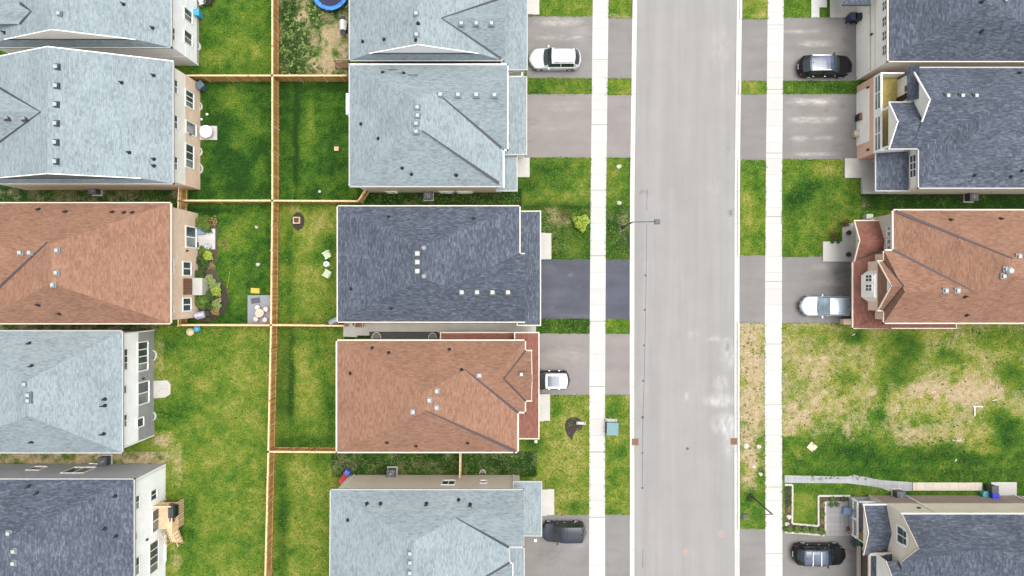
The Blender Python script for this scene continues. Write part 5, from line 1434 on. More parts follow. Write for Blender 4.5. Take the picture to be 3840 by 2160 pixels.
    for wx in (L*.31, -L*.29):
        for s in (-1, 1):
            y0, y1 = s*(W/2-.24), s*(W/2-.015)
            m = MB(); m.tube((wx, y0, .34), (wx, y1, .34), .34, 20); wh = m.build('wheel', M['rubber'], root, local=True)
            m = MB(); m.tube((wx, y1-.01*s, .34), (wx, y1+.012*s, .34), .21, 16)
            for k in range(5):
                a = 2*math.pi*k/5; m.tube((wx, y1+.014*s, .34), (wx+.19*math.cos(a), y1+.014*s, .34+.19*math.sin(a)), .02, 5)
            m.build('rim', M['steel'], wh, local=True)
    for s in (-1, 1):
        m = MB(); x = L/2-(cowl+.10)*L
        m.obox((x, s*(W/2+.09), belt-.02), .14, .20, .15, 0, 0, .8); m.obox((x+.02, s*(W/2-.01), belt+.0), .06, .12, .05)
        m.build('side_mirror', pm if pm is not M['car_black'] else M['black'], root, local=True)
        # lamps sit in the corners of nose and tail
        m = MB()
        ta, tb = .02, .095
        A_ = [Vector(pt(t, k, s))+Vector((0, 0, .012)) for t in (ta, .045, .07, tb) for k in (6, 9)]
        for i in range(3):
            q = [A_[2*i], A_[2*i+1], A_[2*i+3], A_[2*i+2]]
            m.add(q if s > 0 else q[::-1], [(0, 1, 2, 3)])
        m.build('headlight', M['lamp_lens'], root, local=True, fix=False)
        m = MB(); t0_ = .972
        a, b = Vector(pt(t0_, 6, s)), Vector(pt(1.0, 9, s))
        A_ = [Vector(pt(t, k, s))+Vector((-.008, s*.008, .012)) for t in (.95, .975, 1.0) for k in (7, 10)]
        for i in range(2):
            q = [A_[2*i], A_[2*i+1], A_[2*i+3], A_[2*i+2]]
            m.add(q if s > 0 else q[::-1], [(0, 1, 2, 3)])
        c = Vector(pt(1.0, 8, s)); m.box((c.x-.012, c.y-.09, c.z-.22), (c.x+.02, c.y+.04, c.z+.0))
        m.build('taillight', M['tail'], root, local=True)
        for t0, t1 in ((cowl+.13, pillars[0]-.01), (pillars[0]+.03, .80)):
            m = MB(); x = L/2-(t0*.35+t1*.65)*L; m.box((x-.07, s*(W/2-.01), belt-.25), (x+.07, s*(W/2+.018), belt-.22)); m.build('door_handle', M['chrome'] if pm in (M['car_black'], M['car_slate']) else pm, root, local=True)
        if rails:
            m = MB(); y = s*hw(.6)*(roofw-.05); xa, xb = L/2-(wsr+.05)*L, L/2-(rwf-.04)*L
            for i in range(6):
                x0, x1 = xa+(xb-xa)*i/6, xa+(xb-xa)*(i+1)/6
                m.seg((x0, y, pz((L/2-x0)/L)-.02), (x1, y, pz((L/2-x1)/L)-.02), .05, .0, .06, .004)
            m.build('roof_rail', railm or M['darkmetal'], rf, local=True)
    m = MB(); m.box((-L/2+.005, -.24, .36*Ht-.1), (-L/2+.025, .24, .36*Ht+.02)); m.build('licence_plate', M['white'], root, local=True)
    m = MB(); m.box((L/2-.06, -W*.24, .40), (L/2-.01, W*.24, Ht*.36)); m.build('grille', M['black'], root, local=True)
    m = MB(); m.obox((L/2-(rwf-.05)*L, 0, pz(rwf-.05)-.02), .16, .05, .09, 0, 0, .6); m.build('antenna', M['black'], rf, local=True)
    for s in (-1, 1):
        m = MB(); x = L/2-(cowl+.012)*L; m.seg((x, s*.08+.1, pz(cowl+.01)+.02), (x-.10, s*.08+.58*(1 if s > 0 else .3)-(.0 if s > 0 else .45), pz(cowl+.03)+.02), .022, 0, .015); m.build('wiper', M['black'], root, local=True)
    if sunroof:
        t0, t1, wv = sunroof; m = MB()
        x0, x1 = L/2-t0*L, L/2-t1*L; z = pz((t0+t1)/2)
        N_ = 6
        for i in range(N_):
            xa_, xb_ = x0+(x1-x0)*i/N_, x0+(x1-x0)*(i+1)/N_
            za_, zb_ = pz((L/2-xa_)/L)+.012, pz((L/2-xb_)/L)+.012
            m.add([(xa_, -wv, za_), (xb_, -wv, zb_), (xb_, wv, zb_), (xa_, wv, za_)], [(3, 2, 1, 0)])
        m.build('sunroof', M['roof_glass'], rf, local=True, fix=False)
    if bars:
        for t in bars:
            m = MB(); x = L/2-t*L; y = hw(.6)*(roofw-.05); m.seg((x, -y, Ht+.03), (x, y, Ht+.03), .06, 0, .035); m.build('roof_bar', M['steel'], rf, local=True)
    return root
car('parked_car', 'white sport utility car with dark windshield nose in at the pale garage roof', 2080, 231, math.pi, 4.85, 1.90, 1.72, M['car_white'], pillars=(.60,))
car('parked_car', 'black sport utility car with silver roof rails below the two dark bins', 3082, 258, 0, 5.0, 1.92, 1.76, M['car_black'], M['roof_glass'], wsr=.44, railm=M['steel'])
car('parked_car', 'silver family car backed up to the brown garage roof, nose towards the street', 3086, 1147, math.pi, 4.95, 1.86, 1.62, M['car_silver'], cowl=.29, wsr=.49, gm=glass('pale_car_glass', (.075, .10, .115), .16), rails=False, roofw=.80)  # windshield colour paled to paint in the sky reflection
car('parked_car', 'small dark car with white roof and sunroof beside the brown roof', 2057, 1421, math.pi, 3.9, 1.72, 1.60, M['car_black'], M['car_white'], rails=False, cowl=.22, wsr=.40, rwf=.93, rwr=.985, sunroof=(.46, .74, .48), roofw=.80)
car('parked_car', 'dark slate grey car beside the pale porch roof at the bottom', 2111, 1985, math.pi, 4.25, 1.80, 1.62, M['car_slate'], rails=False, rwf=.92, rwr=.985, cowl=.26, wsr=.44, roofw=.78)
car('parked_car', 'black sport utility car with two roof bars beside the stone edged garden', 3060, 2068, 0, 4.9, 1.90, 1.72, M['car_black'], M['roof_glass'], bars=(.56, .72), railm=M['darkmetal'])

# ---------------------------------------------------------------- street lamps
def street_lamp(bx, by, hx, hy, hp, label, px, py):
    """base at (bx,by); pole top at height hp; head photographed at hx,hy"""
    b = P(bx, by); r = empty('street_lamp', b, label, 'street lamp', 'street lamps')
    m = MB(); m.lathe(b, [(.20, 0), (.20, .12), (.13, .16), (.105, .5)], 12); m.build('base', M['darkmetal'], r)
    m = MB(); m.tube(b+Vector((0,0,.4)), b+Vector((0,0,hp)), .085, 10, .055); m.build('pole', M['darkmetal'], r)
    t = P(hx, hy, hp+.15); m = MB(); m.tube(b+Vector((0,0,hp-.1)), Vector((t.x, t.y, hp+.1)), .035, 8); m.build('arm', M['darkmetal'], r)
    d = Vector((t.x-b.x, t.y-b.y, 0)).normalized(); a = math.atan2(d.y, d.x)
    m = MB(); m.obox((t.x, t.y, hp), .50, .44, .16, a, 0, .86); hd = m.build('lamp_head', M['darkmetal'], r)
    m = MB(); m.obox((t.x, t.y, hp-.03), .34, .3, .03, a); m.build('lens', M['lamp_lens'], hd)
street_lamp(2335, 853, 2466, 831, 5.2, 'black street lamp with a square head reaching over the left lane', 0, 0)
street_lamp(2815, 1858, 2795, 1937, 5.2, 'black street lamp above the grass strip at the lower right', 0, 0)

# ---------------------------------------------------------------- plants
M['leaf_lime'] = leafmat('lime_leaves', (0.15, 0.24, 0.015), (0.33, 0.40, 0.07)); M['leaf_dark'] = leafmat('dark_leaves', (0.015, 0.045, 0.010), (0.065, 0.115, 0.024))
M['leaf_mid'] = leafmat('green_leaves', (0.05, 0.105, 0.012), (0.14, 0.21, 0.035)); M['leaf_pale'] = leafmat('pale_green_leaves', (0.13, 0.19, 0.04), (0.27, 0.33, 0.12))
M['leaf_dry'] = leafmat('straw_leaves', (0.17, 0.12, 0.045), (0.30, 0.23, 0.10)); M['leaf_red'] = leafmat('brown_leaves', (0.05, 0.022, 0.010), (0.12, 0.06, 0.03))
M['stem'] = plain('stems', (0.07, 0.045, 0.025), .8)
def leaves(m, c, r, h, n, size, holes=0.0, flat=.5):
    lob = [(random.uniform(0, 6.28), random.uniform(.55, 1.1)) for _ in range(7)]
    for _ in range(n):
        a = random.uniform(0, 6.283); k = 1+.25*math.sin(a*3+lob[0][0])*lob[0][1]*.8+.12*math.sin(a*5+lob[1][0])
        q = random.random()**.55*r*k; zz = h*(.15+.85*math.sqrt(max(0, 1-(q/(r*1.3))**2))*random.uniform(.55, 1.0))
        p = Vector((c[0]+q*math.cos(a), c[1]+q*math.sin(a), c[2]+zz))
        n_ = Vector((random.gauss(0, .6)+math.cos(a)*.4, random.gauss(0, .6)+math.sin(a)*.4, random.uniform(.3, 1.2))).normalized()
        u = n_.orthogonal().normalized(); u.rotate(Matrix.Rotation(random.uniform(0, 6.28), 3, n_)); v = n_.cross(u)
        s = size*random.uniform(.6, 1.3)
        m.add([p-u*s, p-v*s*.5, p+u*s, p+v*s*.5], [(0, 1, 2, 3)])
def shrub(px, py, r, h, mat, label, n=None, size=.06, name='shrub', group='garden shrubs', z=0.0, cat='shrub'):
    c = P(px, py); c.z = z
    root = empty(name, c, label, cat, group)
    m = MB(); leaves(m, c, r, h, n or int(260+r*900), size); m.build('foliage', mat, root)
    m = MB()
    for k in range(5):
        a = k*1.257; m.tube(c+Vector((0,0,0)), c+Vector((math.cos(a)*r*.5, math.sin(a)*r*.5, h*.6)), .018, 5, .008)
    m.build('stem', M['stem'], root)
    return root
shrub(2178, 836, .70, 1.0, M['leaf_lime'], 'bright lime green shrub on the front lawn against the white sidewalk', 1000, .085, group='front lawn shrubs')
shrub(2112, 805, .62, .5, M['leaf_red'], 'sparse reddish brown shrub left of the lime green shrub', 220, .05, group='front lawn shrubs')
shrub(2815, 1866, .34, .4, M['leaf_dark'], 'dark clump of weeds at the foot of the leaning street lamp', 220, .07, group='front lawn shrubs')
# mulch beds
def bed(pts, z, mat, name, label, cat, kind='structure', rough=3):
    m = MB(); q = []
    n = len(pts)
    for i in range(n):
        a, b = Vector(P(*pts[i])), Vector(P(*pts[(i+1) % n])); L = (b-a).length; k = max(1, int(L/.25))
        for j in range(k):
            c = a.lerp(b, j/k)+Vector((random.uniform(-1, 1), random.uniform(-1, 1), 0))*.01*rough
            q.append((c.x, c.y))
    m.add([(x, y, z) for x, y in q], [list(range(len(q)))])
    o = m.build(name, mat); 
    if sum(q[i][0]*q[(i+1) % len(q)][1]-q[(i+1) % len(q)][0]*q[i][1] for i in range(len(q))) < 0: o.data.flip_normals()
    return tag(o, label, cat, kind=kind)
def circle(cx, cy, rx, ry, n=16, a0=0, a1=360): return [(cx+rx*math.cos(R(a0+(a1-a0)*i/n)), cy+ry*math.sin(R(a0+(a1-a0)*i/n))) for i in range(n)]
bed([(738,822),(800,824),(816,850),(818,940),(806,1000),(820,1046),(850,1080),(856,1130),(838,1172),(790,1205),(745,1205),(742,1100)], .006, M['soil'], 'planting_bed', 'dark soil bed full of shrubs along the tan brick wall', 'planting bed')
bed([(812,1050),(846,1074),(858,1125),(842,1172),(792,1204),(784,1192),(822,1150),(832,1110)], .011, M['mulch'], 'mulch_strip', 'curved strip of dark mulch round the shrub bed', 'mulch')
G = [(768,840,.62,.9,'leaf_mid','bushy green shrub at the upper end of the bed, beside the slanting brick corner',None,.06),
 (800,832,.45,.4,'leaf_dry','straw coloured low plant at the upper end of the bed',200,.05),
 (772,944,.45,.5,'leaf_mid','low green shrub just below the white patio slab',None,.06),
 (788,960,.36,.7,'leaf_lime','round bright lime shrub below the patio slab',420,.07),
 (766,982,.55,.6,'leaf_dark','dark green shrub left below the round lime one',None,.06),
 (797,998,.30,.35,'leaf_dry','small straw coloured tuft in the middle of the bed',160,.05),
 (754,1032,.48,.8,'leaf_dark','dark green shrub touching the upper corner of the door landing',None,.06),
 (792,1050,.40,.6,'leaf_pale','pale rosette shrub right of the door landing',360,.06),
 (811,1076,.40,.55,'leaf_pale','pale yellowish shrub just below the pale rosette',300,.06),
 (816,1092,.42,.6,'leaf_lime','round lime shrub at the bulge of the mulch strip',380,.06),
 (764,1125,.62,.9,'leaf_mid','large leafy green shrub below the door landing',700,.07),
 (790,1112,.42,.7,'leaf_dark','dark green shrub between the large leafy one and the mulch',None,.06),
 (818,1140,.40,.6,'leaf_pale','pale green shrub beside the lower mulch curve',320,.06),
 (812,1166,.36,.4,'leaf_dry','round tan shrub at the lower end of the mulch',300,.05),
 (790,1148,.34,.6,'leaf_dark','small dark shrub left of the pale lower one',None,.05),
 (842,915,.42,.15,'leaf_dry','sparse dry patch of leaves on the lawn right of the patio slab',90,.05),
 (789,866,.24,.5,'leaf_dark','little dark potted shrub on the patio slab corner',140,.05)]
for a in G: shrub(a[0], a[1], a[2]*1.18, a[3], M[a[4]], a[5], int((a[6] or 700)*1.5), a[7]*1.1)
# hedge of weeds in the trampoline yard: too many plants to count
m = MB()
for _ in range(420):
    x, y = random.uniform(1050, 1205), random.uniform(4, 280)
    if ((x-1245)/85)**2+((y-160)/110)**2 < 1: continue
    if 1110 < x < 1160 and y < 90 and random.random() < .8: continue
    if x > 1150 and random.random() < .55: continue
    c = P(x, y); leaves(m, c, random.uniform(.12, .34), random.uniform(.1, .4), 26, .06)
m2 = MB()
for _ in range(240):
    x, y = random.uniform(1050, 1225), random.uniform(4, 280)
    if ((x-1250)/70)**2+((y-160)/110)**2 < 1 or (1110 < x < 1160 and y < 90 and random.random() < .7): continue
    leaves(m2, P(x, y), random.uniform(.08, .24), random.uniform(.1, .35), 20, .07)
tag(m2.build('weeds', M['leaf_pale']), 'paler leafy weeds mixed into the thick weeds beside the trampoline', 'weeds', kind='stuff')
tag(m.build('weeds', M['leaf_dark']), 'thick dark green weeds filling the yard beside the trampoline', 'weeds', kind='stuff')
m = MB()
for _ in range(420):
    x, y = random.uniform(2940, 3838), random.uniform(1238, 1640)
    if random.random() < .45*(1+math.sin(x*.021+y*.013)*math.sin(y*.027)): continue
    leaves(m, P(x, y), random.choice((.05, .07, .08, .12, .2)), random.uniform(.04, .14), random.choice((5, 7, 9, 16)), .05)
for _ in range(260):
    x, y = random.uniform(2930, 3838), random.uniform(1640, 1800); leaves(m, P(x, y), random.uniform(.08, .2), .15, 10, .06)
for _ in range(70):
    x, y = random.uniform(2785, 2860), random.uniform(1225, 1830); leaves(m, P(x, y), random.uniform(.05, .14), .12, 9, .05)
tag(m.build('weed_tufts', leafmat('weed_leaves', (0.025, 0.06, 0.010), (0.09, 0.13, 0.025))), 'scattered green tufts over the sandy vacant lot', 'weeds', kind='stuff')
m = MB()
def tuft(x0, y0, x1, y1, n, big=.12):
    for _ in range(n):
        x, y = random.uniform(x0, x1), random.uniform(y0, y1); leaves(m, P(x, y), random.uniform(.05, big), random.uniform(.04, .12), 7, .05)
tuft(1990, 596, 2212, 760, 330); tuft(2040, 780, 2212, 968, 330); tuft(2040, 1490, 2206, 1925, 420); tuft(2275, 596, 2360, 965, 220); tuft(2272, 1490, 2360, 1925, 220); tuft(1990, 298, 2212, 345, 90); tuft(2040, 1200, 2212, 1246, 90)
tuft(1350, 716, 1950, 765, 260); tuft(1262, 1702, 1990, 1780, 260); tuft(2940, 606, 3180, 950, 260); tuft(2940, 306, 3205, 346, 100)
def fringe(pts, n, sp=2.0):
    for (x0, y0), (x1, y1) in zip(pts, pts[1:]):
        L = math.hypot(x1-x0, y1-y0); k = int(n*L/100)
        for _ in range(k):
            t = random.random(); c = P(x0+(x1-x0)*t+random.gauss(0, sp), y0+(y1-y0)*t+random.gauss(0, sp)); leaves(m, c, random.uniform(.03, .09), random.uniform(.03, .08), 5, .035)
for ln, yr in ((SL0, ((298,350),(593,970),(1197,1250),(1483,1928))), (SL1, ((-20,68),(296,354),(594,970),(1198,1250),(1483,1928))), (off(LK, -20), ((-20,68),(296,354),(594,970),(1198,1250),(1483,1928))), (off(RK, 21), ((-20,72),(306,352),(602,955),(1214,1980))), (SR0, ((-20,72),(306,352),(602,955),(1214,1980))), (SR1, ((-20,66),(305,352),(600,962),(1214,1985)))):
    for a, b in yr: fringe([(interp(ln, a), a), (interp(ln, b), b)], 26)
for d in DL: fringe([(1975 if d[5] < 2000 else 2035, d[2]), (2212, d[2])], 22); fringe([(1985 if d[5] < 2000 else 2060, d[1]), (2212, d[1])], 22); fringe([(2270, d[3]), (2366, d[3])], 22); fringe([(2270, d[4]), (2366, d[4])], 22)
for d in DR: fringe([(2936, d[1]), (3190, d[1])], 22); fringe([(2936, d[2]), (3190, d[2])], 22); fringe([(2780, d[3]), (2868, d[3])], 22); fringe([(2780, d[4]), (2868, d[4])], 22)
tag(m.build('grass_tufts', M['leaf_mid']), 'loose grass tufts over the front lawns and side strips', 'grass', kind='stuff')
m = MB(); tuft(560, 1230, 1000, 1690, 700, .14); tuft(660, 1700, 985, 2155, 600, .14); tuft(1050, 1700, 1230, 2155, 300, .12); tuft(1060, 770, 1255, 1205, 220); tuft(1060, 1235, 1255, 1670, 220)
tag(m.build('grass_tufts', M['leaf_mid']), 'loose grass tufts over the back gardens', 'grass', kind='stuff')
# ---------------------------------------------------------------- steps, slabs, paths
def slab(poly, z, mat, name, label, cat='slab', kind='structure'):
    m = MB(); q = [P(x, y) for x, y in poly]; pl = [(v.x, v.y) for v in q]
    if sum(pl[i][0]*pl[(i+1) % len(pl)][1]-pl[(i+1) % len(pl)][0]*pl[i][1] for i in range(len(pl))) < 0: pl = pl[::-1]
    m.prism(pl, 0.0, z); return tag(m.build(name, mat), label, cat, kind=kind)
rect = lambda x0, y0, x1, y1: [(x0, y0), (x1, y0), (x1, y1), (x0, y1)]
def steps(x0, y0, x1, y1, label):
    r = empty('front_step', P((x0+x1)/2, (y0+y1)/2), label, 'step', 'concrete front steps')
    a, b = P(x0, y1), P(x1, y0); w = b.x-a.x
    m = MB(); m.box((a.x, a.y, 0), (a.x+w*.62, b.y, .34)); m.build('landing', M['slab'], r)
    m = MB(); m.box((a.x+w*.62+.004, a.y+.02, 0), (b.x, b.y-.02, .17)); m.build('tread', M['slab'], r)
steps(1960, -40, 2022, 58, 'pale concrete front step above the driveway of the white car')
steps(1935, 592, 1986, 666, 'pale concrete front step below the empty warm grey driveway')
steps(2005, 874, 2067, 973, 'pale concrete front step above the sealed dark driveway')
steps(2005, 1476, 2062, 1577, 'pale concrete front step just below the car with the white roof')
steps(2005, 1832, 2078, 1930, 'pale concrete front step above the dark slate car')
slab(rect(3165, 595, 3232, 668), .20, M['slab'], 'front_step', 'wide white concrete step beside the grass under the brick garage')
slab([(3042,-80),(3100,-80),(3100,28),(3072,28),(3072,66),(3042,66)], .05, M['walk'], 'path', 'white concrete path bending round a square of grass at the top right', 'path')
slab([(3112,-80),(3175,-80),(3175,20),(3215,20),(3215,66),(3112,66)], .05, M['slab'], 'path', 'stained concrete path in front of the slate porch roof at the top right', 'path')
slab([(1288,1262),(1288,1226),(1293,1212),(1640,1212),(1640,1244),(1385,1244),(1385,1258),(1340,1258),(1340,1264)], .05, M['slab'], 'path', 'white concrete side path between the slate roof and the brown roof', 'path')
slab(rect(1640, 1212, 2010, 1246), .05, M['slab'], 'path', 'narrow concrete side path beside the red brown side roof', 'path')
slab(rect(745, 473, 815, 525), .08, M['slab'], 'patio', 'square pale concrete patio under the round white table', 'patio')
slab(rect(740, 858, 808, 935), .08, M['walk'], 'patio', 'white concrete patio beside the shrub bed', 'patio')
slab([(572,1428),(630,1426),(640,1440),(641,1478),(620,1490),(572,1494)], .08, M['slab'], 'patio', 'pale rounded concrete patio by the grey brick wall', 'patio')
slab([(2942,1782),(3180,1787),(3200,1780),(3300,1800),(3420,1808),(3420,1840),(3335,1842),(3300,1828),(3180,1812),(2942,1810)], .03, M['pavers'], 'path', 'grey paver path leading from the sidewalk to the back of the beige house', 'path')
slab(rect(3422, 1809, 3682, 1839), .05, concrete('cream_slabs', (.40, .36, .30), .78, 0, .08), 'path', 'row of cream concrete slabs continuing the grey paver path', 'path')
slab(rect(3716, 1808, 3811, 1874), .06, M['walk'], 'patio', 'white concrete landing at the end of the cream slabs', 'patio')
slab(rect(3093, 1879, 3188, 2009), .04, M['stones'], 'patio', 'light grey paved entrance court beside the stone edged garden', 'patio')
slab([(3084,906),(3157,906),(3157,852),(3182,846),(3182,838),(3216,838),(3216,981),(3084,981)], .14, M['slab'], 'front_step', 'grey stepped concrete porch with round pots beside the brown porch roof')
slab(rect(930, 1107, 1014, 1219), .10, concrete('patio_grey', (.19, .20, .225), None, 1, .06), 'patio', 'blue grey square patio in the corner of the fence under the pink table', 'patio')
bed([(942,820),(0,0)][0:0] or circle(1118, 829, 25, 34, 18), .008, M['mulch'], 'mulch_ring', 'dark round mulch patch holding a small square planter', 'mulch')
bed(rect(1388, 1247, 1645, 1276), .009, plain('dark_gravel', (.06, .06, .062), .95, .5, 12), 'gravel_strip', 'dark gravel strip between the side path and the brown roof', 'gravel')
bed(circle(2152, 1594, 34, 30, 12, 170, 370)+[(2182,1612),(2164,1610),(2150,1628),(2146,1650),(2128,1636),(2120,1612)], .008, M['mulch'], 'mulch_ring', 'dark hook shaped mulch patch on the front lawn beside the white bench', 'mulch')
bed(rect(2943, 1820, 2968, 1992), .008, M['soil'], 'planting_bed', 'narrow soil bed along the sidewalk inside the stone edging', 'planting bed')
bed([(3070,1860),(3182,1860),(3182,1878),(3093,1878),(3093,1996),(2970,1990),(2970,1966),(3066,1974)], .008, M['soil'], 'planting_bed', 'soil bed curling round the square lawn of the stone garden', 'planting bed')

# ---------------------------------------------------------------- small things
def col_plastic(n, c, r=.45): 
    if n not in M: M[n] = plain(n, c, r, .08)
    return M[n]
M['ac_case'] = plain('dark_grey_casing', (.06, .065, .075), .5)
def ac(px, py, label, rz=0.0):
    c = P(px, py); r = empty('air_conditioner', c, label, 'air conditioner', 'air conditioners beside the house walls')
    m = MB(); m.obox((c.x, c.y, 0), .95, .95, .08, rz); m.build('pad', M['slab'], r)
    m = MB(); m.obox((c.x, c.y, .08), .74, .74, .72, rz); m.obox((c.x, c.y, .80), .80, .80, .05, rz); b = m.build('casing', M['ac_case'], r)
    m = MB(); m.lathe((c.x, c.y, .85), [(.33, 0), (.33, .02)], 24); m.build('fan_opening', M['black'], r)
    m = MB()
    for k in range(4):
        rr = .08+.075*k; n_ = 20
        for i in range(n_): m.tube((c.x+rr*math.cos(6.283*i/n_), c.y+rr*math.sin(6.283*i/n_), .885), (c.x+rr*math.cos(6.283*(i+1)/n_), c.y+rr*math.sin(6.283*(i+1)/n_), .885), .010, 4)
    for k in range(4):
        a = k*.785; m.tube((c.x-.33*math.cos(a), c.y-.33*math.sin(a), .885), (c.x+.33*math.cos(a), c.y+.33*math.sin(a), .885), .010, 4)
    m.build('fan_guard', M['steel'], r)
ac(366, 716, 'air conditioner in the dark gap below the pale roof with six vents')
ac(404, 1723, 'air conditioner in the gap above the grey side wall at the lower left')
ac(1608, 735, 'air conditioner in the dark strip above the slate roof in the middle column')
ac(1472, 1768, 'air conditioner in front of the beige wall in the middle column')
ac(3630, 741, 'air conditioner in the dark strip above the brown roof on the right')
ac(3360, 1849, 'air conditioner on the grey paver path beside the beige house')
def bin_(px, py, rz, mat, lid, label, group=None, lying=False):
    c = P(px, py); r = empty('wheeled_bin', c, label, 'bin', group or 'wheeled bins', rz=rz)
    m = MB(); m.obox((0, 0, .1), .52, .56, .88, 0, 0, 1.12); m.build('body', mat, r, local=True)
    m = MB(); m.obox((.02, 0, .98), .66, .66, .06, 0, 0, .93); m.obox((-.33, 0, .97), .08, .5, .06); m.build('lid', lid, r, local=True)
    for s in (-1, 1):
        m = MB(); m.tube((-.28, s*.22, .1), (-.28, s*.29, .1), .10, 12); m.build('wheel', M['rubber'], r, local=True)
navy = col_plastic('navy_plastic', (.022, .022, .07)); blue = col_plastic('blue_plastic', (.03, .12, .34)); cyan = col_plastic('cyan_plastic', (.05, .26, .36))
teal = col_plastic('teal_plastic', (.06, .25, .23)); yellow = col_plastic('yellow_plastic', (.33, .27, .03)); red = col_plastic('red_plastic', (.42, .04, .04)); deepblue = col_plastic('bright_blue_plastic', (.02, .03, .38))
whitep = col_plastic('white_plastic', (.55, .56, .56)); pink = col_plastic('pink_cloth', (.52, .32, .25)); dgrey = col_plastic('dark_grey_plastic', (.05, .05, .06))
bin_(3181, 76, math.pi/2, navy, navy, 'navy wheeled bin on the driveway at the top right, left of the black one')
bin_(3200, 78, math.pi/2, M['black'], M['black'], 'black wheeled bin on the driveway against the ivory wall')
bin_(752, 62, 0, cyan, cyan, 'light blue wheeled bin standing beside the white wall at the top left')
bin_(3703, 1824, math.pi/2, dgrey, dgrey, 'dark grey wheeled bin on the cream slab path')
bin_(3705, 1852, math.pi/2, deepblue, deepblue, 'bright blue wheeled bin beside the brown brick wall')
m = MB(); c = P(3683, 1849); m.lathe(c, [(.30, 0), (.34, .45), (.36, .62), (.30, .64), (.28, .52)], 18); r_ = m.build('bucket', teal); tag(r_, 'round teal tub left of the bright blue bin', 'tub')
bin_(3215, 446, math.pi, M['black'], M['brown_wood'], 'small black and brown bin at the brick garage wall, upper of two')
# box stack at the garage
c = P(3206, 505); r = empty('cardboard_box', c, 'tan box standing open on the driveway below the small black bin', 'box')
m = MB(); m.obox(c, .62, .58, .55, .1); m.build('carton', plain('cardboard', (.36, .27, .19), .8), r)
m = MB(); m.obox(c+Vector((-.02,.0,.56)), .66, .30, .03, .1); m.obox(c+Vector((.36,-.28,.35)), .12, .5, .03, .5); m.build('flap', M['stone'], r)
# trampoline
c = P(1247, -14); r = empty('trampoline', c, 'round blue trampoline with a dark mat, cut by the top edge of the photo', 'trampoline')
m = MB(); m.lathe(c+Vector((0,0,.86)), [(1.30, 0), (1.30, .015)], 40); m.build('jump_mat', M['black'] if 0 else col_plastic('mat', (.020, .018, .045), .8), r)
m = MB(); m.lathe(c+Vector((0,0,.88)), [(1.30, 0), (1.33, .04), (1.66, .04), (1.70, 0), (1.66, -.03), (1.33, -.03), (1.30, 0)], 40, cap=False); m.build('edge_pad', col_plastic('pad_blue', (.02, .16, .50), .5), r)
for k in range(6):
    a = R(15+60*k); p = c+Vector((1.66*math.cos(a), 1.66*math.sin(a), 0))
    m = MB(); m.tube(p, p+Vector((0,0,2.3)), .028, 8); m.build('net_pole', M['steel'], r)
    m = MB(); q_ = c+Vector((1.66*math.cos(a+.35), 1.66*math.sin(a+.35), 0)); m.tube(p+Vector((0,0,.03)), q_+Vector((0,0,.03)), .022, 6); m.tube(q_+Vector((0,0,.03)), q_+Vector((0,0,.86)), .022, 6); m.build('leg', M['steel'], r)
# barbecue
def barbecue(px, py, cover, label, rz=0):
    c = P(px, py); r = empty('barbecue', c, label, 'barbecue', rz=rz)
    m = MB(); m.obox((0, 0, .12), .9, .55, .68); m.build('cart', M['black'], r, local=True)
    m = MB(); n_ = 8; prof = [(-.30+.60*i/n_, .82+.30*math.sin(math.pi*(i+.0)/n_)) for i in range(n_+1)]
    pts = [(sx*.45, y, z) for sx in (-1, 1) for y, z in prof]; k = n_+1
    m.add(pts, [(i, i+1, k+i+1, k+i) for i in range(n_)]+[list(range(k))[::-1], list(range(k, 2*k))]); m.build('hood', cover, r, local=True, fix=True)
    for s in (-1, 1):
        m = MB(); m.obox((s*.66, 0, .80), .38, .48, .04); m.build('side_shelf', M['black'], r, local=True)
        m = MB(); m.tube((s*.36, -.2, .10), (s*.42, -.2, .10), .10, 12); m.build('wheel', M['rubber'], r, local=True)
    m = MB(); m.tube((-.3, -.36, .95), (.3, -.36, .95), .02, 8); m.build('handle', M['steel'], r, local=True)
barbecue(1294, 108, whitep, 'barbecue with a white hood against the pale roof in the trampoline yard', math.pi/2)
barbecue(766, 1180, col_plastic('pale_cover', (.36, .38, .44)), 'barbecue under a pale grey cover at the lower end of the shrub bed', .2)
barbecue(1262, 1204, col_plastic('grey_cover', (.24, .26, .27)), 'grey covered barbecue at the corner of the slate roof', .5)
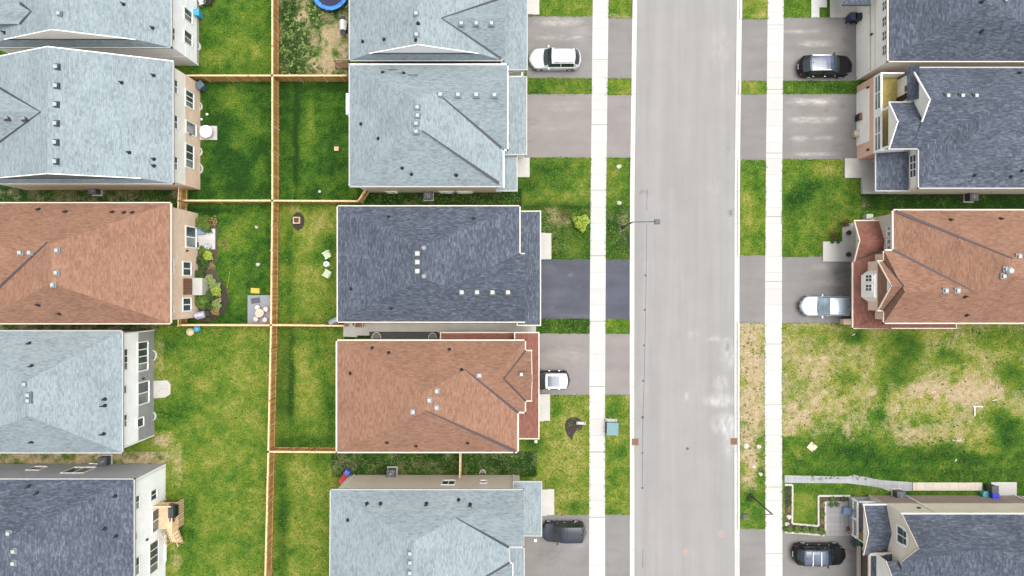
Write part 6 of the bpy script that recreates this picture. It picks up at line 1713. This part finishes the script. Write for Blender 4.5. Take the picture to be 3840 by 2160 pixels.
# wooden play bench
c = P(1290, 250); r = empty('garden_bench', c, 'weathered wooden bench frame in the corner of the trampoline yard', 'bench')
m = MB()
for k in range(4): m.box((c.x-.75, c.y-.25+k*.13, .42), (c.x+.75, c.y-.15+k*.13, .45))
m.build('seat', M['brown_wood'], r)
m = MB()
for k in range(3): m.box((c.x-.75, c.y+.30, .55+k*.14), (c.x+.75, c.y+.33, .65+k*.14))
m.build('backrest', M['deck'], r)
for sx in (-.7, .7):
    for sy in (-.2, .28):
        m = MB(); m.obox((c.x+sx, c.y+sy, 0), .07, .07, .42 if sy < 0 else 1.0); m.build('leg', M['brown_wood'], r)
def chair(px, py, rz, mat, label, group, grid=True):
    c = P(px, py); r = empty('garden_chair', c, label, 'chair', group, rz=rz)
    m = MB()
    for k in range(5): m.box((-.26+k*.11, -.27, .38), (-.17+k*.11, .27, .41))
    m.box((-.27, -.28, .34), (.28, -.23, .38)); m.box((-.27, .23, .34), (.28, .28, .38)); m.build('seat', mat, r, local=True)
    m = MB()
    for k in range(5): m.add([(-.30, -.26+k*.105, .40), (-.30, -.18+k*.105, .40), (-.48, -.18+k*.105, .92), (-.48, -.26+k*.105, .92), (-.33, -.26+k*.105, .40), (-.33, -.18+k*.105, .40), (-.51, -.18+k*.105, .92), (-.51, -.26+k*.105, .92)], [(0,1,2,3),(7,6,5,4),(0,3,7,4),(1,5,6,2),(3,2,6,7)])
    m.build('backrest', mat, r, local=True)
    for s in (-1, 1):
        m = MB(); m.box((-.34, s*.30-.04, .56), (.30, s*.30+.04, .60)); m.box((.22, s*.30-.03, .40), (.28, s*.30+.03, .56)); m.build('armrest', mat, r, local=True)
        for x_ in (-.28, .25):
            m = MB(); m.obox((x_, s*.28, 0), .05, .05, .40); m.build('leg', mat, r, local=True)
def table(px, py, rad, mat, label, h=.55, n=24, leg=True, sx=None):
    c = P(px, py); r = empty('garden_table', c, label, 'table')
    m = MB(); m.lathe(c+Vector((0,0,h)), [(rad, 0), (rad*1.02, .02), (rad, .045)], n); m.build('tabletop', mat, r)
    m = MB(); m.lathe(c+Vector((0,0,0)), [(.22, 0), (.20, .03), (.04, .06), (.04, h)], 12); m.build('pedestal', mat, r)
    return r
green_w = col_plastic('pale_green_plastic', (.42, .50, .34))
chair(1230, 957, R(-150), green_w, 'pale green slatted chair above the small round white table', 'pair of garden chairs')
chair(1230, 1026, R(150), green_w, 'pale green slatted chair below the small round white table', 'pair of garden chairs')
r = table(1229, 991, .25, whitep, 'small round white table between two pale green chairs', .5)
m = MB(); c = P(1229, 991); m.lathe(c+Vector((0,0,.55)), [(.06, 0), (.07, .06), (.05, .10)], 10); tag(m.build('bowl', dgrey), 'small dark bowl on the little round white table', 'bowl')
table(786, 500, .58, whitep, 'large round white table on the square patio', .74)
chair(765, 12, R(200), whitep, 'white chair beside the wall at the very top left', 'chairs by the white wall'); chair(792, 8, R(60), M['black'], 'dark chair right of the white chair at the top left', 'chairs by the white wall')
# pink table with stools on the grey patio
c = P(984, 1173); r = empty('garden_table', c, 'pink covered oval table on the blue grey patio', 'table')
m = MB(); m.lathe((0,0,.70), [(.60, 0), (.62, .02), (.60, .05)], 20)
for v in m.v:
    X_, Y_ = v.x*.62, v.y*.40*1.7; ca, sa = math.cos(R(-55)), math.sin(R(-55)); v.x, v.y = c.x+X_*ca-Y_*sa, c.y+X_*sa+Y_*ca
m.build('tabletop', pink, r)
m = MB(); m.obox((c.x, c.y, 0), .12, .12, .70); m.obox((c.x, c.y, 0), .5, .5, .04); m.build('pedestal', M['greymetal'], r)
for x, y, nm in ((972,1153,'upper left'),(966,1196,'lower left'),(1000,1199,'lower right'),(1003,1160,'upper right')):
    c = P(x, y); r = empty('stool', c, 'round pale pink stool at the %s of the pink table' % nm, 'stool', 'stools round the pink table')
    m = MB(); m.lathe(c+Vector((0,0,.42)), [(.22, 0), (.25, .04), (.24, .09), (.10, .11)], 16); m.build('cushion', plain('stool_cushion', (.50, .40, .36), .8), r)
    for k in range(4):
        a = R(45+90*k); m = MB(); m.tube(c+Vector((.2*math.cos(a), .2*math.sin(a), 0)), c+Vector((.15*math.cos(a), .15*math.sin(a), .43)), .018, 6); m.build('leg', M['greymetal'], r)
m = MB(); c = P(960, 1127); m.obox((c.x, c.y, .10), .86, .52, .012, R(8)); tag(m.build('door_mat', dgrey), 'dark rectangular mat on the blue grey patio', 'mat')
c = P(963, 1090); r = empty('storage_box', c, 'yellow storage box on the lawn above the blue grey patio', 'storage box')
m = MB(); m.obox(c, .80, .46, .38, R(-4)); m.build('body', yellow, r); m = MB(); m.obox(c+Vector((0,0,.38)), .84, .50, .05, R(-4), 0, .96); m.build('lid', yellow, r)
m = MB(); pts = [P(862, 1020), P(858, 1048), P(852, 1078)]
for a, b in zip(pts, pts[1:]): m.tube(a+Vector((0,0,.03)), b+Vector((0,0,.03)), .018, 6)
tag(m.build('garden_hose', yellow), 'thin yellow hose lying on the lawn right of the shrub bed', 'hose')
# things on the white patio
c = P(758, 868); r = empty('garden_chair', c, 'blue cushioned lounge chair on the white patio', 'chair')
m = MB(); m.obox((c.x, c.y, .25), .75, .62, .14, .1); m.build('cushion', col_plastic('denim', (.14, .20, .30), .8), r); m = MB(); m.obox((c.x, c.y+.02, .12), .8, .68, .12, .1); m.obox((c.x, c.y+.33, .2), .8, .08, .5, .1); m.build('frame', M['greymetal'], r)
for k in range(4):
    m = MB(); m.obox((c.x+(-.33, .33, .33, -.33)[k], c.y+(-.27, -.27, .27, .27)[k], 0), .05, .05, .13); m.build('leg', M['greymetal'], r)
m = MB(); c = P(787, 926, 0); m.lathe(c+Vector((0,0,.08)), [(.22, 0), (.27, .25), (.29, .40), (.25, .41), (.24, .30)], 16); tag(m.build('plant_pot', M['steel']), 'grey round tub at the lower corner of the white patio', 'pot')
for x, y, nm in ((743,913,'upper'),(744,922,'lower')):
    m = MB(); c = P(x, y); m.lathe(c+Vector((0,0,.08)), [(.11, 0), (.14, .28), (.12, .29), (.11, .22)], 12); tag(m.build('plant_pot', M['black']), 'small black pot by the patio door, %s of the two' % nm, 'pot', 'black pots by the patio door')
# ball and beige pouffe under the fence
m = MB(); c = P(746, 1231); n_ = 10; m.lathe(c, [(.02, 0)]+[(.34*math.sin(math.pi*i/n_), .34-.34*math.cos(math.pi*i/n_)) for i in range(1, n_)]+[(.01, .68)], 20); tag(m.build('play_ball', cyan), 'large bright blue ball just below the cross fence', 'ball')
m = MB(); c = P(717, 1244); m.lathe(c, [(.26, 0), (.36, .08), (.38, .22), (.30, .34), (.05, .38)], 18); tag(m.build('pouffe', plain('straw_cloth', (.42, .36, .22), .85)), 'pale straw coloured round cushion left of the blue ball', 'cushion')
# bin and debris in the second yard
bin_(768, 330, R(40), col_plastic('blue_grey_plastic', (.06, .10, .13)), col_plastic('blue_grey_plastic', (.06, .10, .13)), 'blue grey bin standing at the corner of the tan brick wall')
for k, (x, y, lab) in enumerate(((779, 430, 'white ball on the dark lawn right of the white window ring'), (758, 449, 'small white ball close to the tan brick wall'), (1200, 719, 'small white ball on the lawn above the two white chairs'))):
    m = MB(); c = P(x, y); m.lathe(c, [(.01, 0)]+[(.13*math.sin(math.pi*i/8), .13-.13*math.cos(math.pi*i/8)) for i in range(1, 8)]+[(.01, .26)], 12); tag(m.build('play_ball', whitep), lab, 'ball', 'white balls on the lawns')
# galvanised window wells
M['gravel'] = plain('gravel', (.16, .15, .13), .95, .4, 18)
def well(px, py, r0, label, a0=-90, a1=90):
    c = P(px, py); r = empty('window_well', c, label, 'window well', 'window wells at the house walls'); m = MB(); n_ = 14
    for i in range(n_):
        a, b = R(a0+(a1-a0)*i/n_), R(a0+(a1-a0)*(i+1)/n_)
        m.seg(c+Vector((r0*.75*math.cos(a), r0*math.sin(a), 0)), c+Vector((r0*.75*math.cos(b), r0*math.sin(b), 0)), .035, 0, .22, .01)
    m.build('rim', M['white'], r)
    m = MB(); m.add([c+Vector((r0*.72*math.cos(R(a0+(a1-a0)*i/n_)), r0*.96*math.sin(R(a0+(a1-a0)*i/n_)), .012)) for i in range(n_+1)], [list(range(n_+1))]); m.build('gravel', M['gravel'], r)
well(748, 400, .38, 'white rimmed window well above the table on the tan brick wall')
well(748, 570, .38, 'white rimmed window well just below the round white table')
well(748, 633, .46, 'white rimmed window well lowest on the wall beside the round table')
well(742, 176, .38, 'white rimmed window well at the white wall near the top left')
well(574, 1332, .48, 'white rimmed window well at the grey brick wall above the rounded patio')
well(574, 1560, .40, 'white rimmed window well at the grey brick wall below the rounded patio')
well(1413, 1268, .55, 'dark window well beside the side path above the brown roof', 0, 180)
well(1622, 1268, .5, 'dark window well near the red brown side roof', 0, 180)
well(1810, 1774, .36, 'white rimmed window well in front of the beige wall', 0, 180)
# crate, planter
c = P(1265, 560); r = empty('wooden_crate', c, 'small tan wooden crate on the dark green lawn', 'crate')
m = MB(); rz = R(4)
for k in range(4): m.obox((c.x, c.y-.15+k*.10, .30), .42, .085, .02, 0)
m.build('top', M['deck'], r)
m = MB(); m.obox((c.x, c.y, .0), .40, .38, .29); m.build('body', M['brown_wood'], r)
c = P(1115, 827); r = empty('planter', c, 'small square planter on the round mulch patch', 'planter')
m = MB()
for dx, dy, sx, sy in ((0, .27, .62, .07), (0, -.27, .62, .07), (.275, 0, .07, .46), (-.275, 0, .07, .46)): m.obox((c.x+dx, c.y+dy, 0), sx, sy, .32)
m.build('frame', M['rail'], r); m = MB(); m.obox((c.x, c.y, .0), .46, .46, .24); m.build('soil_fill', M['soil'], r)
# bench at the side path
c = P(1351, 1216); r = empty('storage_shelf', c, 'low brown wooden rack on the white concrete side path', 'rack')
m = MB(); m.obox((c.x, c.y, 0), .75, .52, .04)
for dx in (-.35, .35): m.obox((c.x+dx, c.y, 0), .05, .52, .7)
m.build('frame', M['rail'], r)
m = MB()
for k in range(4): m.box((c.x-.31+k*.16, c.y-.24, .45), (c.x-.19+k*.16, c.y+.24, .48))
m.build('slats', M['brown_wood'], r)
m = MB(); m.obox(P(1331, 1214), .18, .30, .5); tag(m.build('watering_can', M['black']), 'small black tub left of the brown wooden rack', 'tub')
# toy slide
c = P(1293, 1786); r = empty('toy_slide', c, 'red and blue toy slide leaning at the corner of the beige wall', 'toy slide', rz=R(55))
m = MB(); pts = [(-.75, .12), (-.35, .2), (.1, .5), (.35, .72)]
for (x0, z0), (x1, z1) in zip(pts, pts[1:]): m.add([(x0, -.2, z0), (x1, -.2, z1), (x1, .2, z1), (x0, .2, z0), (x0, -.24, z0+.1), (x1, -.24, z1+.1), (x1, .24, z1+.1), (x0, .24, z0+.1)], [(0,1,2,3),(0,4,5,1),(3,2,6,7)])
m.build('chute', red, r, local=True)
m = MB(); m.obox((.62, 0, 0), .5, .5, .70, 0, 0, .9); m.obox((.62, 0, .70), .46, .46, .05); m.build('tower', col_plastic('toy_blue', (.06, .08, .34)), r, local=True)
# utility box with its white panel, bench, boulders, boards
c = P(2293, 1603); r = empty('utility_box', c, 'teal green utility cabinet on the grass strip beside the sidewalk', 'utility box')
m = MB(); m.obox(c, 1.05, 1.18, .72, R(-2), 0, .97); m.build('cabinet', plain('teal_paint', (.075, .150, .150), .5, .12), r)
m = MB(); m.obox(c+Vector((0,0,.70)), 1.1, 1.22, .05, R(-2), 0, .96); m.build('lid', plain('teal_lid', (.085, .170, .178), .5, .12), r)
m = MB(); m.obox(c+Vector((-.53,-.1,.25)), .03, .8, .3, R(-2)); m.build('door', M['darkmetal'], r)
def bench(px, py, L, label):
    c = P(px, py); r = empty('concrete_post', c, label, 'post', 'white concrete bars on the grass')
    m = MB(); m.obox(c, L, .26, .30, R(-2), 0, .96); m.build('bar', M['stone'] if 0 else M['walk'], r)
    for s in (-1, 1): 
        m = MB(); m.obox((c.x+s*L*.36, c.y, .30), .09, .16, .04); m.build('bolt_plate', M['greymetal'], r)
bench(2291, 1574, 1.12, 'white bar lying above the teal utility cabinet'); bench(2178, 1585, .9, 'white bar lying across the hook shaped mulch patch')
m = MB()
def boulder(px, py, s, label, group='white boulders'):
    c = P(px, py); bm = bmesh.new(); bmesh.ops.create_icosphere(bm, subdivisions=2, radius=1)
    f = random.uniform(0, 9)
    for v in bm.verts:
        k = 1+.22*math.sin(v.co.x*3+f)*math.cos(v.co.y*2.5+f)+random.uniform(-.06, .06); v.co = Vector((v.co.x*s*k, v.co.y*s*k*.85, max(v.co.z, -.2)*s*.6*k))
    me = bpy.data.meshes.new('boulder'); bm.to_mesh(me); bm.free(); me.materials.append(M['stone'])
    o = bpy.data.objects.new('boulder', me); COL.objects.link(o); o.location = c+Vector((0,0,.1*s)); tag(o, label, 'boulder', group)
for x, y, s, lab in ((2321,625,.24,'round cream boulder on the kerbside grass below the warm grey driveway'),(2322,761,.24,'pale boulder on the kerbside grass above the street lamp'),(2734,1265,.0,''),(2798,1672,.30,'largest white boulder in the sandy kerbside strip'),(2845,1675,.26,'white boulder right of the largest one in the sandy strip'),(2826,1750,.2,'grey boulder low in the sandy strip'),(2852,1778,.22,'cream boulder near the end of the sandy strip'),(962,852,.18,'pale stone on the lawn beside the fence'),(968,992,.2,'pale stone lower on the lawn beside the fence'),(2940,1790,.0,''),(2958,1938,.26,'pink grey boulder in the narrow soil bed'),(2950,1965,.22,'pale boulder at the lower end of the narrow soil bed')):
    if s: boulder(x, y, s, lab)
c = P(3045, 1676); m = MB(); m.obox(c+Vector((0,0,.01)), .76, .70, .03, R(-40)); m.obox(c+Vector((.12,-.05,.041)), .16, .05, .004, R(-40), 0); tag(m.build('wooden_board', plain('plywood', (.42, .34, .25), .8, .12)), 'square pale board lying on the grass of the vacant lot', 'board')
c = P(3664, 1528); m = MB(); m.tube(c+Vector((-.45,.10,.08)), c+Vector((.45,.10,.08)), .06, 10); m.tube(c+Vector((-.28,.1,.08)), c+Vector((-.28,-.75,.08)), .06, 10); tag(m.build('plastic_pipe', whitep), 'white T shaped pipe lying on the vacant lot', 'pipe')
for k, (x, y, a, L, lab) in enumerate(((3730,1500,.2,.5,'small white scrap near the T shaped pipe'),(3590,1652,-.1,.9,'long straw coloured scrap in the lower part of the vacant lot'),(3500,1470,.3,.5,'pale scrap in the middle of the sandy ground'),(3200,1255,.5,.3,'tiny white scrap below the brown garage roof'),(3584,1726,1.2,.3,'white scrap on the dark grass of the lot'))):
    c = P(x, y); m = MB(); m.obox(c+Vector((0,0,.01)), L, .10, .03, a, 0, .8); tag(m.build('wood_scrap', M['stone']), lab, 'scrap', 'pale scraps on the vacant lot')
# pots on the stepped porch
for x, y, nm in ((3175,874,'on the upper level, top'),(3174,955,'on the upper level, bottom'),(3116,908,'on the lower edge, left'),(3137,908,'on the lower edge, right')):
    c = P(x, y); c.z = .14; s = .22 if x > 3150 else .15
    r = empty('flower_pot', c, 'dark flower pot %s of the stepped grey porch' % nm, 'pot', 'dark pots on the stepped porch')
    m = MB(); m.lathe(c, [(s*.7, 0), (s, s*1.3), (s*1.05, s*1.5), (s*.85, s*1.5), (s*.8, s*1.2)], 14); m.build('pot', M['darkmetal'], r)
    m = MB(); leaves(m, c+Vector((0,0,s*1.2)), s*.8, s*.8, 40, .05); m.build('plant', M['leaf_dark'], r)
shrub(3120, 882, .40, .6, M['leaf_red'], 'reddish brown shrub at the inside corner of the stepped porch', 220, .05, group='shrubs at the stepped porch')
shrub(3165, 838, .42, .7, M['leaf_red'], 'dark reddish shrub above the stepped porch', 240, .05, group='shrubs at the stepped porch')
m = MB(); c = P(3246, 815); m.obox(c, .55, .40, .7); m.obox(c+Vector((0,0,.7)), .62, .46, .05); tag(m.build('meter_box', plain('pale_green_metal', (.33, .38, .33), .5)), 'pale green meter box at the upper edge of the brown porch roof', 'meter box')
m = MB(); a, b = P(3150, 1214), P(3196, 1196); m.box((a.x, a.y, 0), (b.x, b.y, .7)); m.box((a.x-.04, a.y-.04, .7), (b.x+.04, b.y+.04, .77)); tag(m.build('garden_wall', M['tan_brick']), 'low cream wall stub at the corner of the silver car driveway', 'wall')
# stone edging, hedge balls and plants of the lower right garden
def edging(pts, label):
    m = MB()
    for (x0, y0), (x1, y1) in zip(pts, pts[1:]):
        a, b = P(x0, y0), P(x1, y1); L = (b-a).length; k = max(1, round(L/.32)); d = (b-a)/k
        for i in range(k): m.seg(a+d*(i+.03), a+d*(i+.97), .16, 0, .14+random.uniform(0, .02))
    tag(m.build('stone_edging', M['stone']), label, 'edging', 'white stone edgings')
edging([(2941,1817),(2970,1817),(2969,1962),(3067,1971),(3067,1858),(3186,1858)], 'white stone edging outlining the square lawn in the lower right garden')
edging([(2940,1994),(3000,1998),(3090,2006)], 'white stone edging between the hedge balls and the black car driveway')
edging([(3093,1880),(3093,1998)], 'short white stone edging beside the paved court')
for x, y, lab in ((2954,1981,'leftmost round hedge ball in the row above the black car'),(2984,1982,'second hedge ball from the sidewalk above the black car'),(3014,1983,'third hedge ball from the sidewalk above the black car'),(3045,1984,'fourth hedge ball from the sidewalk above the black car'),(3078,1990,'hedge ball nearest the paved court above the black car')):
    shrub(x, y, .34, .5, M['leaf_mid'], lab, 300, .05, 'hedge_ball', 'hedge balls in a row')
for x, y, mt, lab in ((2954,1834,'leaf_dark','dark plant at the upper end of the narrow soil bed'),(2955,1858,'leaf_dark','second dark plant down the narrow soil bed'),(2955,1882,'leaf_dark','third dark plant down the narrow soil bed'),(2957,1905,'leaf_dry','straw coloured plant in the narrow soil bed'),(3080,1890,'leaf_dry','dry plant in the bed left of the paved court, upper'),(3081,1925,'leaf_mid','green plant in the bed left of the paved court'),(3080,1955,'leaf_dry','dry plant in the bed left of the paved court, lower'),(3120,1868,'leaf_mid','green plant in the bed above the paved court, left'),(3160,1868,'leaf_dark','dark plant in the bed above the paved court, right'),(3112,1890,'leaf_dark','dark potted plant on the upper left corner of the paved court'),(3134,1888,'leaf_dark','dark potted plant right of the corner pot on the paved court'),(3178,1980,'leaf_red','brown bush on the paved court beside the porch railing')):
    shrub(x, y, .27, .35, M[mt], lab, 130, .05, 'garden_plant', 'plants of the lower right garden', cat='plant')
c = P(3170, 1912); r = empty('garden_chair', c, 'blue grey cushioned chair on the paved court by the porch railing', 'chair')
m = MB(); m.obox((c.x, c.y, .28), .7, .6, .15, -.2); m.build('cushion', col_plastic('denim', (.14, .20, .30), .8), r); m = MB(); m.obox((c.x, c.y, .0), .75, .65, .27, -.2, 0, 1.0); m.obox((c.x+.33, c.y-.05, .2), .09, .65, .5, -.2); m.build('frame', M['greymetal'], r)
c = P(3205, 1995); c.z = .28; r = empty('garden_chair', c, 'yellow wooden chair standing inside the porch of the beige gable house', 'chair', rz=R(160))
m = MB(); m.obox((0, 0, .40), .5, .5, .05); m.build('seat', M['yellow_deck'], r, local=True); m = MB(); m.obox((-.24, 0, .45), .05, .5, .5); m.build('backrest', M['yellow_deck'], r, local=True)
for a, b in ((-.2,-.2),(.2,-.2),(.2,.2),(-.2,.2)):
    m = MB(); m.obox((a, b, 0), .05, .05, .4); m.build('leg', M['yellow_deck'], r, local=True)
c = P(3196, 2035); r = empty('plant_pot', c, 'blue grey pot by the porch railing beside the black car driveway', 'pot')
m = MB(); m.lathe(c, [(.20, 0), (.28, .3), (.30, .42), (.24, .42), (.22, .3)], 14); m.build('pot', col_plastic('blue_grey_plastic', (.06, .10, .13)), r); m = MB(); leaves(m, c+Vector((0,0,.35)), .22, .2, 50, .05); m.build('plant', M['leaf_dark'], r)
# barbecue on the deck
c = P(642, 1923, 2.2); c.z = 1.25; r = empty('barbecue', c, 'black barbecue standing on the raised timber deck', 'barbecue', rz=math.pi/2)
m = MB(); m.obox((0, 0, .1), 1.0, .5, .72); m.build('cart', M['black'], r, local=True)
m = MB(); m.obox((0, 0, .82), 1.05, .55, .26, 0, 0, .82); m.build('hood', M['darkmetal'], r, local=True)
for s in (-1, 1):
    m = MB(); m.obox((s*.68, 0, .80), .32, .46, .04); m.build('side_shelf', M['black'], r, local=True)
m = MB(); m.tube((-.35, .28, .98), (.35, .28, .98), .02, 6); m.build('handle', M['steel'], r, local=True)
# white frame between the two pale garage roofs
a, b = P(1908, 267, 2.6), P(1958, 288, 2.6); r = empty('side_gate', Vector((a.x, (a.y+b.y)/2, 0)), 'white framed gate between the two pale garage roofs at the top', 'gate')
m = MB()
for p, q_ in (((a.x, a.y), (b.x, a.y)), ((b.x, a.y), (b.x, b.y)), ((b.x, b.y), (a.x, b.y)), ((a.x, b.y), (a.x, a.y))): m.seg((*p, 2.6), (*q_, 2.6), .10, 0, .1, .05)
m.build('frame', M['white'], r)
for x_ in (a.x, b.x):
    for y_ in (a.y, b.y):
        m = MB(); m.obox((x_, y_, 0), .09, .09, 2.6); m.build('post', M['white'], r)
